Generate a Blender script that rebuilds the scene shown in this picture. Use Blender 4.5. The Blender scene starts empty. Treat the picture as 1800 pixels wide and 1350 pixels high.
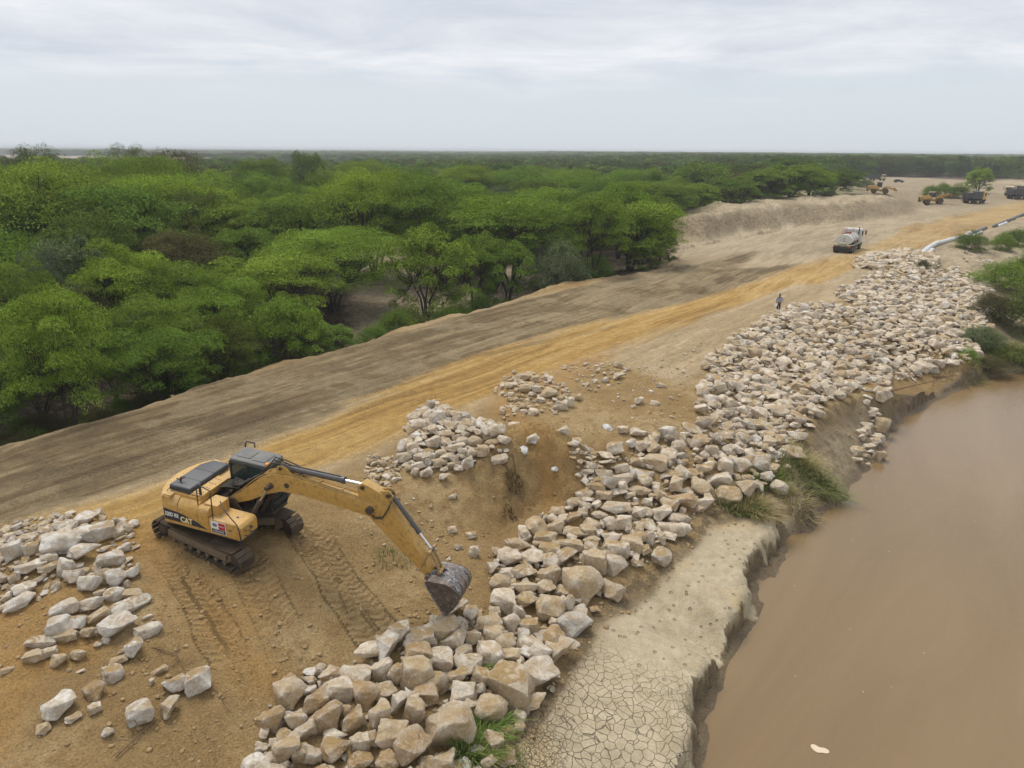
import bpy, bmesh, math, random
import numpy as np
from mathutils import Vector, Matrix, Quaternion
from mathutils.geometry import delaunay_2d_cdt

R = math.radians
scene = bpy.context.scene
col = scene.collection
random.seed(7)
RNG = np.random.default_rng(7)

# ---------------------------------------------------------------- camera
F_PX, W_PX, H_PX = 1200.0, 1800.0, 1350.0
CAM_H = 13.5
PITCH = math.atan(410.5 / F_PX)
ROLL = R(0.38)
cd = bpy.data.cameras.new('camera')
cam = bpy.data.objects.new('camera', cd)
col.objects.link(cam)
cd.sensor_width = 36.0
cd.sensor_fit = 'HORIZONTAL'
cd.lens = F_PX / W_PX * 36.0
cd.clip_start = 0.1
cd.clip_end = 30000
CAM = Vector((0, 0, CAM_H))
cam.matrix_world = Matrix.Translation(CAM) @ Matrix.Rotation(math.pi / 2 - PITCH, 4, 'X') @ Matrix.Rotation(ROLL, 4, 'Z')
scene.camera = cam
cd.dof.use_dof = False

# ---------------------------------------------------------------- sky and sun
SUN_EL, SUN_AZ = R(64), R(-35)      # azimuth: clockwise from +Y
w = bpy.data.worlds.new('World')
scene.world = w
w.use_nodes = True
nt = w.node_tree
nt.nodes.clear()
N = nt.nodes.new
L = nt.links.new
wo = N('ShaderNodeOutputWorld')
bg = N('ShaderNodeBackground')
bg.inputs[1].default_value = 0.104
L(bg.outputs[0], wo.inputs[0])
sky = N('ShaderNodeTexSky')
sky.sky_type = 'NISHITA'
sky.sun_disc = False
sky.sun_elevation = SUN_EL
sky.sun_rotation = SUN_AZ
sky.dust_density = 3.0
sky.air_density = 1.0
tc = N('ShaderNodeTexCoord')
sep = N('ShaderNodeSeparateXYZ')
L(tc.outputs['Generated'], sep.inputs[0])
zz = N('ShaderNodeMath'); zz.operation = 'MAXIMUM'; L(sep.outputs[2], zz.inputs[0]); zz.inputs[1].default_value = 0.0
za = N('ShaderNodeMath'); za.operation = 'ADD'; L(zz.outputs[0], za.inputs[0]); za.inputs[1].default_value = 0.09
dx = N('ShaderNodeMath'); dx.operation = 'DIVIDE'; L(sep.outputs[0], dx.inputs[0]); L(za.outputs[0], dx.inputs[1])
dy = N('ShaderNodeMath'); dy.operation = 'DIVIDE'; L(sep.outputs[1], dy.inputs[0]); L(za.outputs[0], dy.inputs[1])
cx = N('ShaderNodeCombineXYZ'); L(dx.outputs[0], cx.inputs[0]); L(dy.outputs[0], cx.inputs[1])
mp = N('ShaderNodeMapping'); L(cx.outputs[0], mp.inputs[0])
mp.inputs['Scale'].default_value = (0.6, 0.7, 1); mp.inputs['Rotation'].default_value = (0, 0, R(-14))
mp.inputs['Location'].default_value = (3.3, 1.1, 0)
n1 = N('ShaderNodeTexNoise'); L(mp.outputs[0], n1.inputs['Vector'])
n1.inputs['Scale'].default_value = 1.25; n1.inputs['Detail'].default_value = 7; n1.inputs['Roughness'].default_value = 0.62; n1.inputs['Distortion'].default_value = 0.4
r1 = N('ShaderNodeValToRGB'); L(n1.outputs[0], r1.inputs[0])
e = r1.color_ramp.elements
e[0].position = 0.36; e[0].color = (5.75, 6.15, 6.85, 1)
e[1].position = 0.66; e[1].color = (7.7, 7.9, 8.2, 1)
m2 = e = r1.color_ramp.elements.new(0.5); m2.color = (6.6, 6.95, 7.5, 1)
# thinner, clearer band of air low above the horizon, with a ragged lower edge to the cloud deck
n2 = N('ShaderNodeTexNoise'); L(mp.outputs[0], n2.inputs['Vector']); n2.inputs['Scale'].default_value = 1.3; n2.inputs['Detail'].default_value = 2
e1 = N('ShaderNodeMath'); e1.operation = 'MULTIPLY_ADD'; L(n2.outputs[0], e1.inputs[0]); e1.inputs[1].default_value = 0.05; L(sep.outputs[2], e1.inputs[2])
mr = N('ShaderNodeMapRange'); L(e1.outputs[0], mr.inputs[0]); mr.interpolation_type = 'SMOOTHSTEP'
mr.inputs[1].default_value = 0.085; mr.inputs[2].default_value = 0.135; mr.inputs[3].default_value = 0.0; mr.inputs[4].default_value = 1.0
low = N('ShaderNodeMix'); low.data_type = 'RGBA'
low.inputs[0].default_value = 0.88
L(sky.outputs[0], low.inputs[6]); low.inputs[7].default_value = (6.5, 7.1, 7.6, 1)
mx = N('ShaderNodeMix'); mx.data_type = 'RGBA'; L(mr.outputs[0], mx.inputs[0]); L(low.outputs[2], mx.inputs[6]); L(r1.outputs[0], mx.inputs[7])
L(mx.outputs[2], bg.inputs[0])

sd = bpy.data.lights.new('sun', 'SUN')
sd.energy = 2.4
sd.angle = R(24)
sd.color = (1.0, 0.955, 0.88)
sun = bpy.data.objects.new('sun', sd)
col.objects.link(sun)
sdir = Vector((math.sin(SUN_AZ) * math.cos(SUN_EL), math.cos(SUN_AZ) * math.cos(SUN_EL), math.sin(SUN_EL)))
sun.rotation_euler = sdir.to_track_quat('Z', 'Y').to_euler()
sun.location = (0, 0, 60)

scene.view_settings.view_transform = 'Standard'
scene.view_settings.look = 'None'
scene.view_settings.exposure = 0.12
scene.view_settings.gamma = 1.0
scene.view_settings.use_curve_mapping = False
scene.cycles.max_bounces = 4
scene.cycles.diffuse_bounces = 2
scene.cycles.glossy_bounces = 2
scene.cycles.transmission_bounces = 2
scene.cycles.transparent_max_bounces = 8
scene.cycles.volume_bounces = 0
scene.cycles.use_adaptive_sampling = True
scene.cycles.adaptive_threshold = 0.02

# ---------------------------------------------------------------- helpers: projection of survey points to the ground plane
_M = cam.matrix_world.to_3x3()
def ray(u, v):
    d = _M @ Vector(((u - W_PX / 2) / F_PX, -(v - H_PX / 2) / F_PX, -1.0))
    return d.normalized()
def at(u, v, z=0.0):
    d = ray(u, v)
    k = (z - CAM_H) / d.z
    return Vector((d.x * k, d.y * k, z))
def at_d(u, v, dist):
    d = ray(u, v)
    k = dist / math.hypot(d.x, d.y)
    return Vector((d.x * k, d.y * k, CAM_H + d.z * k))
_Mi = np.array(_M.transposed())
def pix(P):
    P = np.atleast_2d(np.asarray(P, float)) - np.array([0, 0, CAM_H])
    q = P @ _Mi.T
    return np.stack([W_PX / 2 + F_PX * q[:, 0] / -q[:, 2], H_PX / 2 - F_PX * q[:, 1] / -q[:, 2]], 1)

# ---------------------------------------------------------------- helpers: noise
def _hash(ix, iy, seed):
    h = (ix.astype(np.int64) * 374761393 + iy.astype(np.int64) * 668265263 + seed * 1442695041) & 0xffffffff
    h = ((h ^ (h >> 13)) * 1274126177) & 0xffffffff
    h = h ^ (h >> 16)
    return (h & 0xffffff) / float(0xffffff)
def vnoise(x, y, seed=0):
    x = np.asarray(x, float); y = np.asarray(y, float)
    ix = np.floor(x); iy = np.floor(y)
    fx = x - ix; fy = y - iy
    fx = fx * fx * (3 - 2 * fx); fy = fy * fy * (3 - 2 * fy)
    a = _hash(ix, iy, seed); b = _hash(ix + 1, iy, seed); c = _hash(ix, iy + 1, seed); d = _hash(ix + 1, iy + 1, seed)
    return (a * (1 - fx) + b * fx) * (1 - fy) + (c * (1 - fx) + d * fx) * fy - 0.5
def fbm(x, y, scale, octv=4, seed=0, rough=0.5):
    r = 0; amp = 1.0; f = 1.0 / scale; tot = 0
    for i in range(octv):
        r = r + amp * vnoise(np.asarray(x) * f + 13.7 * i, np.asarray(y) * f - 7.1 * i, seed + i); tot += amp
        amp *= rough; f *= 2.03
    return r / tot
def sstep(a, b, x):
    t = np.clip((x - a) / (b - a), 0, 1)
    return t * t * (3 - 2 * t)

# ---------------------------------------------------------------- helpers: objects
def tag(o, label=None, cat=None, group=None, kind=None):
    if label: o['label'] = label
    if cat: o['category'] = cat
    if group: o['group'] = group
    if kind: o['kind'] = kind
    return o
def empty(name, loc=(0, 0, 0), rz=0.0, parent=None):
    o = bpy.data.objects.new(name, None)
    col.objects.link(o)
    o.empty_display_size = 0.3
    o.location = loc
    o.rotation_euler = (0, 0, rz)
    if parent: o.parent = parent
    return o
def link_mesh(name, me, parent=None):
    o = bpy.data.objects.new(name, me)
    col.objects.link(o)
    if parent: o.parent = parent
    return o
def copy_tree(o, parent=None):
    c = o.copy(); col.objects.link(c)
    if parent is not None: c.parent = parent
    for ch in list(o.children): copy_tree(ch, c)
    return c
def fast_mesh(name, V, Fq, smooth=False):
    """V (n,3), Fq (m,k) arrays of one polygon size."""
    me = bpy.data.meshes.new(name)
    V = np.asarray(V, np.float32); Fq = np.asarray(Fq, np.int32)
    m, k = Fq.shape
    me.vertices.add(len(V)); me.vertices.foreach_set('co', V.ravel())
    me.loops.add(m * k); me.loops.foreach_set('vertex_index', Fq.ravel())
    me.polygons.add(m)
    me.polygons.foreach_set('loop_start', np.arange(0, m * k, k, dtype=np.int32))
    me.polygons.foreach_set('loop_total', np.full(m, k, np.int32))
    if smooth: me.polygons.foreach_set('use_smooth', np.ones(m, bool))
    me.update(calc_edges=True)
    return me
def fattr(me, name, arr, domain='POINT'):
    a = me.attributes.new(name, 'FLOAT', domain)
    a.data.foreach_set('value', np.asarray(arr, np.float32).ravel())

class MB:
    """collects shapes, then links them as ONE mesh object"""
    def __init__(s): s.bm = bmesh.new(); s.M = Matrix()
    def _v(s, pts): return [s.bm.verts.new(s.M @ Vector(p)) for p in pts]
    def face(s, pts):
        return s.bm.faces.new(s._v(pts))
    def box(s, c, d, rot=None, bevel=0.0, taper=None):
        hx, hy, hz = d[0] / 2, d[1] / 2, d[2] / 2
        tx, ty = taper or (1, 1)
        pts = [(-hx, -hy, -hz), (hx, -hy, -hz), (hx, hy, -hz), (-hx, hy, -hz), (-hx * tx, -hy * ty, hz), (hx * tx, -hy * ty, hz), (hx * tx, hy * ty, hz), (-hx * tx, hy * ty, hz)]
        if rot is not None: pts = [rot @ Vector(p) for p in pts]
        vs = s._v([Vector(p) + Vector(c) for p in pts])
        fs = [s.bm.faces.new([vs[i] for i in f]) for f in ((0, 3, 2, 1), (4, 5, 6, 7), (0, 1, 5, 4), (1, 2, 6, 5), (2, 3, 7, 6), (3, 0, 4, 7))]
        if bevel > 0: s._bev(fs, bevel)
        return s
    def _bev(s, fs, b, seg=2):
        ed = list({e for f in fs for e in f.edges})
        bmesh.ops.bevel(s.bm, geom=ed, offset=b, segments=seg, profile=0.6, affect='EDGES', clamp_overlap=True)
    def prism(s, prof, y0, y1, axis='Y', bevel=0.0, seg=2):
        """prof: list of 2-D points (a,b); extruded along axis. axis Y: (x,z); X: (y,z); Z: (x,y)"""
        def mk(p, t):
            if axis == 'Y': return (p[0], t, p[1])
            if axis == 'X': return (t, p[0], p[1])
            return (p[0], p[1], t)
        a = s._v([mk(p, y0) for p in prof]); b = s._v([mk(p, y1) for p in prof])
        n = len(prof)
        fs = [s.bm.faces.new(a), s.bm.faces.new(b[::-1])]
        for i in range(n): fs.append(s.bm.faces.new([a[i], b[i], b[(i + 1) % n], a[(i + 1) % n]][::-1]))
        if bevel > 0: s._bev(fs, bevel, seg)
        return s
    def cyl(s, p0, p1, r, n=12, r2=None, caps=True):
        p0 = Vector(p0); p1 = Vector(p1); ax = (p1 - p0).normalized()
        q = ax.to_track_quat('Z', 'Y'); r2 = r if r2 is None else r2
        A = s._v([p0 + q @ Vector((r * math.cos(2 * math.pi * i / n), r * math.sin(2 * math.pi * i / n), 0)) for i in range(n)])
        B = s._v([p1 + q @ Vector((r2 * math.cos(2 * math.pi * i / n), r2 * math.sin(2 * math.pi * i / n), 0)) for i in range(n)])
        for i in range(n): s.bm.faces.new([A[i], A[(i + 1) % n], B[(i + 1) % n], B[i]])
        if caps: s.bm.faces.new(A[::-1]); s.bm.faces.new(B)
        return s
    def tube(s, pts, r, n=6, closed=False, radii=None):
        pts = [Vector(p) for p in pts]; m = len(pts); rings = []
        up = Vector((0, 0, 1)); prev = None
        for i, p in enumerate(pts):
            a = pts[max(0, i - 1)] if not closed else pts[(i - 1) % m]; b = pts[min(m - 1, i + 1)] if not closed else pts[(i + 1) % m]
            t = (b - a)
            t = t.normalized() if t.length > 1e-9 else Vector((1, 0, 0))
            if prev is None:
                nrm = t.cross(up)
                if nrm.length < 1e-3: nrm = t.cross(Vector((1, 0, 0)))
            else: nrm = prev - t * prev.dot(t)
            nrm.normalize(); prev = nrm; bn = t.cross(nrm)
            rr = radii[i] if radii else r
            rings.append(s._v([p + (nrm * math.cos(2 * math.pi * k / n) + bn * math.sin(2 * math.pi * k / n)) * rr for k in range(n)]))
        for i in range(m if closed else m - 1):
            A = rings[i]; B = rings[(i + 1) % m]
            for k in range(n): s.bm.faces.new([A[k], A[(k + 1) % n], B[(k + 1) % n], B[k]])
        if not closed: s.bm.faces.new(rings[0][::-1]); s.bm.faces.new(rings[-1])
        return s
    def lathe(s, prof, n=16, c=(0, 0, 0), axis='Y'):
        """prof (r, h) closed to the axis at both ends"""
        rings = []
        for r, h in prof:
            ring = []
            for k in range(n):
                a = 2 * math.pi * k / n; x = r * math.cos(a); y = r * math.sin(a)
                p = {'Y': (x, h, y), 'Z': (x, y, h), 'X': (h, x, y)}[axis]
                ring.append(Vector(p) + Vector(c))
            rings.append(s._v(ring))
        for A, B in zip(rings, rings[1:]):
            for k in range(n): s.bm.faces.new([A[k], A[(k + 1) % n], B[(k + 1) % n], B[k]])
        s.bm.faces.new(rings[0][::-1]); s.bm.faces.new(rings[-1])
        return s
    def ball(s, c, r, sc=(1, 1, 1), sub=2):
        res = bmesh.ops.create_icosphere(s.bm, subdivisions=sub, radius=r)
        for v in res['verts']:
            v.co = s.M @ (Vector((v.co.x * sc[0], v.co.y * sc[1], v.co.z * sc[2])) + Vector(c))
        return s
    def build(s, name, mat, parent=None, smooth=None):
        bmesh.ops.recalc_face_normals(s.bm, faces=s.bm.faces)
        me = bpy.data.meshes.new(name)
        s.bm.to_mesh(me); s.bm.free()
        me.materials.append(mat)
        if smooth:
            me.polygons.foreach_set('use_smooth', np.ones(len(me.polygons), bool))
            me.update()
            if smooth is not True: me.set_sharp_from_angle(angle=R(smooth))
        return link_mesh(name, me, parent)

# ---------------------------------------------------------------- helpers: materials
class NT:
    def __init__(s, name):
        s.m = bpy.data.materials.new(name); s.m.use_nodes = True
        s.t = s.m.node_tree; s.t.nodes.clear()
        s.out = s.t.nodes.new('ShaderNodeOutputMaterial')
    def n(s, typ, **kw):
        x = s.t.nodes.new('ShaderNode' + typ)
        for k, v in kw.items(): setattr(x, k, v)
        return x
    def l(s, a, b): s.t.links.new(a, b); return b
    def set(s, sock, val):
        if hasattr(val, 'is_output'): s.t.links.new(val, sock)
        elif isinstance(val, (tuple, list)) and len(val) == 3 and sock.type == 'RGBA': sock.default_value = (*val, 1)
        else: sock.default_value = val
    def mix(s, f, a, b, blend='MIX', clamp=False):
        x = s.n('Mix', data_type='RGBA', blend_type=blend); x.clamp_result = clamp
        s.set(x.inputs[0], f); s.set(x.inputs[6], a); s.set(x.inputs[7], b)
        return x.outputs[2]
    def math(s, op, a, b=0.0, c=None, clamp=False):
        x = s.n('Math', operation=op); x.use_clamp = clamp
        s.set(x.inputs[0], a); s.set(x.inputs[1], b)
        if c is not None: s.set(x.inputs[2], c)
        return x.outputs[0]
    def noise(s, vec=None, scale=5, detail=4, rough=0.55, dist=0.0, out=0):
        x = s.n('TexNoise')
        if vec is not None: s.l(vec, x.inputs['Vector'])
        x.inputs['Scale'].default_value = scale; x.inputs['Detail'].default_value = detail
        x.inputs['Roughness'].default_value = rough; x.inputs['Distortion'].default_value = dist
        return x.outputs[out]
    def voro(s, vec=None, scale=5, feature='F1', rand=1.0, out=0):
        x = s.n('TexVoronoi', feature=feature)
        if vec is not None: s.l(vec, x.inputs['Vector'])
        x.inputs['Scale'].default_value = scale; x.inputs['Randomness'].default_value = rand
        return x.outputs[out]
    def ramp(s, f, stops, interp='LINEAR'):
        x = s.n('ValToRGB'); s.set(x.inputs[0], f); cr = x.color_ramp; cr.interpolation = interp
        while len(cr.elements) < len(stops): cr.elements.new(0.5)
        for e, (p, c) in zip(cr.elements, stops):
            e.position = p; e.color = (c, c, c, 1) if isinstance(c, (int, float)) else (*c, 1)
        return x.outputs[0]
    def rng(s, v, a, b, c=0.0, d=1.0, smooth=True):
        x = s.n('MapRange'); x.interpolation_type = 'SMOOTHSTEP' if smooth else 'LINEAR'
        s.set(x.inputs[0], v); x.inputs[1].default_value = a; x.inputs[2].default_value = b; x.inputs[3].default_value = c; x.inputs[4].default_value = d
        return x.outputs[0]
    def attr(s, name): x = s.n('Attribute', attribute_name=name); return x.outputs['Fac']
    def obj(s): return s.n('TexCoord').outputs['Object']
    def map(s, vec, scale=(1, 1, 1), rot=(0, 0, 0), loc=(0, 0, 0)):
        x = s.n('Mapping'); s.l(vec, x.inputs[0]); x.inputs['Scale'].default_value = scale; x.inputs['Rotation'].default_value = rot; x.inputs['Location'].default_value = loc
        return x.outputs[0]
    def bump(s, h, strength=0.5, dist=0.1, normal=None):
        x = s.n('Bump'); s.set(x.inputs['Height'], h); x.inputs['Strength'].default_value = strength; x.inputs['Distance'].default_value = dist
        if normal is not None: s.l(normal, x.inputs['Normal'])
        return x.outputs[0]
    def pbr(s, color, rough=0.9, metal=0.0, normal=None, spec=0.3):
        b = s.n('BsdfPrincipled')
        s.set(b.inputs['Base Color'], color); s.set(b.inputs['Roughness'], rough); s.set(b.inputs['Metallic'], metal)
        b.inputs['Specular IOR Level'].default_value = spec
        if normal is not None: s.l(normal, b.inputs['Normal'])
        s.l(b.outputs[0], s.out.inputs[0])
        return s.m
# ---------------------------------------------------------------- terrain: a survey of the site turned into a triangulated height field
WATER_Z = -3.5
L2 = [(0, 785), (95, 760), (190, 735), (270, 705), (330, 685), (420, 660), (470, 642), (560, 625), (650, 600), (700, 577), (760, 562), (800, 553), (900, 528), (960, 506), (1000, 495), (1100, 483), (1180, 470), (1200, 466)]
L2w = [at(u, v, 0.15) for u, v in L2]
_d = (L2w[-1] - L2w[0]); _d.z = 0; _d.normalize()
SD = _d                                     # along the road
TD = Vector((_d.y, -_d.x, 0))               # across it, towards the river
ANG = math.atan2(SD.y, SD.x)
L2w = [L2w[0] - SD * 60, L2w[0] - SD * 25] + L2w
pts = []; edges = []
def addline(P):
    i0 = len(pts)
    for p in P: pts.append((p[0], p[1], p[2]))
    for i in range(len(P) - 1): edges.append((i0 + i, i0 + i + 1))
def addpix(lst): addline([at(*p) for p in lst])
def addp(u, v, z): p = at(u, v, z); pts.append((p.x, p.y, z))
addline([(p.x, p.y, 0.12) for p in L2w])
addline([(p.x - TD.x * 2.6, p.y - TD.y * 2.6, -2.5) for p in L2w[:-3]])
addline([(p.x - TD.x * 12, p.y - TD.y * 12, -2.9) for p in L2w[:-3]])
# bare bank and plateau beyond the road
bank_top = [(1175, 392, 1.2), (1196, 384, 2.9), (1240, 377, 3.5), (1300, 369, 3.5), (1370, 363, 3.4), (1440, 358, 3.4), (1490, 358, 3.2), (1530, 350, 3.6), (1560, 348, 3.6), (1590, 352, 2.6), (1612, 362, 0.5)]
bank_foot = [(1180, 452, -0.6), (1200, 440, -0.5), (1240, 427, -0.4), (1300, 411, -0.2), (1380, 401, 0.0), (1450, 393, 0.1), (1540, 387, 0.1), (1600, 378, 0.2), (1625, 364, 0.2)]
addpix(bank_top); addpix(bank_foot)
for p in [(1180, 372, 1.5), (1250, 360, 3.5), (1340, 347, 3.5), (1430, 335, 3.4), (1500, 329, 2.6), (1560, 338, 2.4), (1590, 335, 0.6), (1300, 430, -0.3), (1240, 447, -0.3), (1400, 415, 0.1), (1330, 355, 3.5), (1450, 345, 3.4)]: addp(*p)
for p in [(1560, 322, 0.3), (1640, 322, 0.3), (1760, 330, 0.3), (1800, 345, 0.2), (1900, 345, 0.2), (1690, 340, 0.2), (1500, 318, 0.8), (1460, 305, 0.0), (1100, 330, -2.0), (1150, 400, -2.4), (1000, 400, -2.8), (700, 450, -2.9), (1110, 440, -2.6), (1150, 462, -1.4)]: addp(*p)
# road surface
for p in [(100, 850, .12), (200, 800, .15), (300, 790, .15), (0, 880, .1), (500, 700, .15), (600, 720, .15), (800, 620, .15), (900, 660, .15), (1100, 560, .15), (1200, 520, .15), (1200, 600, .12), (1400, 480, .15),
          (1350, 440, .1), (1500, 420, .15), (1600, 400, .18), (1700, 370, .2), (1500, 460, .15), (-200, 900, .1), (-400, 900, 0.1), (1600, 430, .15), (1620, 442, .15)]: addp(*p)
# excavator stand: a gently tilting patch
EX = Vector((-10.36, 21.99, 0.0)); EX_TA, EX_TB = R(4.0), R(2.8)
def ex_plane(x, y): return (y - EX.y) * math.tan(EX_TA) - (x - EX.x) * math.tan(EX_TB)
for dx_, dy_ in ((-2.8, 0.6), (-1.6, 2.4), (1.2, 2.2), (2.9, 0.2), (1.6, -2.6), (0.2, -2.8), (-2.9, -1), (0, 0), (-1.5, -2.2)):
    x, y = EX.x + dx_, EX.y + dy_
    pts.append((x, y, ex_plane(x, y)))
# foreground left
for p in [(0, 960, .05), (110, 930, .25), (200, 930, .15), (120, 1000, .1), (0, 1040, .0), (230, 1010, -.1), (60, 1130, -.15), (200, 1100, -.35), (0, 1250, -.5), (100, 1350, -.9), (250, 1230, -.8), (330, 1130, -.6), (400, 1350, -1.5), (350, 1250, -1.2),
          (450, 1100, -.8), (480, 1200, -1.3), (560, 1000, -.55), (620, 1100, -1.15), (700, 1000, -1.2), (650, 900, -.25), (600, 800, .1), (560, 850, .0), (780, 1090, -1.6), (700, 880, -.3), (720, 940, -1.0), (620, 960, -.6),
          (-150, 1350, -.9), (-250, 1100, 0), (-250, 1350, -0.9), (200, 1500, -1.2), (450, 1500, -1.8)]: addp(*p)
# dirt spur in the middle with a steep face
addpix([(700, 830, .0), (760, 815, .1), (810, 815, .15), (865, 788, .8), (925, 757, 1.4), (972, 768, 1.1), (1006, 800, .5), (1030, 835, -.5)])
addpix([(740, 920, -1.1), (790, 945, -1.6), (840, 950, -1.9), (895, 925, -2.0), (950, 892, -1.8), (1000, 876, -1.5), (1030, 870, -1.3)])
for p in [(930, 740, .3), (1000, 740, .25), (850, 700, .2), (800, 740, .3), (780, 770, .35), (950, 690, .3), (1060, 690, .25), (1100, 740, .1), (1180, 700, .1), (1070, 660, .3), (1060, 790, -.15), (1160, 760, -.1)]: addp(*p)
# crest of the rock slope
addpix([(1040, 810, -.45), (1100, 785, -.4), (1160, 775, -.35), (1225, 745, -.2), (1240, 690, 0), (1250, 640, .08), (1300, 592, .1), (1370, 556, .12), (1480, 525, .15), (1560, 480, .12), (1630, 462, .1), (1690, 430, .1), (1740, 405, .1), (1800, 384, .1), (1900, 350, .1), (2050, 320, .1)])
for p in [(1080, 880, -1.2), (1150, 840, -1.0), (1280, 720, -.8), (1330, 680, -.8), (1400, 620, -.6), (1500, 580, -.5), (1600, 540, -.5), (1300, 790, -1.2), (870, 980, -1.6), (950, 950, -1.6), (700, 1120, -1.5), (820, 1090, -1.7), (560, 1170, -1.5), (480, 1290, -1.7), (600, 1350, -1.9), (450, 1400, -1.7), (400, 1600, -1.9)]: addp(*p)
# toe of the rocks, then the dried mud flat, its broken edge and the river
toe = [(500, 1800, -2.2), (780, 1500, -2.25), (870, 1350, -2.25), (930, 1250, -2.25), (1010, 1160, -2.25), (1060, 1050, -2.2), (1150, 1000, -2.15), (1190, 950, -2.1), (1250, 915, -2.1), (1330, 870, -2.0), (1370, 830, -1.7), (1400, 785, -1.5), (1430, 745, -1.3), (1480, 710, -1.2), (1560, 688, -1.3), (1640, 665, -1.5), (1700, 640, -1.9), (1735, 600, -2.0), (1750, 560, -1.7), (1755, 525, -1.4)]
addpix(toe)
edge = [(900, 1800, -2.5), (1100, 1500, -2.5), (1190, 1350, -2.45), (1215, 1290, -2.45), (1232, 1200, -2.45), (1242, 1160, -2.45), (1268, 1140, -2.45), (1295, 1080, -2.4), (1315, 1040, -2.4), (1322, 985, -2.4), (1345, 950, -2.4), (1365, 905, -2.4), (1420, 885, -2.5), (1470, 858, -2.6)]
edge2 = [at(*p) for p in edge]
addline(edge2)
water_edge = [(930, 1800), (1130, 1500), (1225, 1350), (1250, 1250), (1275, 1170), (1310, 1110), (1345, 1040), (1372, 985), (1405, 945), (1440, 905), (1492, 872), (1500, 850), (1545, 815), (1560, 770), (1600, 730), (1650, 700), (1690, 683), (1720, 672), (1760, 664), (1800, 655), (1880, 640), (2000, 615), (2200, 560)]
we = [at(u, v, WATER_Z) for u, v in water_edge]
foot = [Vector((p.x + TD.x * 0.32, p.y + TD.y * 0.32, -3.22)) for p in edge2]
addline(foot)
addline([(p.x - TD.x * 0.12, p.y - TD.y * 0.12, WATER_Z - 0.04) for p in we])
addline([(p.x + TD.x * 3, p.y + TD.y * 3, -4.2) for p in we])
addline([(p.x + TD.x * 30, p.y + TD.y * 30 - 12, -4.6) for p in we])
for p in [(1500, 780, -2.7), (1480, 750, -2.2), (1540, 730, -2.4), (1600, 700, -2.7), (1680, 668, -3.0), (1740, 650, -3.1), (1800, 635, -3.2), (1760, 610, -2.9), (1800, 590, -3.1), (1720, 480, -1.0), (1800, 540, -2.2), (1800, 480, -1.6), (1800, 430, -1.0),
          (1650, 490, -.3), (1700, 450, -.4), (1760, 420, -.5), (1900, 480, -2.4), (2000, 560, -3.2), (2000, 430, -2.2), (2000, 380, -1.2)]: addp(*p)
for x, y, z in [(-400, 40, -2.9), (-400, 400, -2.9), (-100, 140, -2.9), (0, 420, -2.8), (400, 420, -2.0), (200, 300, -1.0), (300, 200, -2.5), (400, 0, -4.6), (-400, -60, -2.9), (-60, -60, -1), (0, -60, -2), (400, -60, -4.6), (60, 180, -2.9), (-30, 100, -2.9), (30, 30, -4.6), (150, 40, -4.6)]:
    pts.append((x, y, z))
P2 = [Vector((p[0], p[1])) for p in pts]
res = delaunay_2d_cdt(P2, edges, [], 0, 1e-4)
TV, TF, src = res[0], res[2], res[3]
tz = []
for v, o in zip(TV, src):
    if o: tz.append(pts[o[0]][2])
    else:
        d = sorted(((v.x - p[0]) ** 2 + (v.y - p[1]) ** 2, p[2]) for p in pts)[:2]
        a = math.sqrt(d[0][0]) + 1e-9; b = math.sqrt(d[1][0]) + 1e-9
        tz.append((d[0][1] / a + d[1][1] / b) / (1 / a + 1 / b))
RX0, RX1, RY0, RY1, RC = -70.0, 150.0, -10.0, 330.0, 0.2
gx = np.arange(RX0, RX1 + RC / 2, RC); gy = np.arange(RY0, RY1 + RC / 2, RC)
HR = np.full((len(gy), len(gx)), -2.9)
for f in TF:
    a, b, c = [np.array([TV[i].x, TV[i].y, tz[i]]) for i in f]
    i0, i1 = np.searchsorted(gx, min(a[0], b[0], c[0]) - 1e-6), np.searchsorted(gx, max(a[0], b[0], c[0]) + 1e-6)
    j0, j1 = np.searchsorted(gy, min(a[1], b[1], c[1]) - 1e-6), np.searchsorted(gy, max(a[1], b[1], c[1]) + 1e-6)
    if i0 >= i1 or j0 >= j1: continue
    X, Y = np.meshgrid(gx[i0:i1], gy[j0:j1])
    det = (b[0] - a[0]) * (c[1] - a[1]) - (c[0] - a[0]) * (b[1] - a[1])
    if abs(det) < 1e-9: continue
    l1 = ((X - a[0]) * (c[1] - a[1]) - (c[0] - a[0]) * (Y - a[1])) / det
    l2 = ((b[0] - a[0]) * (Y - a[1]) - (X - a[0]) * (b[1] - a[1])) / det
    ins = (l1 >= -1e-6) & (l2 >= -1e-6) & (l1 + l2 <= 1 + 1e-6)
    Z = a[2] + l1 * (b[2] - a[2]) + l2 * (c[2] - a[2])
    sub = HR[j0:j1, i0:i1]; sub[ins] = Z[ins]
def blur(A, r):
    k = np.ones(2 * r + 1) / (2 * r + 1)
    for ax in (0, 1):
        P = np.concatenate([np.repeat(A.take([0], ax), r, ax), A, np.repeat(A.take([-1], ax), r, ax)], ax)
        cs = np.cumsum(P, ax); z = np.zeros_like(cs.take([0], ax)); cs = np.concatenate([z, cs], ax)
        n = A.shape[ax]
        A = (cs.take(range(2 * r + 1, 2 * r + 1 + n), ax) - cs.take(range(0, n), ax)) / (2 * r + 1)
    return A
HS = blur(blur(HR, 2), 2)      # soft ground
HS2 = blur(HR, 1)              # crisp ground: near the cut bank
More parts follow.
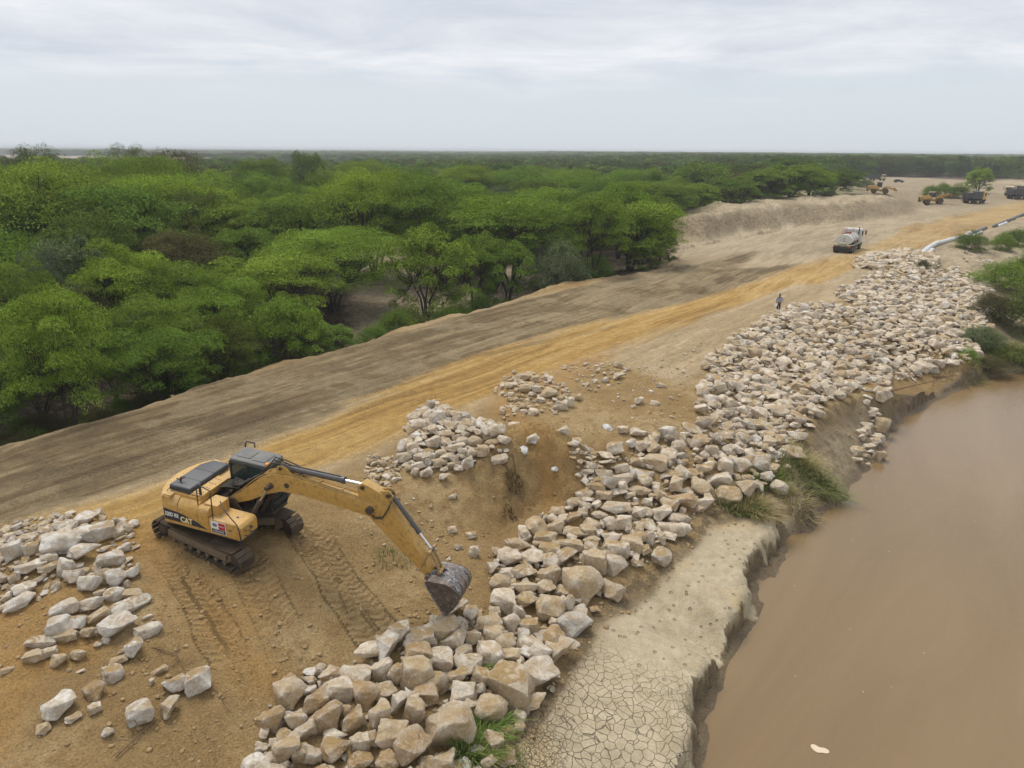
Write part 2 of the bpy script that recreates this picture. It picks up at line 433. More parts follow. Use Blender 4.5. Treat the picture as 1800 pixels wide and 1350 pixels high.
def bil(A, x, y):
    fx = np.clip((np.asarray(x, float) - RX0) / RC, 0, A.shape[1] - 1.001); fy = np.clip((np.asarray(y, float) - RY0) / RC, 0, A.shape[0] - 1.001)
    ix = fx.astype(int); iy = fy.astype(int); fx = fx - ix; fy = fy - iy
    return (A[iy, ix] * (1 - fx) + A[iy, ix + 1] * fx) * (1 - fy) + (A[iy + 1, ix] * (1 - fx) + A[iy + 1, ix + 1] * fx) * fy
def polyline_t(line, X, Y):
    """signed offset across the road direction from a world polyline (positive: river side), as a function of s"""
    s = np.array([p[0] * SD.x + p[1] * SD.y for p in line]); t = np.array([p[0] * TD.x + p[1] * TD.y for p in line])
    o = np.argsort(s); S = X * SD.x + Y * SD.y; T = X * TD.x + Y * TD.y
    return T - np.interp(S, s[o], t[o])
L2n = [tuple(p) for p in L2w]
L5n = [tuple(p) for p in edge2]; WEn = [tuple(p) for p in we]
toew = [tuple(at(*p)) for p in toe]
def pix_poly(lst, z=0.0): return np.array([tuple(at(u, v, z))[:2] for u, v in lst])
def poly_sd(poly, X, Y):
    """signed distance, positive inside"""
    X = np.asarray(X, float); Y = np.asarray(Y, float)
    ins = np.zeros(X.shape, bool); D = np.full(X.shape, 1e9)
    n = len(poly)
    for i in range(n):
        x1, y1 = poly[i]; x2, y2 = poly[(i + 1) % n]
        c = ((y1 > Y) != (y2 > Y)) & (X < (x2 - x1) * (Y - y1) / (y2 - y1 + 1e-12) + x1)
        ins ^= c
        ex, ey = x2 - x1, y2 - y1
        t = np.clip(((X - x1) * ex + (Y - y1) * ey) / (ex * ex + ey * ey + 1e-12), 0, 1)
        D = np.minimum(D, (X - x1 - t * ex) ** 2 + (Y - y1 - t * ey) ** 2)
    D = np.sqrt(D)
    return np.where(ins, D, -D)

def zones(X, Y):
    """what the ground is made of, in world metres"""
    d2 = polyline_t(L2n, X, Y)          # >0 : on the road side
    dist = np.hypot(X, Y)
    wob = fbm(X, Y, 2.5, 4, 5)
    wy_ = fbm(X, Y, 14, 3, 7) * 3
    S = X * SD.x + Y * SD.y; T = X * TD.x + Y * TD.y
    streak = fbm(S * 0.07, T + wy_, 1.2, 4, 9)
    Z = {}
    plate = poly_sd(PLATE, X, Y)
    bare = np.maximum(sstep(-0.25, 0.25, d2 + wob * 0.8), sstep(-1, 1, plate + wob * 4))
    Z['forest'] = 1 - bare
    og = poly_sd(ORANGE, X, Y)
    Z['orange'] = sstep(-0.9, 0.6, og + streak * 3.0 + wob * 0.8)
    gg = poly_sd(GREY, X, Y)
    Z['grey'] = sstep(-0.8, 0.8, gg + streak * 2.5) * (1 - Z['orange'])
    o2 = np.maximum(poly_sd(ORANGE2, X, Y), np.maximum(poly_sd(ORANGE3, X, Y), poly_sd(ORANGE4, X, Y)))
    Z['orange2'] = sstep(-0.6, 0.9, o2 + wob * 2.6)
    dt = polyline_t(toew, X, Y)
    mu = poly_sd(MUD, X, Y)
    Z['mud'] = sstep(-0.15, 0.3, mu + wob * 0.9)
    dw = polyline_t(WEn, X, Y)
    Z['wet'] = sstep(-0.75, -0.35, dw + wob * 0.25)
    d5 = edge_jag(X, Y)[0]; kk = edge_jag(X, Y)[1]
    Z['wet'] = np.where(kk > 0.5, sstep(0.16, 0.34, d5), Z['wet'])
    Z['mud'] = Z['mud'] * np.where(kk > 0.5, 1 - sstep(-0.03, 0.03, d5), 1)
    Z['silt'] = sstep(-0.2, 0.9, dt + wob * 1.2) * (1 - Z['mud'])
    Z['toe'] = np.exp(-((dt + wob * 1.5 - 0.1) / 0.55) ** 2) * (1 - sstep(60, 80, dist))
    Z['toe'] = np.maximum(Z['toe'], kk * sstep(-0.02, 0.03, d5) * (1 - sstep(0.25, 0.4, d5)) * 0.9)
    Z['pale'] = np.zeros(X.shape)
    for l_ in PALE:
        ex, ey = l_[1][0] - l_[0][0], l_[1][1] - l_[0][1]; t_ = np.clip(((X - l_[0][0]) * ex + (Y - l_[0][1]) * ey) / (ex * ex + ey * ey), 0, 1)
        Z['pale'] = np.maximum(Z['pale'], sstep(0.55, 0.25, np.hypot(X - l_[0][0] - t_ * ex, Y - l_[0][1] - t_ * ey) + wob * 0.3))
    Z['bank'] = sstep(96, 112, dist) * sstep(0.1, 0.8, 1.25 - np.abs(bil(HS, X, Y) - 1.7) * 0.62 + wob * 0.6) * sstep(-2, 2, plate)
    Z['grass'] = sstep(-2, 3, poly_sd(PLGRASS, X, Y) + wob * 6)
    Z['track'] = sstep(-0.5, 0.5, d2) * (1 - sstep(-1.5, 1.0, dt)) * sstep(-1.0, 1.0, poly_sd(ROADALL, X, Y) + wob * 1.5)
    clr = np.maximum(sstep(-30, 30, poly_sd(CLEAR, X, Y) + fbm(X, Y, 300, 3, 88) * 200), sstep(-5, 5, poly_sd(CLEAR2, X, Y)))
    Z['sand'] = np.clip(np.maximum(clr, np.maximum(sstep(-1, 1.5, poly_sd(SANDY, X, Y) + wob * 2), sstep(0.1, 0.25, fbm(X, Y, 160, 3, 77)) * sstep(250, 500, dist))), 0, 1) * Z['forest']
    return Z
PLATE = pix_poly([(1165, 470), (1175, 372), (1250, 358), (1340, 345), (1430, 333), (1500, 326), (1500, 316), (1560, 312), (1660, 315), (1760, 322), (1900, 330), (2100, 330), (2100, 500), (1300, 600)], 0.5)
ORANGE = pix_poly([(-350, 960), (0, 925), (150, 885), (280, 845), (430, 792), (560, 745), (640, 705), (720, 672), (830, 632), (930, 603), (1010, 575), (1120, 553), (1230, 530), (1330, 495), (1420, 462), (1520, 435), (1590, 402), (1690, 378), (1800, 355), (2100, 310), (2100, 330), (1800, 380), (1700, 415), (1600, 438), (1500, 475), (1450, 492), (1360, 510), (1200, 570), (1120, 600), (1010, 640), (900, 672), (850, 700), (760, 740), (700, 775), (600, 810), (520, 830), (300, 900), (230, 960), (0, 1010), (-350, 1100)], 0.15)
GREY = pix_poly([(-400, 1000), (-350, 850), (0, 785), (330, 690), (650, 602), (900, 530), (1180, 472), (1330, 440), (1300, 470), (1420, 462), (1330, 495), (1230, 530), (1120, 553), (1010, 575), (930, 603), (830, 632), (720, 672), (640, 705), (560, 745), (430, 792), (280, 845), (150, 885), (0, 930)], 0.15)
ORANGE2 = pix_poly([(-200, 1070), (60, 1060), (150, 1040), (200, 1090), (160, 1150), (90, 1190), (60, 1330), (-200, 1400)], -0.3)
ORANGE3 = pix_poly([(200, 960), (290, 950), (420, 1020), (480, 1100), (560, 1190), (430, 1200), (300, 1110), (230, 1020)], -0.5)
ORANGE4 = pix_poly([(850, 690), (960, 640), (1060, 620), (1130, 600), (1000, 680), (900, 720), (950, 770), (1010, 860), (985, 870), (930, 800)], 0.2)
MUD = pix_poly([(560, 1800), (840, 1420), (915, 1290), (990, 1200), (1060, 1100), (1130, 1040), (1200, 985), (1240, 935), (1340, 915), (1400, 890), (1460, 990), (1440, 1600), (1100, 1800)], -2.35)
ROADALL = pix_poly([(-400, 1000), (-350, 850), (0, 785), (330, 685), (650, 600), (900, 528), (1180, 470), (1200, 430), (1400, 400), (1600, 375), (1660, 345), (1800, 335), (2100, 300), (2100, 345), (1800, 384), (1690, 430), (1560, 480), (1480, 525), (1370, 556), (1300, 592), (1250, 640), (1200, 680), (1080, 640), (900, 690), (700, 790), (560, 840), (300, 880), (200, 950), (0, 1000)], 0.15)
PALE = [[tuple(at(1357, 363, 3.3))[:2], tuple(at(1386, 403, 0.1))[:2]], [tuple(at(1364, 363, 3.3))[:2], tuple(at(1394, 402, 0.1))[:2]]]
WINDROW = [tuple(at(u, v, 0.2)) for u, v in ((1480, 424), (1540, 412), (1600, 398), (1700, 372), (1800, 347), (2000, 308))]
PLGRASS = pix_poly([(1180, 372), (1250, 360), (1340, 347), (1430, 335), (1500, 328), (1540, 334), (1520, 348), (1440, 352), (1370, 356), (1300, 362), (1230, 374)], 2.8)
SANDY = pix_poly([(628, 640), (612, 560), (605, 480), (620, 445), (690, 432), (740, 470), (780, 505), (900, 472), (960, 462), (1030, 480), (900, 545), (760, 590), (700, 620)], -2.8)

def edge_jag(X, Y):
    S = X * SD.x + Y * SD.y
    d5 = polyline_t(L5n, X, Y) + fbm(X, Y, 1.7, 3, 301) * 1.15 + fbm(X, Y, 0.5, 3, 302, 0.7) * 0.6
    s1 = edge2[-3].x * SD.x + edge2[-3].y * SD.y
    return d5, 1 - sstep(s1 - 1.0, s1 + 2.0, S)
def height(X, Y, detail=True):
    X = np.asarray(X, float); Y = np.asarray(Y, float)
    wx = fbm(X, Y, 1.4, 4, 21) * 0.9; wy = fbm(X, Y, 1.4, 4, 31) * 0.9
    h = bil(HS, X + wx * 0.4, Y + wy * 0.4)
    hc = bil(HS2, X + wx, Y + wy)
    dw = polyline_t(WEn, X, Y)
    k = sstep(-5.0, -3.0, dw) * (1 - sstep(4, 6, dw))
    h = h * (1 - k) + hc * k
    d2 = polyline_t(L2n, X, Y)
    k2 = sstep(-2.5, -1.0, d2) * (1 - sstep(1.0, 2.0, d2))
    h = h * (1 - k2) + bil(HS2, X + wx * 0.8, Y + wy * 0.8) * k2
    h = np.where(k2 > 0, h + k2 * 0.16 * np.exp(-((d2 - 0.25) / 0.45) ** 2) * (0.6 + 2 * fbm(X, Y, 2.0, 3, 44)), h)
    dist = np.hypot(X, Y)
    h = h + fbm(X, Y, 60, 3, 3) * 1.6 * sstep(120, 400, dist) + fbm(X, Y, 900, 3, 4) * 5 * sstep(900, 3000, dist)
    sp_ = np.exp(-((X - SPUR[0]) ** 2 + (Y - SPUR[1]) ** 2) / 3.2 ** 2)
    h = h + sp_ * (fbm(X, Y, 1.3, 5, 401, 0.68) * 1.7 + np.abs(fbm(X, Y, 0.6, 3, 402)) * 0.5)
    for (mx_, my_), rr, hh in MOUNDS:
        h = h + hh * np.exp(-((X - mx_) ** 2 + (Y - my_) ** 2) / rr ** 2)
    if detail:
        S = X * SD.x + Y * SD.y; T = X * TD.x + Y * TD.y
        rd = sstep(-0.5, 1.0, poly_sd(ROADALL, X, Y))
        rut = fbm(S * 0.03 + 5, T + fbm(X, Y, 16, 2, 6) * 0.6, 0.34, 3, 75)
        h = h + sstep(-0.5, 1.0, poly_sd(ROADALL, X, Y)) * (1 - sstep(60, 160, dist)) * np.minimum(0, rut) * 0.16
        near = 1 - sstep(60, 160, dist)
        mu = sstep(-0.5, 0.5, poly_sd(MUD, X, Y))
        far_bank = sstep(0.0, 2.0, h - 0.4) * sstep(90, 110, dist)
        rough = (1 - rd) * (1 - mu * 0.9) * (1 - 0.85 * sstep(-2.2, -0.8, dw))
        h = h + near * rough * (fbm(X, Y, 1.8, 6, 50, 0.6) * 0.42 + np.abs(fbm(X, Y, 0.6, 4, 60, 0.6)) * 0.16)
        h = h + rd * near * (fbm(S * 0.06, T, 0.8, 3, 71) * 0.09 + fbm(X, Y, 3.0, 4, 72, 0.6) * 0.07)
        bank = sstep(80, 110, dist) * (1 - rd) * sstep(1160, 1165, 1170 + 0 * X)
        h = h + np.where((dist > 85) & (dist < 260) & (rd < 0.5), (fbm(X, Y, 5.0, 6, 81, 0.65) * 2.0 + np.abs(fbm(X, Y, 3.0, 5, 83, 0.65)) * 1.3) * sstep(-3, 1, h), 0)
        dwr = polyline_t(WINDROW, X, Y); s0 = WINDROW[0][0] * SD.x + WINDROW[0][1] * SD.y
        h = h + np.exp(-(dwr / 0.7) ** 2) * 0.42 * sstep(s0, s0 + 12, S) * (0.7 + 1.2 * fbm(X, Y, 3, 3, 95))
        mf = mu * near
        h = h + mf * fbm(X, Y, 1.2, 3, 91) * 0.05
        # two tracks left by the digger as it crawled out of the pit
        for (ax, ay), (bx, by) in TRACKS:
            ex, ey = bx - ax, by - ay; ll = math.hypot(ex, ey)
            t = ((X - ax) * ex + (Y - ay) * ey) / ll / ll
            d = ((X - ax) * ey - (Y - ay) * ex) / ll + 0.35 * np.sin(t * 2.2)
            m = sstep(0.34, 0.22, np.abs(d)) * sstep(-0.02, 0.03, t) * sstep(1.02, 0.95, t)
            h = h - m * (0.06 + 0.035 * np.sin(t * ll / 0.24 * 2 * math.pi + d * 2))
    d5, kk = edge_jag(X, Y)
    face = -2.42 - 0.90 * sstep(0.0, 0.16, d5) - 0.12 * sstep(0.16, 0.45, d5) - 0.70 * sstep(0.4, 1.4, d5) - np.clip(d5 - 1.8, 0, 3) * 0.2
    lip = np.where(d5 < 0, h, np.minimum(face + (np.minimum(h, -2.2) + 2.42) * (1 - sstep(0, 0.2, d5)), h + 2))
    h = h * (1 - kk) + kk * np.where((d5 > 0) , lip, h)
    lim = WATER_Z + 0.10 - 0.55 * (dw + fbm(X, Y, 1.5, 3, 303) * 0.5)
    h = np.where((dw > -0.2), np.minimum(h, lim), h)
    return h
_q = lambda u, v, z: tuple(at(u, v, z))[:2]
TRACKS = [(_q(430, 1015, -.3), _q(560, 1250, -1.3)), (_q(515, 950, -.2), _q(680, 1140, -1.3)), (_q(350, 1010, -.2), _q(430, 1230, -1.2))]
SPUR = _q(930, 810, -0.2)
MOUNDS = [(_q(140, 960, 0.1), 1.9, 0.35), (_q(60, 1000, 0.1), 1.6, 0.3), (_q(140, 1070, -.2), 1.1, 0.2), (_q(780, 770, 0.2), 1.5, 0.75), (_q(930, 690, 0.2), 1.5, 0.45), (_q(1570, 465, .1), 3.0, 0.7), (_q(700, 1240, -1.7), 1.5, 0.2)]
CLEAR = np.array([(math.sin(R(a)) * d, math.cos(R(a)) * d) for a, d in ((-42, 700), (-30, 760), (-24, 900), (-16, 1100), (-14, 1300), (-20, 1500), (-28, 1700), (-42, 2000))])
CLEAR2 = np.array([(math.sin(R(a)) * d, math.cos(R(a)) * d) for a, d in ((-20, 230), (-14, 240), (-13, 380), (-20, 400))])
def gzv(x, y): return height(np.asarray(x, float), np.asarray(y, float))
def gz(x, y): return float(height(np.array([x]), np.array([y]))[0])
def on_ground(u, v, z0=0.0):
    """ground point seen at a pixel of the survey photograph"""
    z = z0
    for _ in range(12):
        p = at(u, v, z); zn = gz(p.x, p.y)
        z = 0.5 * z + 0.5 * zn
    p.z = gz(p.x, p.y)
    return p

def on_ground_v(U, VV, z0=-0.5):
    D = np.array([tuple(ray(u, v)) for u, v in zip(U, VV)])
    z = np.full(len(D), z0)
    for _ in range(14):
        k = (z - CAM_H) / D[:, 2]
        z = 0.5 * z + 0.5 * gzv(D[:, 0] * k, D[:, 1] * k)
    k = (z - CAM_H) / D[:, 2]
    x, y = D[:, 0] * k, D[:, 1] * k
    return np.stack([x, y, gzv(x, y)], 1)
def axis(lo, hi, step, end0, end1, g=1.045):
    a = list(np.arange(lo, hi + step / 2, step))
    s = step; x = a[-1]
    while x < end1: s *= g; x += s; a.append(x)
    s = step; x = a[0]; b = []
    while x > end0: s *= g; x -= s; b.append(x)
    return np.array(b[::-1] + a)
def axis2(lo, hi, step, end0, stages, g0=1.045):
    a = list(axis(lo, hi, step, end0, hi, g0)); s = step; x = a[-1]
    for end, g in stages:
        while x < end: s *= g; x += s; a.append(x)
    return np.array(a)
ax_x = axis2(-24, 30, 0.10, -9000, [(78, 1.0095), (9000, 1.06)], 1.045); ax_y = axis2(11, 44, 0.10, -60, [(155, 1.0042), (12000, 1.035)], 1.2)
GX, GY = np.meshgrid(ax_x, ax_y)
GZ = height(GX, GY)
ny, nx = GX.shape
V = np.stack([GX.ravel(), GY.ravel(), GZ.ravel()], 1)
idx = np.arange(ny * nx).reshape(ny, nx)
Fq = np.stack([idx[:-1, :-1], idx[:-1, 1:], idx[1:, 1:], idx[1:, :-1]], -1).reshape(-1, 4)
gme = fast_mesh('ground', V, Fq, smooth=True); gme.set_sharp_from_angle(angle=R(32))
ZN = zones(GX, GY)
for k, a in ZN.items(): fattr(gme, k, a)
ground = link_mesh('ground', gme)
tag(ground, kind='structure')

_S = GX * SD.x + GY * SD.y; _T = GX * TD.x + GY * TD.y
fattr(gme, 'broad', fbm(GX, GY, 3.0, 5, 201, 0.6) + 0.5)
_a = fbm(_S * 0.055 + fbm(GX, GY, 6, 2, 5) * 0.4, _T + fbm(GX, GY, 14, 2, 6) * 1.6, 0.5, 6, 211, 0.75)
_b = fbm(_S * 0.08 + _T * 0.05, _T * 0.95 + _S * 0.10 + fbm(GX, GY, 9, 2, 16) * 1.2, 0.4, 5, 213, 0.75)
_c = sstep(-0.08, 0.10, fbm(GX, GY, 9, 3, 218))
fattr(gme, 'streaks', 0.5 + (_a * (1 - _c) + _b * _c) * 1.15 + fbm(_S * 0.3, _T, 4.0, 3, 219) * 0.5)
def tread_lines():
    L_ = []
    def ln(px_, z=0.15): L_.append([tuple(at(u, v, z))[:2] for u, v in px_])
    ln([(-40, 905), (200, 838), (400, 775), (560, 722), (760, 655)]); ln([(-40, 940), (200, 865), (380, 800), (560, 742), (720, 690)])
    ln([(40, 820), (200, 775), (420, 712), (620, 655), (860, 590)]); ln([(100, 850), (300, 790), (500, 725), (700, 660), (900, 612), (1100, 570)])
    ln([(-20, 855), (150, 815), (330, 745), (520, 680)]) 
    ln([(430, 1020), (470, 1100), (520, 1200)], -.8); ln([(455, 1010), (500, 1090), (560, 1180)], -.8); ln([(515, 955), (590, 1040), (660, 1110)], -.8); ln([(545, 945), (620, 1020), (690, 1080)], -.8)
    ln([(340, 1040), (400, 1110), (440, 1190)], -.7); ln([(300, 1010), (350, 1080), (390, 1150)], -.6); ln([(260, 880), (180, 910), (60, 940)], 0.1)
    return L_
_al = np.zeros(GX.shape); _tm = np.zeros(GX.shape); _ac = np.zeros(GX.shape)
for ln_ in tread_lines():
    acc_ = 0.0; bd = np.full(GX.shape, 1e9); ba = np.zeros(GX.shape); bs = np.zeros(GX.shape)
    for (x1, y1), (x2, y2) in zip(ln_, ln_[1:]):
        ll = math.hypot(x2 - x1, y2 - y1); ux, uy = (x2 - x1) / ll, (y2 - y1) / ll
        t = np.clip((GX - x1) * ux + (GY - y1) * uy, 0, ll); dx_ = GX - x1 - t * ux; dy_ = GY - y1 - t * uy; d = np.hypot(dx_, dy_)
        s_ = (GX - x1) * uy - (GY - y1) * ux
        q = d < bd; bd[q] = d[q]; ba[q] = (acc_ + t)[q]; bs[q] = s_[q]; acc_ += ll
    mk = sstep(0.42, 0.30, np.abs(bd + fbm(GX, GY, 1.2, 2, 41) * 0.25)) * sstep(-0.22, 0.12, fbm(GX, GY, 3.5, 3, 55))
    q = mk > _tm; _tm[q] = mk[q]; _al[q] = ba[q]; _ac[q] = bs[q]
fattr(gme, 'tread_along', _al); fattr(gme, 'tread_mask', _tm); fattr(gme, 'tread_side', _ac)
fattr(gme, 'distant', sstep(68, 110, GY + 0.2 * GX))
fattr(gme, 'dry', np.clip(sstep(25, 15.5, GY + GX * 0.35) * 0.75 + 0.15 + fbm(GX, GY, 4.0, 3, 231) * 0.9, 0, 1))
m = NT('ground_soil')
o = m.obj()
st = m.map(m.map(o, rot=(0, 0, -ANG)), scale=(0.055, 1.0, 1.0))
stf = m.noise(st, 7.0, 3, 0.7, 0.3)
stn = m.math('ADD', m.math('MULTIPLY', m.attr('streaks'), 0.72), m.math('MULTIPLY', stf, 0.28))
nl = m.attr('broad'); nm = m.noise(o, 2.2, 4, 0.6); nf = m.noise(o, 15.0, 4, 0.72)
A = {k: m.attr(k) for k in ZN}
farf = m.attr('distant')
base = m.ramp(nl, [(0.3, (0.31, 0.202, 0.086)), (0.5, (0.395, 0.272, 0.124)), (0.7, (0.475, 0.345, 0.18))])
base = m.mix(m.rng(nm, 0.4, 0.7), base, (0.27, 0.172, 0.075))
org = m.ramp(stn, [(0.3, (0.30, 0.168, 0.048)), (0.5, (0.45, 0.275, 0.08)), (0.7, (0.54, 0.36, 0.145))])
grey = m.ramp(stn, [(0.30, (0.125, 0.085, 0.042)), (0.5, (0.215, 0.157, 0.082)), (0.70, (0.35, 0.27, 0.155))])
grey = m.mix(m.rng(nl, 0.52, 0.62, 0, 0.55), grey, (0.30, 0.235, 0.14)); grey = m.mix(m.rng(nl, 0.46, 0.36, 0, 0.5), grey, (0.11, 0.078, 0.042))
tan = m.ramp(stn, [(0.3, (0.345, 0.25, 0.14)), (0.55, (0.44, 0.33, 0.19)), (0.7, (0.52, 0.40, 0.25))])
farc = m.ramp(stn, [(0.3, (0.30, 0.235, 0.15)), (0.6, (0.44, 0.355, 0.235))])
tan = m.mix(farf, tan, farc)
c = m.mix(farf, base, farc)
c = m.mix(A['track'], c, tan)
c = m.mix(m.math('MULTIPLY', A['grey'], 0.95), c, grey)
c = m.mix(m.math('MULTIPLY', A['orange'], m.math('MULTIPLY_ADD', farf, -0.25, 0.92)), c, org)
c = m.mix(m.math('MULTIPLY', A['orange2'], 0.55), c, m.ramp(nm, [(0.3, (0.36, 0.19, 0.052)), (0.7, (0.45, 0.26, 0.085))]))
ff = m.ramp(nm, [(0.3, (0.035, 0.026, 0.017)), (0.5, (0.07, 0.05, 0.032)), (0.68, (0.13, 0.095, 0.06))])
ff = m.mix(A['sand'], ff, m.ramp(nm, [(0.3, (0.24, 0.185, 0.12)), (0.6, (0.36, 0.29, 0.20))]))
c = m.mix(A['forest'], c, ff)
gr = m.math('MULTIPLY', A['grass'], m.rng(nm, 0.36, 0.56))
c = m.mix(gr, c, (0.13, 0.15, 0.05))
vx = m.n('TexVoronoi'); m.l(o, vx.inputs['Vector']); vx.inputs['Scale'].default_value = 8.0
sc = m.n('SeparateColor'); m.l(vx.outputs[1], sc.inputs[0])
peb = m.math('MULTIPLY', m.rng(vx.outputs[0], 0.17, 0.07, 0, 1), m.rng(sc.outputs[0], 0.86, 0.9))
peb = m.math('MULTIPLY', peb, m.math('SUBTRACT', 1.0, m.math('MAXIMUM', A['forest'], A['track'])))
c = m.mix(m.math('MULTIPLY', peb, 0.5), c, (0.52, 0.42, 0.30))
wv = m.n('VectorMath', operation='MULTIPLY_ADD')
nw = m.n('TexNoise'); m.l(o, nw.inputs['Vector']); nw.inputs['Scale'].default_value = 1.6; nw.inputs['Detail'].default_value = 2
m.l(nw.outputs[1], wv.inputs[0]); wv.inputs[1].default_value = (0.35, 0.35, 0); m.l(o, wv.inputs[2])
ck1 = m.voro(wv.outputs[0], 3.7, 'DISTANCE_TO_EDGE'); ck2 = m.voro(wv.outputs[0], 7.0, 'DISTANCE_TO_EDGE')
c1 = m.rng(ck1, 0.0, 0.030, 1, 0, False); c2 = m.math('MULTIPLY', m.rng(ck2, 0.0, 0.05, 1, 0, False), m.rng(nl, 0.45, 0.55, 0.0, 0.8))
crk = m.math('MAXIMUM', c1, c2)
crk = m.math('MULTIPLY', crk, m.rng(m.attr('dry'), 0.25, 0.8, 0.08, 1.0))
mudc = m.ramp(nm, [(0.3, (0.36, 0.295, 0.19)), (0.7, (0.455, 0.38, 0.262))])
mudc = m.mix(m.rng(nl, 0.54, 0.66), mudc, (0.42, 0.325, 0.19))
vh = m.n('TexVoronoi'); m.l(o, vh.inputs['Vector']); vh.inputs['Scale'].default_value = 3.4
spc = m.n('SeparateColor'); m.l(vh.outputs[1], spc.inputs[0])
hoof = m.math('MULTIPLY', m.rng(vh.outputs[0], 0.26, 0.17), m.math('MULTIPLY', m.rng(spc.outputs[1], 0.45, 0.5), m.rng(m.attr('dry'), 0.6, 0.4)))
mudc = m.mix(m.math('MULTIPLY', crk, 0.5), mudc, (0.16, 0.12, 0.072))
mudc = m.mix(m.math('MULTIPLY', hoof, 0.5), mudc, (0.17, 0.13, 0.085))
c = m.mix(m.math('MULTIPLY', A['silt'], 0.9), c, m.ramp(nm, [(0.3, (0.22, 0.172, 0.105)), (0.7, (0.36, 0.295, 0.195))]))
c = m.mix(A['mud'], c, mudc)
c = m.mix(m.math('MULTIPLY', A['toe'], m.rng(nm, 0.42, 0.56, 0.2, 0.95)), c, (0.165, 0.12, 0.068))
c = m.mix(m.math('MULTIPLY', A['pale'], 0.8), c, (0.52, 0.44, 0.31))
c = m.mix(m.math('MULTIPLY', A['bank'], 0.75), c, m.ramp(nm, [(0.3, (0.15, 0.112, 0.068)), (0.6, (0.31, 0.24, 0.15))]))
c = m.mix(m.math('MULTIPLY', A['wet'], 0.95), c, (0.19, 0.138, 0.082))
c = m.mix(m.math('MULTIPLY_ADD', A['mud'], -0.45, 0.8), c, m.ramp(nf, [(0.3, 0.25), (0.5, 0.5), (0.7, 0.7)]), 'OVERLAY')
c = m.mix(m.math('MULTIPLY_ADD', A['mud'], -0.35, 0.5), c, m.ramp(nm, [(0.3, 0.34), (0.5, 0.5), (0.7, 0.64)]), 'OVERLAY')
tw = m.math('SINE', m.math('MULTIPLY', m.math('ADD', m.attr('tread_along'), m.math('MULTIPLY', m.math('ABSOLUTE', m.attr('tread_side')), 0.5)), 2 * math.pi / 0.26))
tw = m.math('MULTIPLY', m.math('MULTIPLY', tw, m.attr('tread_mask')), m.rng(nf, 0.35, 0.5, 0.3, 1))
c = m.mix(m.math('MULTIPLY_ADD', tw, 0.16, m.math('MULTIPLY', m.attr('tread_mask'), 0.16)), c, (0.12, 0.085, 0.045))
h = m.math('ADD', m.math('MULTIPLY', nm, 0.5), m.math('MULTIPLY', nf, 0.5))
h = m.math('SUBTRACT', h, m.math('MULTIPLY', tw, 0.22))
h = m.math('MULTIPLY', h, m.math('SUBTRACT', 1.0, m.math('MULTIPLY', A['mud'], 0.8)))
h = m.math('ADD', h, m.math('MULTIPLY', m.math('MULTIPLY', stf, A['track']), 0.45))
h = m.math('SUBTRACT', h, m.math('MULTIPLY', m.math('MULTIPLY', m.math('MAXIMUM', crk, hoof), A['mud']), 0.3))
bmp = m.bump(h, 1.0, 0.22)
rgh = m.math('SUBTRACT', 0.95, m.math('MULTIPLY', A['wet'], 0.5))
gme.materials.append(m.pbr(c, rgh, 0, bmp, 0.2))

# ---------------------------------------------------------------- river
wx_ = axis(0, 60, 0.5, -10, 900, 1.08); wy_ = axis(8, 80, 0.5, -60, 260, 1.08)
WX, WY = np.meshgrid(wx_, wy_)
WZ = np.full(WX.shape, WATER_Z) 
wi = np.arange(WX.size).reshape(WX.shape)
wF = np.stack([wi[:-1, :-1], wi[:-1, 1:], wi[1:, 1:], wi[1:, :-1]], -1).reshape(-1, 4)
wme = fast_mesh('river_water', np.stack([WX.ravel(), WY.ravel(), WZ.ravel()], 1), wF, True)
river = link_mesh('river_water', wme); tag(river, kind='structure')
m = NT('river_water')
o = m.obj()
st = m.map(m.map(o, rot=(0, 0, -ANG)), scale=(0.18, 1.0, 1.0))
wn = m.noise(st, 0.16, 5, 0.6, 1.2)
c = m.ramp(wn, [(0.25, (0.168, 0.106, 0.048)), (0.5, (0.202, 0.132, 0.061)), (0.75, (0.240, 0.162, 0.079))])
spk = m.voro(o, 1.1, 'F1', 1.0, 0)
c = m.mix(m.math('MULTIPLY', m.rng(spk, 0.035, 0.02), 0.6), c, (0.6, 0.5, 0.38))
h = m.math('ADD', m.noise(st, 1.6, 4, 0.6, 0.8), m.math('MULTIPLY', m.noise(o, 3.5, 4, 0.65), 0.45))
wme.materials.append(m.pbr(c, 0.16, 0, m.bump(h, 0.55, 0.06), 0.5))
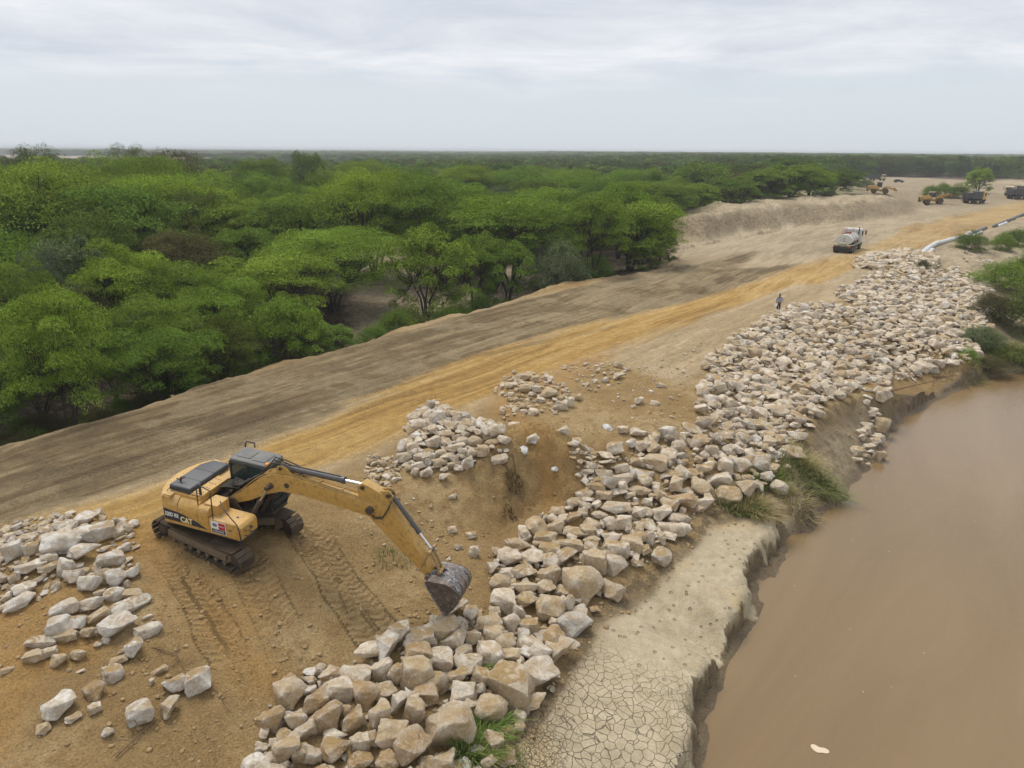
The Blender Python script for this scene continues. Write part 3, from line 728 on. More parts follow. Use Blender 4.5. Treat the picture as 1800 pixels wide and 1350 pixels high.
# ---------------------------------------------------------------- rocks
def rock_geo(seed, blocky=0.6, flat=1.0, n=15, cuts=1):
    rg = random.Random(seed)
    bm = bmesh.new()
    P = []
    while len(P) < n:
        d = Vector((rg.gauss(0, 1), rg.gauss(0, 1), rg.gauss(0, 1))).normalized()
        if any((d - q).length < 0.42 for q in P): 
            if rg.random() < 0.9: continue
        P.append(d)
    for d in P:
        p = Vector([math.copysign(abs(c) ** blocky, c) for c in d]) * rg.uniform(0.72, 0.95)
        bm.verts.new((p.x, p.y, p.z * flat))
    bmesh.ops.convex_hull(bm, input=bm.verts)
    bmesh.ops.delete(bm, geom=[v for v in bm.verts if not v.link_faces], context='VERTS')
    bmesh.ops.dissolve_limit(bm, angle_limit=R(16), verts=bm.verts, edges=bm.edges)
    bmesh.ops.bevel(bm, geom=list(bm.edges), offset=0.045, segments=1, profile=0.5, affect='EDGES', clamp_overlap=True)
    bmesh.ops.triangulate(bm, faces=bm.faces)
    long = [e for e in bm.edges if e.calc_length() > 0.5]
    bmesh.ops.subdivide_edges(bm, edges=long, cuts=1)
    bmesh.ops.triangulate(bm, faces=bm.faces)
    if cuts:
        long = [e for e in bm.edges if e.calc_length() > 0.28]
        bmesh.ops.subdivide_edges(bm, edges=long, cuts=1)
        bmesh.ops.triangulate(bm, faces=bm.faces)
    bm.normal_update()
    from mathutils import noise
    off = Vector((seed * 3.1, seed * 1.7, 0))
    for v in bm.verts:
        v.co += v.normal * (noise.noise(v.co * 1.5 + off) * 0.13 + noise.noise(v.co * 3.5 + off) * 0.07)
    xs = [v.co for v in bm.verts]
    lo = [min(p[i] for p in xs) for i in range(3)]; hi = [max(p[i] for p in xs) for i in range(3)]
    for v in bm.verts:
        v.co = Vector([(v.co[i] - (lo[i] + hi[i]) / 2) / (hi[i] - lo[i]) for i in range(3)])   # unit box, centred
    bmesh.ops.recalc_face_normals(bm, faces=bm.faces)
    V = np.array([v.co[:] for v in bm.verts]); bm.faces.ensure_lookup_table()
    F = np.array([[v.index for v in f.verts] for f in bm.faces])
    bm.free()
    return V, F
# kinds of shape
SHAPES = {}
for i in range(7): SHAPES.setdefault('blocky', []).append(rock_geo(100 + i, 0.50, 1.0, 14))
for i in range(7): SHAPES.setdefault('angular', []).append(rock_geo(200 + i, 0.85, 1.0, 13))
for i in range(5): SHAPES.setdefault('rounded', []).append(rock_geo(300 + i, 0.9, 1.0, 26))
for i in range(5): SHAPES.setdefault('wedge-shaped', []).append(rock_geo(400 + i, 0.7, 1.0, 9))
TINTS = {'white': (0.74, 0.70, 0.63), 'cream': (0.71, 0.62, 0.49), 'tan': (0.53, 0.41, 0.255), 'grey': (0.48, 0.44, 0.38), 'ochre-stained': (0.40, 0.265, 0.125)}
def rock_mat(name, stuff):
    m = NT(name)
    if stuff:
        a = m.n('Attribute', attribute_name='tint'); tint = a.outputs['Color']; rnd = m.attr('seed')
    else:
        oi = m.n('ObjectInfo'); tint = oi.outputs['Color']; rnd = oi.outputs['Random']
    geo = m.n('NewGeometry')
    pos = geo.outputs['Position']
    off = m.n('CombineXYZ'); m.l(m.math('MULTIPLY', rnd, 40.0), off.inputs[2])
    av = m.n('VectorMath', operation='ADD'); m.l(pos, av.inputs[0]); m.l(off.outputs[0], av.inputs[1])
    p = av.outputs[0]
    n1 = m.noise(p, 2.6, 4, 0.65, 0.5); n2 = m.noise(p, 9.0, 5, 0.78, 0.3)
    c = m.mix(m.rng(n1, 0.38, 0.60), tint, m.mix(0.62, tint, (0.42, 0.275, 0.13)))
    # broken pale faces and darker pits
    c = m.mix(m.rng(n2, 0.53, 0.66, 0, 0.75), c, (0.66, 0.60, 0.52))
    c = m.mix(m.rng(n2, 0.45, 0.32, 0, 0.55), c, (0.30, 0.22, 0.135))
    c = m.mix(m.rng(geo.outputs['Pointiness'], 0.505, 0.57, 0, 0.45), c, (0.66, 0.60, 0.52))
    # soil lying on the flatter tops of some stones
    sp = m.n('SeparateXYZ'); m.l(geo.outputs['True Normal'], sp.inputs[0])
    dust = m.math('MULTIPLY', m.rng(sp.outputs[2], 0.80, 0.97), m.rng(n1, 0.36, 0.52))
    dust = m.math('MULTIPLY', dust, m.rng(rnd, 0.6, 0.78, 0.08, 0.85))
    c = m.mix(dust, c, (0.37, 0.245, 0.105))
    h = m.math('ADD', m.math('MULTIPLY', n1, 0.8), m.math('MULTIPLY', n2, 0.55))
    return m.pbr(c, 0.93, 0, m.bump(h, 1.0, 0.16), 0.2)
M_ROCK = rock_mat('limestone', False); M_ROCKS = rock_mat('limestone_mass', True)
RMESH = {}
for k, lst in SHAPES.items():
    for i, (V, Fq) in enumerate(lst):
        me = fast_mesh('rock_' + k[:5], V, Fq, True); me.materials.append(M_ROCK); me.set_sharp_from_angle(angle=R(26)); RMESH[k, i] = me

def crop(lst, u0, v0, s, zone):
    return [(u0 + x / s, v0 + y / s, w_ / s, h_ / s, {'W': 'white', 'C': 'cream', 'T': 'tan', 'G': 'grey', 'O': 'ochre-stained'}[c], zone) for x, y, w_, h_, c in lst]
B = 'riprap'; TR = []
C_, T_, W_, O_, G_ = 'C', 'T', 'W', 'O', 'G'
TR += crop([(1031,308,108,98,C_)], 400, 950, 2.571, 'bucket')
TR += crop([(740,480,130,140,W_),(868,425,150,120,C_),(1022,445,120,110,C_),(985,395,120,130,T_),(1100,430,95,110,T_),(1180,375,130,100,T_),(1198,425,105,90,T_),(966,532,110,100,C_),(1092,555,135,120,C_),(1184,510,120,90,C_),(1282,515,100,80,T_),(1375,475,140,100,C_),(1500,505,150,130,T_),(1415,595,170,155,C_),(1278,655,200,215,T_),(585,612,145,110,C_),(693,575,110,120,C_),(505,675,130,130,C_),(400,715,130,130,O_),(287,685,145,130,T_),(195,800,130,140,O_),(312,800,100,110,T_),(445,790,160,150,O_),(355,855,105,95,C_),(160,930,65,60,C_),(208,912,45,45,C_),(270,945,125,160,T_),(335,960,80,100,T_),(395,960,90,130,C_),(488,890,110,75,C_),(565,805,110,110,O_),(630,700,125,140,O_),(715,680,105,90,T_),(690,790,100,150,T_),(783,735,85,110,C_),(845,770,100,140,T_),(855,600,150,160,T_),(865,515,125,130,O_),(770,600,90,150,T_),(897,690,120,90,O_),(950,640,100,120,T_),(1065,690,125,120,C_),(1040,620,100,90,T_),(1010,830,230,230,T_),(1190,760,150,140,T_),(748,870,150,130,T_),(600,920,85,130,C_),(640,900,90,100,T_),(840,920,180,180,O_),(500,950,140,130,O_),(730,990,120,90,O_),(600,990,120,80,O_),(975,990,120,110,T_),(900,1010,80,60,T_),(125,1010,100,90,W_),(1145,620,90,110,T_),(1250,455,110,90,T_)], 400, 950, 2.571, 'bottom')
TR += crop([(1275,75,120,85,C_),(1385,80,110,80,C_),(1340,140,120,70,C_),(1255,150,80,50,C_),(1232,190,95,80,T_),(1245,270,115,115,C_),(1355,270,90,90,T_),(1337,205,120,70,T_),(1450,150,115,110,T_),(1440,210,90,70,T_),(1530,80,110,90,C_),(1655,100,110,150,T_),(1605,200,190,180,T_),(1530,285,80,120,C_),(1455,310,130,130,T_),(1560,375,180,110,G_),(1530,230,100,70,T_),(1315,325,65,100,C_),(1287,378,80,110,C_),(1360,390,90,90,T_),(1750,110,110,100,C_),(1745,35,95,65,C_),(1740,225,110,110,T_),(1300,18,100,40,T_),(1450,40,110,60,T_),(1265,220,60,50,T_),(1390,270,50,60,T_),(1640,30,70,60,C_),(1420,400,50,50,T_)], 400, 950, 2.571, 'bend')
TR += crop([(415,165,100,75,W_),(320,205,100,80,C_),(235,225,80,60,C_),(285,275,170,130,W_),(140,255,100,40,C_),(70,320,90,110,C_),(155,310,75,80,C_),(20,300,70,90,C_),(405,240,100,85,W_),(490,230,110,100,C_),(560,230,60,60,C_),(615,215,45,50,C_),(575,260,60,25,C_),(405,325,140,90,C_),(530,355,120,75,W_),(510,310,60,35,C_),(235,350,70,60,C_),(320,395,80,125,C_),(150,395,130,60,C_),(245,395,110,50,C_),(15,445,60,80,C_),(70,445,50,50,C_),(120,500,100,70,C_),(35,535,55,45,C_),(95,560,140,75,C_),(170,460,80,40,C_),(360,440,90,100,W_),(430,470,110,110,C_),(555,450,90,120,W_),(485,450,50,100,T_),(625,420,75,70,W_),(545,525,90,75,C_),(475,520,55,35,C_),(600,480,40,60,C_),(205,330,60,40,C_),(55,495,40,40,G_),(15,590,40,30,C_)], 0, 850, 2.7, 'left heap')
TR += crop([(310,590,125,75,W_),(435,570,120,80,C_),(465,625,110,60,T_),(370,655,90,80,C_),(280,675,100,95,C_),(195,750,130,55,C_),(310,725,110,55,T_),(425,705,80,70,T_),(470,700,45,50,T_),(630,525,90,50,T_),(620,580,190,75,C_),(570,665,160,115,W_),(505,745,40,50,W_),(465,762,35,25,C_),(705,697,125,60,C_),(640,780,80,100,W_),(590,790,50,30,T_),(565,838,80,45,T_),(540,900,90,75,C_),(225,805,90,50,C_),(280,835,75,75,T_),(160,820,90,60,T_),(375,812,75,70,T_),(35,885,60,25,T_),(385,890,40,20,C_),(330,885,20,20,C_),(455,980,100,95,O_),(285,1055,140,120,C_),(210,1160,60,60,T_),(452,1065,55,55,C_),(350,1112,70,40,C_),(512,1178,55,45,W_),(668,1080,115,110,W_),(820,1060,95,95,T_),(840,940,120,110,C_),(945,935,115,130,C_),(760,885,75,40,T_),(725,940,30,40,C_),(700,632,45,18,C_)], 0, 850, 2.7, 'left scatter')
TR += crop([(365,378,90,70,C_),(280,525,65,50,C_),(325,480,65,55,C_),(350,562,80,35,W_),(383,593,60,50,W_),(465,420,70,40,C_),(495,380,75,60,T_),(435,345,60,50,C_),(545,395,60,55,C_),(600,380,60,55,C_),(665,395,80,90,T_),(605,455,65,60,T_),(570,550,60,75,W_),(640,495,60,60,T_),(710,500,90,50,C_),(690,465,80,35,T_),(735,445,70,50,C_),(520,480,80,45,C_),(590,505,50,60,C_),(435,550,60,45,T_),(510,530,45,60,C_),(415,450,70,65,C_),(470,615,55,40,W_),(520,435,40,45,C_),(550,450,60,40,C_),(495,560,50,45,T_),(400,330,60,40,C_),(545,340,70,50,C_),(590,360,50,40,C_),(375,335,60,50,C_),(450,505,50,40,C_),(470,455,60,45,C_),(560,420,50,40,C_),(350,525,50,40,C_),(620,410,50,40,C_),(430,310,45,35,C_),(470,325,45,35,C_)], 600, 600, 2.571, 'middle heap')
TR += crop([(828,165,70,50,T_),(880,217,40,40,W_),(835,210,70,45,T_),(940,235,80,60,T_),(990,290,65,65,C_),(1030,275,50,55,C_),(768,200,60,35,C_),(770,245,35,35,C_),(935,165,50,40,C_),(875,175,40,40,T_),(780,380,60,30,C_),(865,320,50,35,C_),(825,320,35,30,C_),(865,240,40,30,C_),(900,265,40,25,C_),(1060,250,50,40,T_),(1250,110,45,40,T_),(1255,160,55,35,C_),(1105,195,35,25,C_),(1145,180,30,22,C_),(1185,175,50,30,C_),(1105,105,30,20,C_),(1290,125,30,30,C_),(1415,280,45,25,C_),(1345,270,40,40,C_),(1320,295,25,20,C_),(1445,200,50,22,C_)], 600, 600, 2.571, 'upper heap')
TR += crop([(1270,400,50,40,C_),(1345,410,80,50,C_),(1235,485,80,65,C_),(860,440,65,50,C_),(995,415,70,60,C_),(500,852,45,30,C_),(587,875,45,35,C_),(530,930,45,40,G_),(600,950,50,80,C_),(190,805,45,35,C_),(155,550,50,30,C_),(500,700,50,22,C_),(905,790,25,40,C_)], 600, 600, 2.571, 'spur')
TR += crop([(1360,475,60,65,C_),(1125,565,65,60,C_),(1185,600,80,85,C_),(1265,620,95,75,C_),(1100,695,85,55,C_),(1060,730,90,55,C_),(1150,655,90,45,T_),(1185,695,75,50,T_),(1250,690,85,50,C_),(1345,675,110,55,T_),(1440,700,75,80,T_),(1535,720,130,90,O_),(1640,735,80,75,C_),(1495,850,165,70,C_),(1245,750,130,60,C_),(1355,775,100,55,C_),(1445,780,90,80,C_),(1540,800,80,60,C_),(1380,725,50,60,C_),(975,770,75,60,T_),(965,835,90,75,T_),(1050,800,60,60,T_),(1125,830,85,75,T_),(1055,865,120,60,T_),(920,890,110,60,T_),(800,920,110,50,T_),(1030,920,130,60,T_),(1215,880,90,60,C_),(1275,820,75,75,C_),(1310,915,100,90,T_),(1225,935,95,65,T_),(1390,890,55,90,C_),(1165,785,75,45,C_),(1130,900,80,60,T_),(1345,830,50,40,C_)], 600, 600, 2.571, 'slope')
TR += crop([(75,860,65,70,C_),(135,930,110,80,T_),(235,860,70,75,C_),(305,845,65,70,C_),(55,930,70,60,C_),(80,985,100,50,C_),(385,880,60,70,C_),(445,915,75,60,C_),(520,945,90,70,C_),(350,965,75,60,T_),(415,1010,120,75,C_),(530,1035,130,75,C_),(460,1085,120,90,T_),(300,985,75,55,T_),(755,895,110,80,T_),(770,810,90,60,C_),(700,830,60,50,C_),(600,720,80,75,C_),(520,805,70,60,T_),(650,780,110,55,C_),(780,725,120,45,O_),(850,700,90,70,C_),(720,675,90,50,C_),(810,650,80,50,T_),(690,1045,80,65,C_),(1150,685,80,60,C_),(1150,765,80,85,T_),(1155,625,70,60,C_),(1125,840,50,45,C_),(1140,900,60,70,T_),(975,580,70,55,C_),(1010,590,80,60,C_),(1575,440,60,45,C_),(1400,405,80,60,C_),(1360,320,35,45,W_),(1130,710,50,35,C_),(1090,605,45,25,C_),(965,630,45,20,W_)], 1100, 450, 2.571, 'far slope')
tr = np.array([t[:4] for t in TR], float)
pos = on_ground_v(tr[:, 0], tr[:, 1] + tr[:, 3] * 0.26)
slant = pos[:, 1] * math.cos(PITCH) + (CAM_H - pos[:, 2]) * math.sin(PITCH)
ROCKS = []
rr = random.Random(5)
for t, p, sl in zip(TR, pos, slant):
    k = sl / F_PX
    ww, hh = t[2] * k, t[3] * k
    elev = math.atan2(CAM_H - p[2], math.hypot(p[0], p[1]))
    # seen height mixes the stone's depth and its height
    zz_ = hh / (math.cos(elev) + 0.75 * math.sin(elev)) * 1.06
    dd = min(ww, zz_ * 1.5) * rr.uniform(0.8, 1.0)
    asp = t[2] / t[3]
    kind = rr.choice(['blocky', 'blocky', 'angular', 'angular', 'rounded', 'wedge-shaped'])
    ROCKS.append(dict(x=p[0], y=p[1], z=p[2] + zz_ * (0.5 - 0.16), s=(ww * 1.04, dd, zz_), yaw=math.atan2(-p[0], p[1]) + rr.uniform(-0.22, 0.22), tilt=rr.uniform(-0.18, 0.18), col=t[4], kind=kind, zone=t[5], tr=True))
# the rest of the stones: packed over the same banks
def pack(poly, n_try, smin, smax, zone, gapk, lift, seed, reject=None, cols=None, dens=None):
    rg = np.random.default_rng(seed)
    Pw = on_ground_v([p[0] for p in poly], [p[1] for p in poly])[:, :2]
    lo, hi = Pw.min(0), Pw.max(0)
    X = rg.uniform(lo[0], hi[0], n_try); Y = rg.uniform(lo[1], hi[1], n_try)
    sd = poly_sd(Pw, X, Y)
    keep = sd + fbm(X, Y, 1.5, 3, seed) * 1.2 > 0
    if dens is not None: keep &= rg.random(n_try) < dens(X, Y)
    X, Y = X[keep], Y[keep]
    sz = smin * (smax / smin) ** (rg.random(len(X)) ** 1.5)
    o = np.argsort(-sz[:len(sz)] + rg.normal(0, 0.08, len(sz)))
    cell = {}
    for q in ROCKS:
        if lift < 0.3 or q['tr']: cell.setdefault((int(q['x'] // 1.5), int(q['y'] // 1.5)), []).append((q['x'], q['y'], (q['s'][0] + q['s'][1]) / 4 * (1.0 if q['tr'] else 0.75)))
    out = []
    for i in o:
        x, y, s_ = X[i], Y[i], sz[i] / 2
        cx_, cy_ = int(x // 1.5), int(y // 1.5)
        ok = True
        for a in (-1, 0, 1):
            for b in (-1, 0, 1):
                for (px_, py_, ps_) in cell.get((cx_ + a, cy_ + b), ()):
                    if (px_ - x) ** 2 + (py_ - y) ** 2 < ((ps_ + s_) * gapk) ** 2: ok = False; break
                if not ok: break
            if not ok: break
        if ok:
            cell.setdefault((cx_, cy_), []).append((x, y, s_)); out.append((x, y, s_ * 2))
    if not out: return
    out = np.array(out); Z = gzv(out[:, 0], out[:, 1])
    r2 = random.Random(seed)
    for (x, y, s_), z in zip(out, Z):
        sx = s_ * r2.uniform(0.95, 1.35); sy = s_ * r2.uniform(0.75, 1.05); szz = s_ * r2.choice([0.3, 0.5, 0.6, 0.7, 0.8, 0.95])
        ROCKS.append(dict(x=x, y=y, z=z + szz * (0.5 - 0.22) + lift * s_, s=(sx, sy, szz), yaw=r2.uniform(0, 6.28), tilt=r2.uniform(-0.3, 0.3),
                          col=r2.choice(cols or ['cream', 'cream', 'cream', 'cream', 'tan', 'tan', 'white', 'grey', 'ochre-stained' if y < 22 else 'cream']), kind=r2.choice(['blocky', 'angular', 'angular', 'blocky', 'rounded', 'wedge-shaped']), zone=zone, tr=False))
RIP = [(1035, 805), (1110, 790), (1180, 775), (1225, 745), (1235, 690), (1248, 640), (1295, 592), (1370, 552), (1400, 540), (1445, 536), (1500, 552), (1520, 548), (1470, 520), (1478, 510), (1560, 478), (1610, 474), (1650, 484), (1690, 488), (1745, 505), (1742, 540), (1725, 600), (1690, 640), (1640, 650), (1560, 668), (1500, 686), (1440, 716), (1420, 756), (1400, 786), (1370, 826), (1330, 862), (1250, 896), (1180, 935), (1165, 985), (1075, 1010), (1040, 1060), (1010, 1130), (1000, 1180), (930, 1240), (860, 1350), (840, 1420), (400, 1420), (450, 1310), (455, 1250), (500, 1195), (600, 1180), (690, 1110), (760, 1085), (800, 1090), (870, 1060), (860, 990), (900, 950), (960, 905), (1020, 880), (1040, 850)]
pack(RIP, 26000, 0.36, 1.05, 'main', 0.80, 0.0, 11)
pack(RIP, 22000, 0.25, 0.8, 'main', 0.62, 0.32, 12)
pack(RIP, 30000, 0.10, 0.30, 'main', 0.42, 0.1, 33)
pack([(985, 770), (1040, 790), (1065, 850), (1040, 880), (1010, 860), (985, 810)], 900, 0.18, 0.5, 'spur', 0.6, 0.0, 34)
pack([(1640, 560), (1735, 520), (1742, 600), (1690, 640), (1560, 665), (1440, 712), (1400, 640), (1520, 560)], 500, 0.7, 1.3, 'main', 0.8, 0.25, 19)
pack([(1500, 462), (1530, 450), (1600, 444), (1632, 450), (1645, 472), (1600, 480), (1510, 472)], 2500, 0.5, 1.25, 'pile by tanker', 0.66, 0.05, 13)
pack([(1500, 462), (1530, 450), (1600, 444), (1632, 450), (1645, 472), (1600, 480), (1510, 472)], 1500, 0.4, 0.8, 'pile by tanker', 0.5, 0.4, 14)
pack([(1640, 480), (1670, 470), (1700, 478), (1740, 500), (1700, 500)], 300, 0.3, 0.8, 'pile by tanker', 0.7, 0.0, 18)
HEAP = [(700, 805), (728, 770), (725, 735), (762, 710), (830, 742), (868, 745), (905, 790), (860, 803), (812, 828), (745, 835)]
pack(HEAP, 2500, 0.30, 0.70, 'middle heap', 0.68, 0.05, 15, cols=['cream', 'cream', 'tan', 'white', 'grey'])
pack(HEAP, 400, 0.25, 0.5, 'middle heap', 0.6, 0.35, 16, cols=['cream', 'cream', 'tan', 'white', 'grey'])
pack([(0, 935), (60, 915), (160, 905), (235, 925), (240, 1010), (200, 1040), (130, 1040), (60, 1060), (-20, 1085), (-60, 1000)], 1300, 0.14, 0.42, 'left heap', 0.8, 0.0, 17, cols=['cream', 'white', 'tan', 'grey'])
pack([(635, 835), (650, 800), (700, 800), (715, 830), (690, 860), (650, 860)], 700, 0.1, 0.34, 'rubble', 0.85, 0.0, 20, cols=['cream', 'tan'])
pack([(870, 680), (900, 655), (960, 655), (1010, 700), (990, 725), (880, 735)], 600, 0.12, 0.4, 'rubble', 0.95, 0.0, 21, cols=['cream', 'tan'])
pack([(980, 640), (1110, 635), (1100, 670), (1040, 690)], 300, 0.1, 0.3, 'rubble', 1.3, 0.0, 22, cols=['cream', 'tan'])
pack([(1100, 650), (1240, 600), (1230, 740), (1130, 760), (1040, 740)], 700, 0.07, 0.26, 'rubble', 2.6, 0.0, 23, cols=['cream', 'tan', 'white'])
pack([(600, 900), (720, 860), (860, 960), (840, 1060), (760, 1020)], 500, 0.06, 0.22, 'rubble', 3.0, 0.0, 24, cols=['cream', 'tan'])
pack([(0, 1080), (280, 1050), (480, 1180), (440, 1350), (0, 1350)], 500, 0.04, 0.16, 'rubble', 4.0, 0.0, 25, cols=['cream', 'tan'])
pack([(1510, 690), (1560, 690), (1565, 730), (1545, 800), (1560, 812), (1500, 815), (1520, 760)], 400, 0.3, 0.8, 'fallen', 0.75, 0.0, 26)
pack([(1690, 440), (1745, 455), (1760, 500), (1700, 490)], 120, 0.25, 0.7, 'pile by tanker', 1.0, 0.0, 27)
for q in ROCKS:
    uv = pix([(q['x'], q['y'], q['z'])])[0]; q['uv'] = uv
    d = math.sqrt(q['x'] ** 2 + q['y'] ** 2 + (q['z'] - CAM_H) ** 2)
    q['px'] = math.sqrt((q['s'][0] + q['s'][1]) / 2 * (q['s'][2] * 0.7 + q['s'][1] * 0.5)) / d * F_PX
    if not (-25 < uv[0] < 1825 and uv[1] < 1385): q['px'] = 0
ROCKS.sort(key=lambda q: -q['px'])
def rock_matrix(q):
    return Matrix.Translation((q['x'], q['y'], q['z'])) @ Matrix.Rotation(q['yaw'], 4, 'Z') @ Matrix.Rotation(q['tilt'], 4, 'Y') @ Matrix.Rotation(q['tilt'] * 0.7, 4, 'X') @ Matrix.Diagonal((*q['s'], 1))
def ordinal(n):
    W = ['nearest', 'second', 'third', 'fourth', 'fifth', 'sixth', 'seventh', 'eighth', 'ninth', 'tenth', 'eleventh', 'twelfth', 'thirteenth', 'fourteenth', 'fifteenth', 'sixteenth', 'seventeenth', 'eighteenth', 'nineteenth', 'twentieth']
    return W[n] if n < len(W) else '%dth' % (n + 1)
def zone_of(q):
    u, v = q['uv']; z = q['zone']
    if z == 'bucket': return 'bucket'
    if z == 'left heap' or z == 'left scatter':
        if z == 'left heap': return 'in the pale heap behind the excavator' if u > 130 else "in the pale heap at the photo's left edge"
        return 'below the pale heap' if v < 1170 else 'on bare soil under the excavator tracks'
    if z == 'middle heap': return 'in the heap above the excavator boom'
    if z in ('upper heap', 'rubble'): return 'beside the ochre road' if v < 760 else 'on the pit floor'
    if z == 'spur': return 'around the dirt spur'
    if z == 'pile by tanker': return 'in the pile by the tanker'
    if z == 'fallen': return 'fallen to the river edge'
    if z == 'bottom' or (v > 1080 and u < 1020): return "at the riprap's near end" if u < 760 else 'beside the cracked mud' if u > 900 else 'below the bucket'
    if v > 930: return 'where riprap meets the mud flat'
    if v > 760: return 'on riprap above the grass tufts' if u > 1180 else 'on riprap beside the spur'
    if v > 620: return 'on riprap over the eroded bank'
    return 'on riprap near the walking man'
SEL = ROCKS[:300]
from collections import defaultdict
grp = defaultdict(list)
for q in SEL:
    q['place'] = zone_of(q)
    mxs = max(q['s'])
    q['size'] = 'large' if mxs > 1.05 else 'small' if mxs < 0.55 else 'medium'
    q['colw'] = q['col']
    if q['place'] != 'bucket': grp[(q['size'], q['colw'], q['kind'], q['place'])].append(q)
for k, lst in grp.items():
    lst.sort(key=lambda q: q['uv'][0])
    for i, q in enumerate(lst):
        a = '' if len(lst) == 1 else ('leftmost ' if i == 0 else 'rightmost ' if i == len(lst) - 1 else ordinal(i) + '-from-left ')
        q['label'] = (a + '%s %s %s rock %s' % k)
gnames = {'bottom': 'riprap rocks', 'bend': 'riprap rocks', 'slope': 'riprap rocks', 'far slope': 'riprap rocks', 'main': 'riprap rocks', 'fallen': 'riprap rocks', 'left heap': 'pale rocks dumped behind the excavator', 'left scatter': 'pale rocks dumped behind the excavator', 'middle heap': 'rocks heaped above the boom'}
cnt = defaultdict(int)
for q in SEL:
    k = q['kind']; i = rr.randrange(len(SHAPES[k]))
    o = link_mesh('rock', RMESH[k, i])
    o.matrix_world = rock_matrix(q)
    t = TINTS[q['col']]; b = rr.uniform(0.88, 1.1)
    if q['zone'] in ('left heap', 'left scatter') and q['col'] == 'cream': t = (0.76, 0.71, 0.62)
    o.color = (t[0] * b, t[1] * b, t[2] * b, 1)
    lab = 'cream squarish rock on the soil just under the bucket teeth' if q['place'] == 'bucket' else q['label']
    tag(o, lab, 'rock', gnames.get(q['zone'], 'loose rocks on the soil') if q['place'] != 'bucket' else None, 'thing')
VV = []; FF = []; TT = []; SS = []; off = 0
for q in ROCKS[300:]:
    k = q['kind']; V, Fq = SHAPES[k][rr.randrange(len(SHAPES[k]))]
    M4 = np.array(rock_matrix(q))
    VV.append(V @ M4[:3, :3].T + M4[:3, 3]); FF.append(Fq + off); off += len(V)
    t = np.array(TINTS[q['col']]) * rr.uniform(0.88, 1.1)
    TT.append(np.tile([t[0], t[1], t[2], 1], (len(V), 1))); SS.append(np.full(len(V), rr.random()))
me = fast_mesh('loose_rocks', np.concatenate(VV), np.concatenate(FF), True)
a = me.attributes.new('tint', 'FLOAT_COLOR', 'POINT'); a.data.foreach_set('color', np.concatenate(TT).astype(np.float32).ravel())
fattr(me, 'seed', np.concatenate(SS))
me.materials.append(M_ROCKS); me.set_sharp_from_angle(angle=R(26))
o = link_mesh('loose_rocks', me); tag(o, 'smaller cream and tan riprap stones packed between the big rocks', 'rocks', kind='stuff')
print('ROCKS', len(ROCKS), 'px of 300th', ROCKS[299]['px'])
# ---------------------------------------------------------------- machine materials
def paint(name, colr, rough=0.5, dust=0.5, dustc=(0.42, 0.30, 0.17), metal=0.0, grime=0.5, scale=1.0):
    m = NT(name); o = m.obj()
    n1 = m.noise(o, 1.3 * scale, 4, 0.65); n2 = m.noise(o, 7.0 * scale, 4, 0.75, 0.5)
    geo = m.n('NewGeometry'); sp = m.n('SeparateXYZ'); m.l(geo.outputs['True Normal'], sp.inputs[0])
    c = m.mix(m.math('MULTIPLY', m.rng(n2, 0.47, 0.66), grime), colr, tuple(x * 0.42 + 0.02 for x in colr))
    up = m.math('MULTIPLY', m.rng(sp.outputs[2], -0.1, 1.0, 0.25, 1.0, False), m.rng(n1, 0.32, 0.68, 0.25, 1.0))
    c = m.mix(m.math('MULTIPLY', up, dust), c, dustc)
    r = m.math('ADD', rough, m.math('MULTIPLY', up, 0.35 * dust), clamp=True)
    return m.pbr(c, r, metal, m.bump(n2, 0.12, 0.01), 0.45)
Y_PAINT = paint('yellow_paint', (0.57, 0.315, 0.06), 0.5, 0.62, (0.52, 0.39, 0.23), grime=0.7)
Y_BOOM = paint('yellow_paint_boom', (0.50, 0.285, 0.06), 0.5, 0.5, (0.46, 0.33, 0.17), grime=0.75)
BLACK = paint('black_plastic', (0.022, 0.023, 0.026), 0.5, 0.16, (0.3, 0.25, 0.18))
HOODGR = paint('hood_grey', (0.055, 0.06, 0.07), 0.45, 0.22, (0.26, 0.24, 0.21))
ROOFGR = paint('roof_grey', (0.10, 0.105, 0.11), 0.6, 0.6, (0.27, 0.25, 0.215))
STEEL_D = paint('dark_steel', (0.06, 0.05, 0.044), 0.5, 0.35, (0.24, 0.18, 0.11), 0.3)
TRACKM = paint('track_steel', (0.085, 0.062, 0.046), 0.45, 0.55, (0.27, 0.20, 0.125), 0.35, scale=2.5)
FRAMEM = paint('track_frame_paint', (0.16, 0.12, 0.075), 0.6, 0.6, (0.27, 0.20, 0.115))
CYL = paint('cylinder_grey', (0.07, 0.07, 0.075), 0.35, 0.3, (0.22, 0.18, 0.14))
CHROME = NT('chrome_rod').pbr((0.75, 0.75, 0.76), 0.18, 1.0, None, 0.5)
RUBBER = paint('rubber', (0.02, 0.02, 0.02), 0.75, 0.5, (0.2, 0.16, 0.11))
GLASS_D = NT('tinted_glass').pbr((0.03, 0.05, 0.045), 0.08, 0.0, None, 0.6)
WHITEP = NT('white_vinyl').pbr((0.75, 0.74, 0.72), 0.5); REDP = NT('red_vinyl').pbr((0.45, 0.025, 0.03), 0.5); DARKP = NT('charcoal_vinyl').pbr((0.035, 0.037, 0.04), 0.45); YELP = NT('cream_vinyl').pbr((0.78, 0.66, 0.36), 0.5)
AMBER = NT('amber_lens').pbr((0.7, 0.28, 0.03), 0.3)
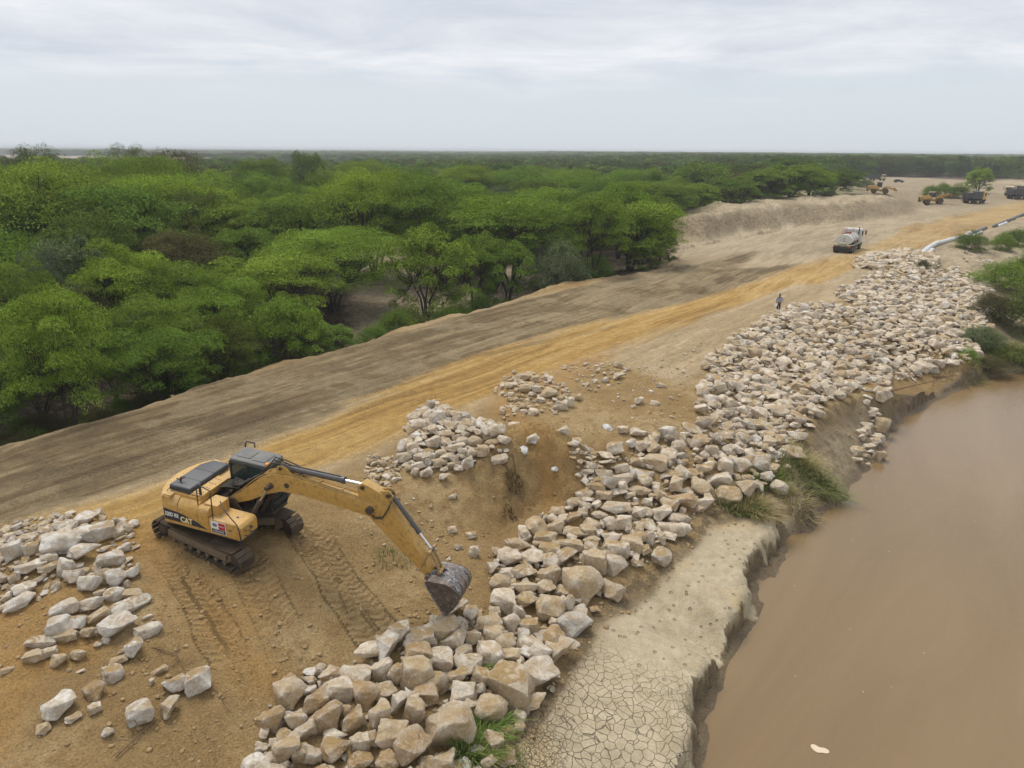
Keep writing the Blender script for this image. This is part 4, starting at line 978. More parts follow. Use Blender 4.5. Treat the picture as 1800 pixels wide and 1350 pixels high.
def bucket_mat():
    m = NT('scuffed_steel'); o = m.obj()
    n = m.noise(m.map(o, scale=(1, 1, 3)), 9, 5, 0.75, 0.6); n2 = m.noise(o, 1.6, 3, 0.5)
    c = m.ramp(n, [(0.36, (0.06, 0.054, 0.056)), (0.52, (0.17, 0.155, 0.155)), (0.66, (0.50, 0.47, 0.45))])
    c = m.mix(m.math('MULTIPLY', m.rng(n2, 0.52, 0.64), 0.6), c, (0.19, 0.135, 0.09))
    return m.pbr(c, 0.5, 0.35, m.bump(n, 0.4, 0.02), 0.4)
BUCKM = bucket_mat()
INNER = NT('earth_stained_steel'); _n = INNER.noise(INNER.obj(), 6, 4, 0.7); INNER = INNER.pbr(INNER.ramp(_n, [(0.35, (0.055, 0.042, 0.034)), (0.6, (0.12, 0.09, 0.066)), (0.75, (0.3, 0.24, 0.18))]), 0.8)

def text_mesh(name, body, size, mat, parent, M4, extrude=0.004, shear=0.0, xscale=1.0, bold=0.0):
    cu = bpy.data.curves.new(name, 'FONT'); cu.body = body; cu.size = size; cu.extrude = extrude; cu.align_x = 'CENTER'; cu.align_y = 'CENTER'; cu.shear = shear; cu.offset = bold
    tmp = bpy.data.objects.new(name, cu); col.objects.link(tmp)
    dg = bpy.context.evaluated_depsgraph_get(); me = bpy.data.meshes.new_from_object(tmp.evaluated_get(dg))
    bpy.data.objects.remove(tmp); bpy.data.curves.remove(cu)
    me.transform(M4 @ Matrix.Diagonal((xscale, 1, 1, 1))); me.materials.clear(); me.materials.append(mat)
    return link_mesh(name, me, parent)

# ---------------------------------------------------------------- excavator
YT, YU = R(-27.0), R(-18.1)
t_ax = Vector((EX_TA, EX_TB, 0)); TILT = Matrix.Rotation(t_ax.length, 4, t_ax.normalized())
ex = empty('excavator'); ex.rotation_mode = 'QUATERNION'
exz = np.mean([gz(EX.x + a, EX.y + b) - ex_plane(EX.x + a, EX.y + b) for a in (-2, -1, 0, 1, 2) for b in (-2, -1, 0, 1, 2)])
EXM = Matrix.Translation((EX.x, EX.y, exz - 0.03)) @ TILT @ Matrix.Rotation(YT, 4, 'Z')
ex.location = EXM.to_translation(); ex.rotation_quaternion = EXM.to_quaternion()
tag(ex, 'dusty yellow crawler excavator resting its bucket by the rocks, black engine hood', 'excavator')
U = Matrix.Rotation(YU - YT, 4, 'Z')
def ub(): m_ = MB(); m_.M = U.copy(); return m_

def track_path(rc=1.78, r=0.40, zc=0.44, n=48):
    # closed loop in (x,z), evenly spaced
    seg = []
    for i in range(200):
        t = i / 200 * (2 * math.pi * r + 4 * rc)
        if t < 2 * rc: x, z, a = rc - t, zc + r - 0.035 * math.sin(math.pi * t / (2 * rc)), math.pi
        elif t < 2 * rc + math.pi * r: th = (t - 2 * rc) / r; x, z, a = -rc - r * math.sin(th), zc + r * math.cos(th), math.pi + th
        elif t < 4 * rc + math.pi * r: x, z, a = -rc + (t - 2 * rc - math.pi * r), zc - r, 0
        else: th = (t - 4 * rc - math.pi * r) / r; x, z, a = rc + r * math.sin(th), zc - r * math.cos(th), th
        seg.append((x, z, a))
    return [seg[int(i * 200 / n)] for i in range(n)]
for side in (-1, 1):
    yc = side * 1.19
    mb = MB()
    for x, z, a in track_path():
        rot = Matrix.Rotation(-a, 3, 'Y')
        mb.box((x, yc, z), (0.168, 0.60, 0.028), rot)
        nrm = rot @ Vector((0, 0, -1))
        for k in (-0.06, 0.0, 0.06):
            tdir = rot @ Vector((1, 0, 0))
            cc = Vector((x, yc, z)) + nrm * 0.026 + tdir * k
            mb.box(cc, (0.016, 0.585, 0.03), rot)
        inn = Vector((x, yc, z)) - nrm * 0.06
        mb.box(inn, (0.19, 0.05, 0.08), rot); 
    trk = mb.build('track', TRACKM, ex)
    mb = MB()
    mb.prism([(-1.55, 0.22), (1.45, 0.22), (1.6, 0.35), (1.6, 0.55), (1.2, 0.68), (-1.3, 0.68), (-1.55, 0.5)], yc - 0.17, yc + 0.17, bevel=0.02)
    mb.box((0.1, yc + side * 0.2, 0.62), (2.9, 0.10, 0.05)); mb.box((0.1, yc + side * 0.235, 0.47), (2.7, 0.03, 0.22), bevel=0.01)
    for i in range(7): mb.lathe([(0.06, -0.2), (0.085, -0.19), (0.085, 0.19), (0.06, 0.2)], 12, (-1.25 + i * 0.42, yc, 0.16))
    for x in (-0.6, 0.7): mb.lathe([(0.05, -0.1), (0.07, -0.1), (0.07, 0.1), (0.05, 0.1)], 10, (x, yc, 0.74))
    mb.build('track_frame', FRAMEM, trk, 35)
    mb = MB(); mb.lathe([(0.10, -0.17), (0.33, -0.12), (0.335, -0.05), (0.28, -0.045), (0.28, 0.045), (0.335, 0.05), (0.33, 0.12), (0.10, 0.17)], 24, (1.78, yc, 0.44)); mb.build('idler_wheel', STEEL_D, trk, 35)
    mb = MB(); mb.lathe([(0.12, -0.22), (0.22, -0.2), (0.24, -0.05), (0.34, -0.04), (0.34, 0.04), (0.24, 0.05), (0.22, 0.2), (0.12, 0.22)], 24, (-1.78, yc, 0.44))
    for i in range(20):
        a = i / 20 * 2 * math.pi; mb.box((-1.78 + 0.355 * math.cos(a), yc, 0.44 + 0.355 * math.sin(a)), (0.05, 0.06, 0.05), Matrix.Rotation(-a, 3, 'Y'))
    mb.build('drive_sprocket', STEEL_D, trk, 35)
mb = MB()
mb.prism([(-0.75, -0.55), (-0.35, -0.75), (0.35, -0.75), (0.75, -0.55), (0.75, 0.55), (0.35, 0.75), (-0.35, 0.75), (-0.75, 0.55)], 0.48, 0.86, 'Z', bevel=0.03)
for sx in (-1, 1):
    for sy in (-1, 1):
        a = math.atan2(sy * 0.5, sx * 0.65)
        mb.box((sx * 0.85, sy * 0.78, 0.55), (0.95, 0.34, 0.30), Matrix.Rotation(a, 3, 'Z'), bevel=0.03)
mb.lathe([(0.58, 0.86), (0.66, 0.87), (0.66, 1.0), (0.58, 1.01)], 28, axis='Z')
mb.build('undercarriage', FRAMEM, ex, 35)

# upper structure: deck, counterweight, side boxes
def arc(r, a0, a1, n=14): return [(-r * math.cos(R(a)), r * math.sin(R(a))) for a in np.linspace(a0, a1, n)]
mb = ub()
mb.prism([(-1.2, -1.3), (1.7, -1.3), (1.7, -0.55), (1.2, -0.45), (1.2, 0.4), (1.65, 0.45), (1.65, 1.3), (-1.2, 1.3)], 1.02, 1.14, 'Z', bevel=0.02)
deck = mb.build('upper_deck', STEEL_D, ex, 35)
mb = ub()
outer = arc(2.0, -41, 41, 18)
prof = [(-1.15, -1.33), (-1.48, -1.33)] + outer + [(-1.48, 1.33), (-1.15, 1.33)]
mb.prism(prof[::-1], 1.06, 2.14, 'Z', bevel=0.09, seg=3)
mb.prism([(p[0] * 0.98, p[1] * 0.98) for p in prof[::-1]], 2.10, 2.2, 'Z', bevel=0.05)
mb.build('counterweight', Y_PAINT, ex, 40)
# right-hand panels (the side that carries the lettering), curved over at the top
mb = ub()
def side_prof(top, y0=-1.37, yin=-0.75, rad=0.24, n=6, zb=1.12):
    P = [(y0, zb), (y0, top - rad)]
    for k in range(1, n + 1):
        a = k / n * math.pi / 2; P.append((y0 + rad - rad * math.cos(a), top - rad + rad * math.sin(a)))
    P += [(yin, top), (yin, zb)]
    return P
mb.prism(side_prof(2.17, rad=0.42)[::-1], -1.47, -0.86, 'X', bevel=0.012)
door1 = mb.build('rear_side_panel', Y_PAINT, ex, 40)
mb = ub(); mb.prism(side_prof(2.14, rad=0.42)[::-1], -0.845, -0.02, 'X', bevel=0.012); mb.build('pump_door', Y_PAINT, ex, 40)
mb = ub(); mb.prism(side_prof(2.05, rad=0.22, yin=-0.55)[::-1], -0.005, 0.42, 'X', bevel=0.03)
mb.prism([(-1.15, 1.1), (-0.55, 1.1), (-0.55, 2.12), (-1.15, 2.12)], 0.12, 0.66, 'X', bevel=0.03)
mb.build('fuel_tank', Y_PAINT, ex, 40)
mb = ub(); mb.prism([(0.43, 1.12), (1.68, 1.12), (1.76, 1.2), (1.76, 1.62), (1.66, 1.72), (0.43, 1.72)], -1.37, -0.55, 'Y', bevel=0.035)
tb = mb.build('tool_box', Y_PAINT, ex, 40)
mb = ub()
for z in (1.3, 1.52): mb.tube([(1.77, -1.22, z), (1.90, -1.22, z), (1.90, -0.95, z), (1.77, -0.95, z)], 0.018, 6)
mb.build('step', BLACK, tb)
mb = ub(); mb.box((0.9, -0.95, 1.725), (0.08, 0.05, 0.03)); mb.box((1.3, -0.95, 1.725), (0.08, 0.05, 0.03)); mb.box((1.762, -0.9, 1.45), (0.02, 0.1, 0.06)); mb.build('latch', BLACK, tb)
# left-hand rear box under/behind the cab
mb = ub(); mb.prism([(0.75, 1.12), (1.36, 1.12), (1.36, 1.95), (1.2, 2.14), (0.75, 2.14)], -1.47, -0.15, 'X', bevel=0.02)
lb = mb.build('left_side_panel', Y_PAINT, ex, 40)
mb = ub()
for k in range(9): mb.box((-0.95 + k * 0.085, 1.05, 2.155), (0.05, 0.5, 0.03))
mb.build('radiator_grille', BLACK, lb)
# yellow surround and black hood
mb = ub(); mb.prism([(-1.5, -1.1), (-0.06, -1.1), (-0.06, 1.0), (-1.5, 1.0)][::-1], 2.0, 2.22, 'Z', bevel=0.03); mb.build('engine_cover_frame', Y_PAINT, ex, 40)
mb = ub(); mb.prism([(-1.42, -1.02), (-0.52, -1.02), (-0.50, 0.95), (-1.2, 0.95), (-1.42, 0.5)][::-1], 2.2, 2.43, 'Z', bevel=0.07, seg=3)
hood = mb.build('engine_hood', HOODGR, ex, 40)
mb = ub()
for y in (-0.45, 0.2): mb.box((-0.96, y, 2.432), (0.86, 0.02, 0.008))
for k in range(14): mb.box((-1.36 + k * 0.06, -1.035, 2.30), (0.03, 0.03, 0.09))
mb.build('vent_slots', BLACK, hood)
mb = ub(); mb.prism([(-0.47, -1.05), (-0.02, -1.05), (0.0, 0.28), (-0.45, 0.28)][::-1], 2.22, 2.30, 'Z', bevel=0.015)
walk = mb.build('walkway_plate', Y_PAINT, ex, 40)
mb = ub()
rg = random.Random(3)
for k in range(12): mb.cyl((-0.24 + (k % 3 - 1) * 0.11, -0.85 + (k // 3) * 0.3, 2.30), (-0.24 + (k % 3 - 1) * 0.11, -0.85 + (k // 3) * 0.3, 2.306), 0.028, 8)
mb.build('grip_holes', BLACK, walk)
mb = ub(); mb.cyl((-0.12, -0.98, 2.05), (-0.12, -0.98, 2.72), 0.045, 10); mb.cyl((-0.12, -0.98, 2.02), (-0.12, -0.98, 2.1), 0.08, 10); mb.build('exhaust_pipe', BLACK, ex, 35)
mb = ub(); mb.cyl((-0.62, -1.0, 2.1), (-0.62, -1.0, 2.22), 0.06, 12); mb.build('filler_cap', BLACK, ex, 35)
mb = ub()
mb.tube([(0.02, -1.3, 2.1), (-0.02, -1.24, 2.75), (0.1, -1.2, 2.82), (0.5, -1.2, 2.72), (0.56, -1.25, 2.62), (0.6, -1.33, 1.72)], 0.02, 6)
mb.build('handrail', BLACK, ex)
mb = ub(); mb.tube([(0.55, -0.85, 2.12), (0.9, -1.15, 2.12), (1.25, -1.28, 1.95), (1.6, -1.36, 1.74), (1.7, -1.395, 1.45), (1.72, -1.395, 1.14)], 0.02, 6); mb.build('safety_rail', BLACK, ex)
mb = ub()
mb.tube([(-1.40, -1.15, 2.23), (-1.3, -1.15, 2.36), (-0.5, -1.12, 2.36), (-0.1, -1.0, 2.36)], 0.012, 5)
mb.build('hood_rail', BLACK, ex)
mb = ub(); mb.tube([(-1.15, -0.75, 2.44), (-1.12, -0.73, 2.62)], 0.035, 6); mb.tube([(-1.12, -0.73, 2.54), (-1.0, -0.68, 2.62)], 0.022, 6); mb.tube([(-1.15, -0.75, 2.50), (-1.28, -0.78, 2.56)], 0.022, 6)
mb.build('air_intake', paint('rusty_pipe', (0.10, 0.03, 0.02), 0.7, 0.2), ex, 35)
# cab
mb = ub()
cabp = [(0.06, 1.14), (1.58, 1.14), (1.72, 1.55), (1.74, 1.9), (1.52, 2.95), (0.02, 2.95), (0.0, 2.6)]
# corner posts and sills of the cab frame
def post(a, b, y, wdt=0.09):
    mb.tube([(a[0], y, a[1]), (b[0], y, b[1])], wdt * 0.55, 6)
for y in (0.42, 1.33):
    for a, b in ((cabp[0], (0.02, 2.95)), ((0.75, 1.14), (0.75, 2.95)), (cabp[3], cabp[4]), ((1.58, 1.14), cabp[3]), ((0.02, 2.93), (1.52, 2.93)), ((0.04, 2.0), (0.75, 2.0))): post(a, b, y)
mb.box((0.82, 0.875, 1.2), (1.5, 0.92, 0.12), bevel=0.02)
mb.box((0.04, 0.875, 1.6), (0.06, 0.92, 0.9)); mb.box((0.42, 1.335, 1.55), (0.7, 0.05, 0.85), bevel=0.01); mb.box((1.15, 1.335, 1.45), (0.8, 0.05, 0.6), bevel=0.01); mb.box((0.82, 0.415, 1.45), (1.5, 0.05, 0.6), bevel=0.01)
for z in (1.55, 2.93): mb.tube([(cabp[4][0] if z > 2 else 1.72, 0.42, z), (cabp[4][0] if z > 2 else 1.72, 1.33, z)], 0.045, 6)
cab = mb.build('cab', BLACK, ex, 40)
mb = ub(); mb.prism([(0.03, 0.40), (1.58, 0.40), (1.62, 0.55), (1.62, 1.20), (1.58, 1.35), (0.03, 1.35), (-0.02, 1.2), (-0.02, 0.55)], 2.94, 3.06, 'Z', bevel=0.045, seg=3)
mb.prism([(0.16, 0.62), (0.72, 0.62), (0.72, 1.14), (0.16, 1.14)], 3.05, 3.085, 'Z', bevel=0.015); mb.prism([(0.84, 0.58), (1.38, 0.58), (1.38, 1.18), (0.84, 1.18)], 3.05, 3.085, 'Z', bevel=0.015)
mb.build('roof', ROOFGR, cab, 40)
mb = ub(); mb.prism([(0.10, 1.75), (1.66, 1.75), (1.50, 2.90), (0.08, 2.90)], 0.405, 0.415, 'Y'); mb.build('side_window', GLASS_D, cab)
mb = ub(); mb.prism([(0.10, 2.02), (0.72, 2.02), (0.72, 2.9), (0.08, 2.9)], 1.335, 1.345, 'Y'); mb.prism([(0.79, 1.75), (1.68, 1.75), (1.5, 2.9), (0.79, 2.9)], 1.335, 1.345, 'Y'); mb.build('door_window', GLASS_D, cab)
mb = ub(); mb.M = U @ Matrix.Identity(4); vs = [(1.74, 0.45, 1.9), (1.74, 1.30, 1.9), (1.53, 1.30, 2.9), (1.53, 0.45, 2.9)]; mb.face(vs); vs2 = [(1.60, 0.45, 1.2), (1.60, 1.30, 1.2), (1.735, 1.30, 1.88), (1.735, 0.45, 1.88)]; mb.face(vs2); mb.build('windscreen', GLASS_D, cab)
mb = ub(); mb.face([(0.01, 0.5, 2.05), (0.01, 1.25, 2.05), (-0.01, 1.25, 2.88), (-0.01, 0.5, 2.88)]); mb.build('rear_window', GLASS_D, cab)
mb = ub()
for k in range(8): y = 0.47 + k * 0.115; mb.tube([(1.68, y, 1.25), (1.84, y + 0.02, 1.55), (1.84, y + 0.02, 2.0)], 0.012, 5)
mb.tube([(1.84, 0.45, 1.55), (1.84, 1.32, 1.55)], 0.016, 5); mb.tube([(1.84, 0.45, 2.0), (1.84, 1.32, 2.0)], 0.016, 5)
mb.build('front_guard', BLACK, cab)
mb = ub(); mb.tube([(0.02, 1.38, 2.3), (-0.1, 1.42, 3.05), (-0.05, 1.45, 3.2), (0.3, 1.45, 3.2), (0.35, 1.4, 3.05)], 0.03, 6); mb.build('mirror_frame', BLACK, cab)
mb = ub(); mb.box((1.55, 0.5, 3.09), (0.12, 0.14, 0.1), bevel=0.02); mb.build('work_light', AMBER, cab)
mb = ub(); mb.box((0.62, 0.85, 1.85), (0.5, 0.5, 0.16), bevel=0.05); mb.box((0.40, 0.85, 2.2), (0.14, 0.5, 0.75), bevel=0.05); mb.box((1.2, 0.6, 1.8), (0.25, 0.12, 0.35), bevel=0.02); mb.build('seat', paint('seat_cloth', (0.03, 0.06, 0.05), 0.9, 0.1), cab, 40)
# rotary bay between cab and tank
mb = ub(); mb.box((0.55, -0.1, 1.3), (1.1, 0.7, 0.34), bevel=0.03); mb.box((0.05, -0.08, 1.6), (0.35, 0.6, 0.6), bevel=0.04)
for y in (-0.34, 0.26): mb.prism([(0.1, 1.14), (1.25, 1.14), (1.15, 1.35), (0.68, 1.95), (0.35, 1.98), (0.15, 1.7)], y - 0.03, y + 0.03, 'Y')
mb.cyl((0.47, -0.42, 1.75), (0.47, 0.34, 1.75), 0.09, 14)
mb.build('boom_bracket', STEEL_D, ex, 35)
rg = random.Random(9)
mb = ub()
for k in range(7):
    y = -0.28 + k * 0.08
    mb.tube([(0.02, y - 0.15, 1.9 + rg.uniform(0, .1)), (0.12, y, 2.28), (0.42, y, 2.36), (0.75, y * 0.6, 2.30), (1.05, y * 0.5, 2.62)], 0.026, 6)
mb.build('hose_bundle', RUBBER, ex, True)

# boom, stick, bucket live in the working plane y = yb
YB = -0.04
BX, BZ, L1_, L2_ = 0.47, 1.75, 5.68, 2.92
BA, SA = R(11.3), R(-44.8)
def BP(a, b): return (BX + a * math.cos(BA) - b * math.sin(BA), BZ + a * math.sin(BA) + b * math.cos(BA))
TIPX, TIPZ = BP(L1_, 0)
def SP(c, d): return (TIPX + c * math.cos(SA) - d * math.sin(SA), TIPZ + c * math.sin(SA) + d * math.cos(SA))
mb = ub()
bp = [(-0.16, -0.14), (0.9, 0.10), (1.7, 0.38), (2.3, 0.52), (3.0, 0.42), (4.3, 0.08), (5.55, -0.27), (5.75, -0.2), (5.86, 0.0), (5.78, 0.16), (5.3, 0.34), (4.2, 0.66), (3.2, 0.98), (2.7, 1.12), (2.2, 1.16), (1.75, 1.06), (1.2, 0.78), (0.5, 0.36), (-0.05, 0.16), (-0.18, 0.02)]
mb.prism([BP(*p) for p in bp][::-1], YB - 0.23, YB + 0.23, 'Y', bevel=0.018)
mb.cyl((BP(0, 0)[0], YB - 0.3, BP(0, 0)[1]), (BP(0, 0)[0], YB + 0.3, BP(0, 0)[1]), 0.12, 14)
for a, b in ((2.45, 1.15), (3.0, 1.02)):
    p = BP(a, b); 
for y in (-0.13, 0.13):
    mb.prism([BP(2.15, 1.05), BP(2.35, 1.42), BP(2.6, 1.42), BP(3.0, 1.0)], YB + y - 0.025, YB + y + 0.025, 'Y')
boom = mb.build('boom', Y_BOOM, ex, 40)
mb = ub()
for p_, r_, w_ in ((BP(L1_, 0), 0.13, 0.36), (BP(1.95, 0.72), 0.10, 0.40), (BP(2.6, 0.74), 0.095, 0.25), (BP(2.47, 1.34), 0.06, 0.2)):
    mb.cyl((p_[0], YB - w_, p_[1]), (p_[0], YB + w_, p_[1]), r_, 16)
mb.build('pivot_pin', STEEL_D, boom, 35)
mb = ub()
for k, y in enumerate((-0.17, -0.10, 0.10, 0.17)):
    hs = [BP(0.5, 0.42), BP(1.2, 0.86), BP(1.75, 1.12), BP(2.2, 1.21), BP(2.7, 1.16), BP(3.2, 1.02), BP(4.2, 0.70), BP(5.1, 0.42), BP(5.5, 0.32)]
    mb.tube([(p[0], YB + y, p[1]) for p in hs], 0.018, 5)
for a in (1.75, 3.0, 3.8, 4.6): 
    b = np.interp(a, [1.75, 3.0, 3.8, 4.6], [1.10, 1.06, 0.80, 0.55]); p = BP(a, b); mb.box((p[0], YB, p[1]), (0.06, 0.40, 0.05), Matrix.Rotation(-BA, 3, 'Y'))
mb.build('hydraulic_pipes', Y_BOOM, boom, 35)
mb = ub()
for k, y in enumerate((-0.12, 0.0, 0.12)):
    hs = [BP(1.35, 0.98), BP(1.8, 1.30), BP(2.15, 1.52 + 0.05 * k), BP(2.6, 1.50), BP(3.0, 1.32), BP(3.35, 1.05)]
    mb.tube([(p[0], YB + y, p[1]) for p in hs], 0.024, 6)
for k in range(5):
    y = -0.2 + k * 0.05
    mb.tube([(0.25, y, 2.15), (BP(0.2, 0.5)[0], y, BP(0.2, 0.62)[1] + 0.05 * k), (BP(0.7, 0.9)[0], y, BP(0.7, 0.66)[1]), (BP(1.2, 0.95)[0], y, BP(1.2, 0.93)[1]), (BP(1.7, 1.1)[0], y, BP(1.7, 1.15)[1])], 0.022, 6)
mb.build('hydraulic_hose', RUBBER, boom, True)
def ram(name, p, q, y, rb, rr_, frac, parent, mat=CYL):
    P = Vector((p[0], y, p[1])); Q = Vector((q[0], y, q[1])); d = Q - P; mid = P + d * frac
    mb = ub(); mb.cyl(P + d * 0.04, mid, rb, 16); mb.cyl(mid - d.normalized() * 0.1, mid, rb * 1.18, 16); mb.cyl(P + Vector((0, -rb * 1.1, 0)), P + Vector((0, rb * 1.1, 0)), rb * 0.95, 14); mb.cyl(Q + Vector((0, -rb * 1.1, 0)), Q + Vector((0, rb * 1.1, 0)), rb * 0.95, 14)
    n_ = Vector((0, 0, 1)); mb.tube([P + d * 0.12 + n_ * rb * 1.2, mid - d * 0.05 + n_ * rb * 1.2], 0.018, 5)
    o_ = mb.build(name, mat, parent, 35)
    mb = ub(); mb.cyl(mid, Q, rr_, 14); mb.build('piston_rod', CHROME, o_, 35)
    return o_
for y in (YB - 0.40, YB + 0.36): ram('boom_cylinder', (1.28, 1.22), BP(1.95, 0.72), y, 0.085, 0.05, 0.62, ex, STEEL_D)
ram('stick_cylinder', BP(2.47, 1.34), SP(-0.72, 0.30), YB, 0.105, 0.055, 0.76, ex)
mb = ub()
sp_ = [(-0.25, -0.26), (-0.62, -0.04), (-0.86, 0.14), (-0.84, 0.40), (-0.62, 0.52), (-0.15, 0.74), (0.15, 0.74), (0.55, 0.60), (1.4, 0.44), (2.7, 0.20), (3.0, 0.10), (3.04, -0.04), (2.95, -0.14), (1.6, -0.22), (0.45, -0.30), (0.0, -0.34)]
mb.prism([SP(*p) for p in sp_][::-1], YB - 0.17, YB + 0.17, 'Y', bevel=0.018)
for y in (-0.1, 0.1): mb.prism([SP(-0.3, 0.66), SP(-0.12, 0.98), SP(0.12, 0.98), SP(0.3, 0.62)], YB + y - 0.02, YB + y + 0.02, 'Y')
stick = mb.build('stick', Y_BOOM, ex, 40)
mb = ub()
for p_, r_, w_ in ((SP(0, 0), 0.11, 0.30), (SP(-0.72, 0.30), 0.07, 0.22), (SP(0, 0.88), 0.075, 0.19), (SP(L2_, 0), 0.09, 0.32)): mb.cyl((p_[0], YB - w_, p_[1]), (p_[0], YB + w_, p_[1]), r_, 16)
mb.build('pivot_pin', STEEL_D, stick, 35)
mb = ub()
c0 = [SP(0.2, 0.86), SP(0.35, 0.5), SP(0.45, 0.15), SP(0.3, -0.12), SP(0.02, -0.08)]
mb.tube([(p[0], YB - 0.2, p[1]) for p in c0], 0.02, 6); mb.tube([(p[0], YB - 0.24, p[1] - 0.03) for p in c0], 0.018, 6); mb.build('hydraulic_hose', RUBBER, stick, True)
LK = SP(2.28, 0.66)
ram('bucket_cylinder', SP(0.0, 0.88), LK, YB, 0.075, 0.042, 0.70, ex)
BKX, BKZ = SP(L2_, 0)
mb = ub()
s0 = SP(2.52, 0.05); b0 = (BKX + 0.36, BKZ + 0.20)
for y in (-0.21, 0.21): mb.tube([(s0[0], YB + y, s0[1]), (LK[0], YB + y, LK[1])], 0.04, 6)
for y in (-0.10, 0.10): mb.tube([(LK[0], YB + y, LK[1]), (b0[0], YB + y, b0[1])], 0.05, 6)
mb.cyl((LK[0], YB - 0.25, LK[1]), (LK[0], YB + 0.25, LK[1]), 0.06, 12); mb.cyl((b0[0], YB - 0.2, b0[1]), (b0[0], YB + 0.2, b0[1]), 0.07, 12)
mb.build('bucket_linkage', paint('worn_yellow', (0.34, 0.21, 0.07), 0.6, 0.5, grime=0.9), ex, 35)
# bucket: curved shell, two side plates, lip and teeth
def KP(x, z): return (BKX + x, BKZ + z * 0.87)
shell = [(0.10, 0.10), (0.40, 0.13), (0.72, 0.16), (1.0, 0.08), (1.18, -0.10), (1.22, -0.36), (1.14, -0.66), (0.98, -0.98), (0.80, -1.24)]
mb = ub()
th = 0.035
n_ = len(shell)
def off_(i, t):
    a = Vector(shell[max(0, i - 1)]); b = Vector(shell[min(n_ - 1, i + 1)]); d = (b - a).normalized(); return Vector(shell[i]) + Vector((-d.y, d.x)) * -t
inn = [off_(i, th) for i in range(n_)]
mb.prism([KP(*p) for p in shell] + [KP(*p) for p in inn[::-1]], YB - 0.56, YB + 0.56, 'Y')
for y in (-0.45, -0.15, 0.15, 0.45):
    out = [off_(i, -0.025) for i in range(3, n_)]
    mb.prism([KP(*p) for p in shell[3:]] + [KP(*p) for p in out[::-1]], YB + y - 0.05, YB + y + 0.05, 'Y')
for y in (-0.13, 0.13): mb.prism([KP(-0.10, -0.08), KP(-0.08, 0.10), KP(0.30, 0.32), KP(0.46, 0.24), KP(0.60, 0.14), KP(0.10, 0.06)], YB + y - 0.025, YB + y + 0.025, 'Y')
mb.cyl((KP(0, 0)[0], YB - 0.34, KP(0, 0)[1]), (KP(0, 0)[0], YB + 0.34, KP(0, 0)[1]), 0.10, 14)
bk = mb.build('bucket', BUCKM, ex, 30)
for y in (-0.575, 0.555):
    mb = ub(); mb.prism([KP(*p) for p in [(0.02, 0.02)] + shell + [(0.72, -1.26), (0.40, -0.70)]], YB + y, YB + y + 0.03, 'Y'); 
    mb.build('side_plate', INNER, bk, 30)
mb = ub(); mb.prism([KP(0.84, -1.20), KP(0.80, -1.30), KP(0.70, -1.28), KP(0.74, -1.18)], YB - 0.58, YB + 0.58, 'Y')
for y in (-0.585, 0.585): mb.tube([(KP(0.04, -0.02)[0], YB + y, KP(0, -0.02)[1]), (KP(0.42, -0.70)[0], YB + y, KP(0, -0.70)[1]), (KP(0.75, -1.26)[0], YB + y, KP(0, -1.26)[1])], 0.035, 6)
mb.build('cutting_edge', BUCKM, bk, 30)
for k in range(5):
    y = YB - 0.5 + k * 0.25
    mb = ub(); mb.prism([KP(0.84, -1.22), KP(0.70, -1.24), KP(0.62, -1.46), KP(0.70, -1.46)], y - 0.05, y + 0.05, 'Y', bevel=0.012); mb.build('tooth', BUCKM, bk)
# lettering on the right-hand side
YS = -1.376
mb = ub(); mb.prism([(-1.44, 1.24), (-1.44, 1.68), (-0.75, 1.62), (-0.25, 1.50), (0.35, 1.24)], YS - 0.006, YS + 0.002, 'Y'); stripe = mb.build('side_stripe', DARKP, ex)
RX90 = Matrix.Rotation(R(90), 4, 'X')
def TM(x, z, d=0.010): return U @ Matrix.Translation((x, YS - d, z)) @ RX90
text_mesh('model_lettering', '320D RR', 0.22, WHITEP, ex, TM(-1.12, 1.47), 0.003, 0.2, 0.72, 0.006)
text_mesh('maker_lettering', 'CAT', 0.30, YELP, ex, TM(-0.50, 1.38), 0.003, 0.0, 0.85, 0.012)
mb = ub(); mb.prism([(-0.58, 1.265), (-0.42, 1.265), (-0.50, 1.34)], YS - 0.016, YS - 0.012, 'Y'); mb.build('lettering_triangle', NT('yellow_vinyl').pbr((0.75, 0.42, 0.03), 0.5), ex)
sx, sz = 0.83, 1.44
mb = ub(); mb.box((sx, YS - 0.003, sz), (0.60, 0.008, 0.46)); placard = mb.build('placard', WHITEP, ex)
mb = ub(); mb.box((sx + 0.145, YS - 0.009, sz + 0.075), (0.26, 0.006, 0.26)); mb.build('placard_red_field', REDP, placard)
mb = ub(); mb.box((sx, YS - 0.009, sz - 0.14), (0.55, 0.006, 0.14)); mb.build('placard_dark_field', DARKP, placard)
text_mesh('placard_lettering', 'PERÚ', 0.085, WHITEP, placard, TM(sx + 0.145, sz + 0.075, 0.014), 0.001)
text_mesh('placard_lettering', 'MINAGRI', 0.105, WHITEP, placard, TM(sx, sz - 0.14, 0.014), 0.001)
mb = ub()
for px_, pz_, w_, h_ in ((-0.20, 0.10, 0.05, 0.09), (-0.14, 0.12, 0.06, 0.05), (-0.08, 0.10, 0.05, 0.09), (-0.14, 0.05, 0.13, 0.04)): mb.box((sx + px_, YS - 0.0115, sz + pz_), (w_, 0.006, h_))
mb.build('placard_crest', NT('slate_ink').pbr((0.13, 0.14, 0.22), 0.5), placard)
text_mesh('side_lettering', '320D', 0.07, DARKP, ex, TM(1.30, 1.45, 0.006), 0.003)
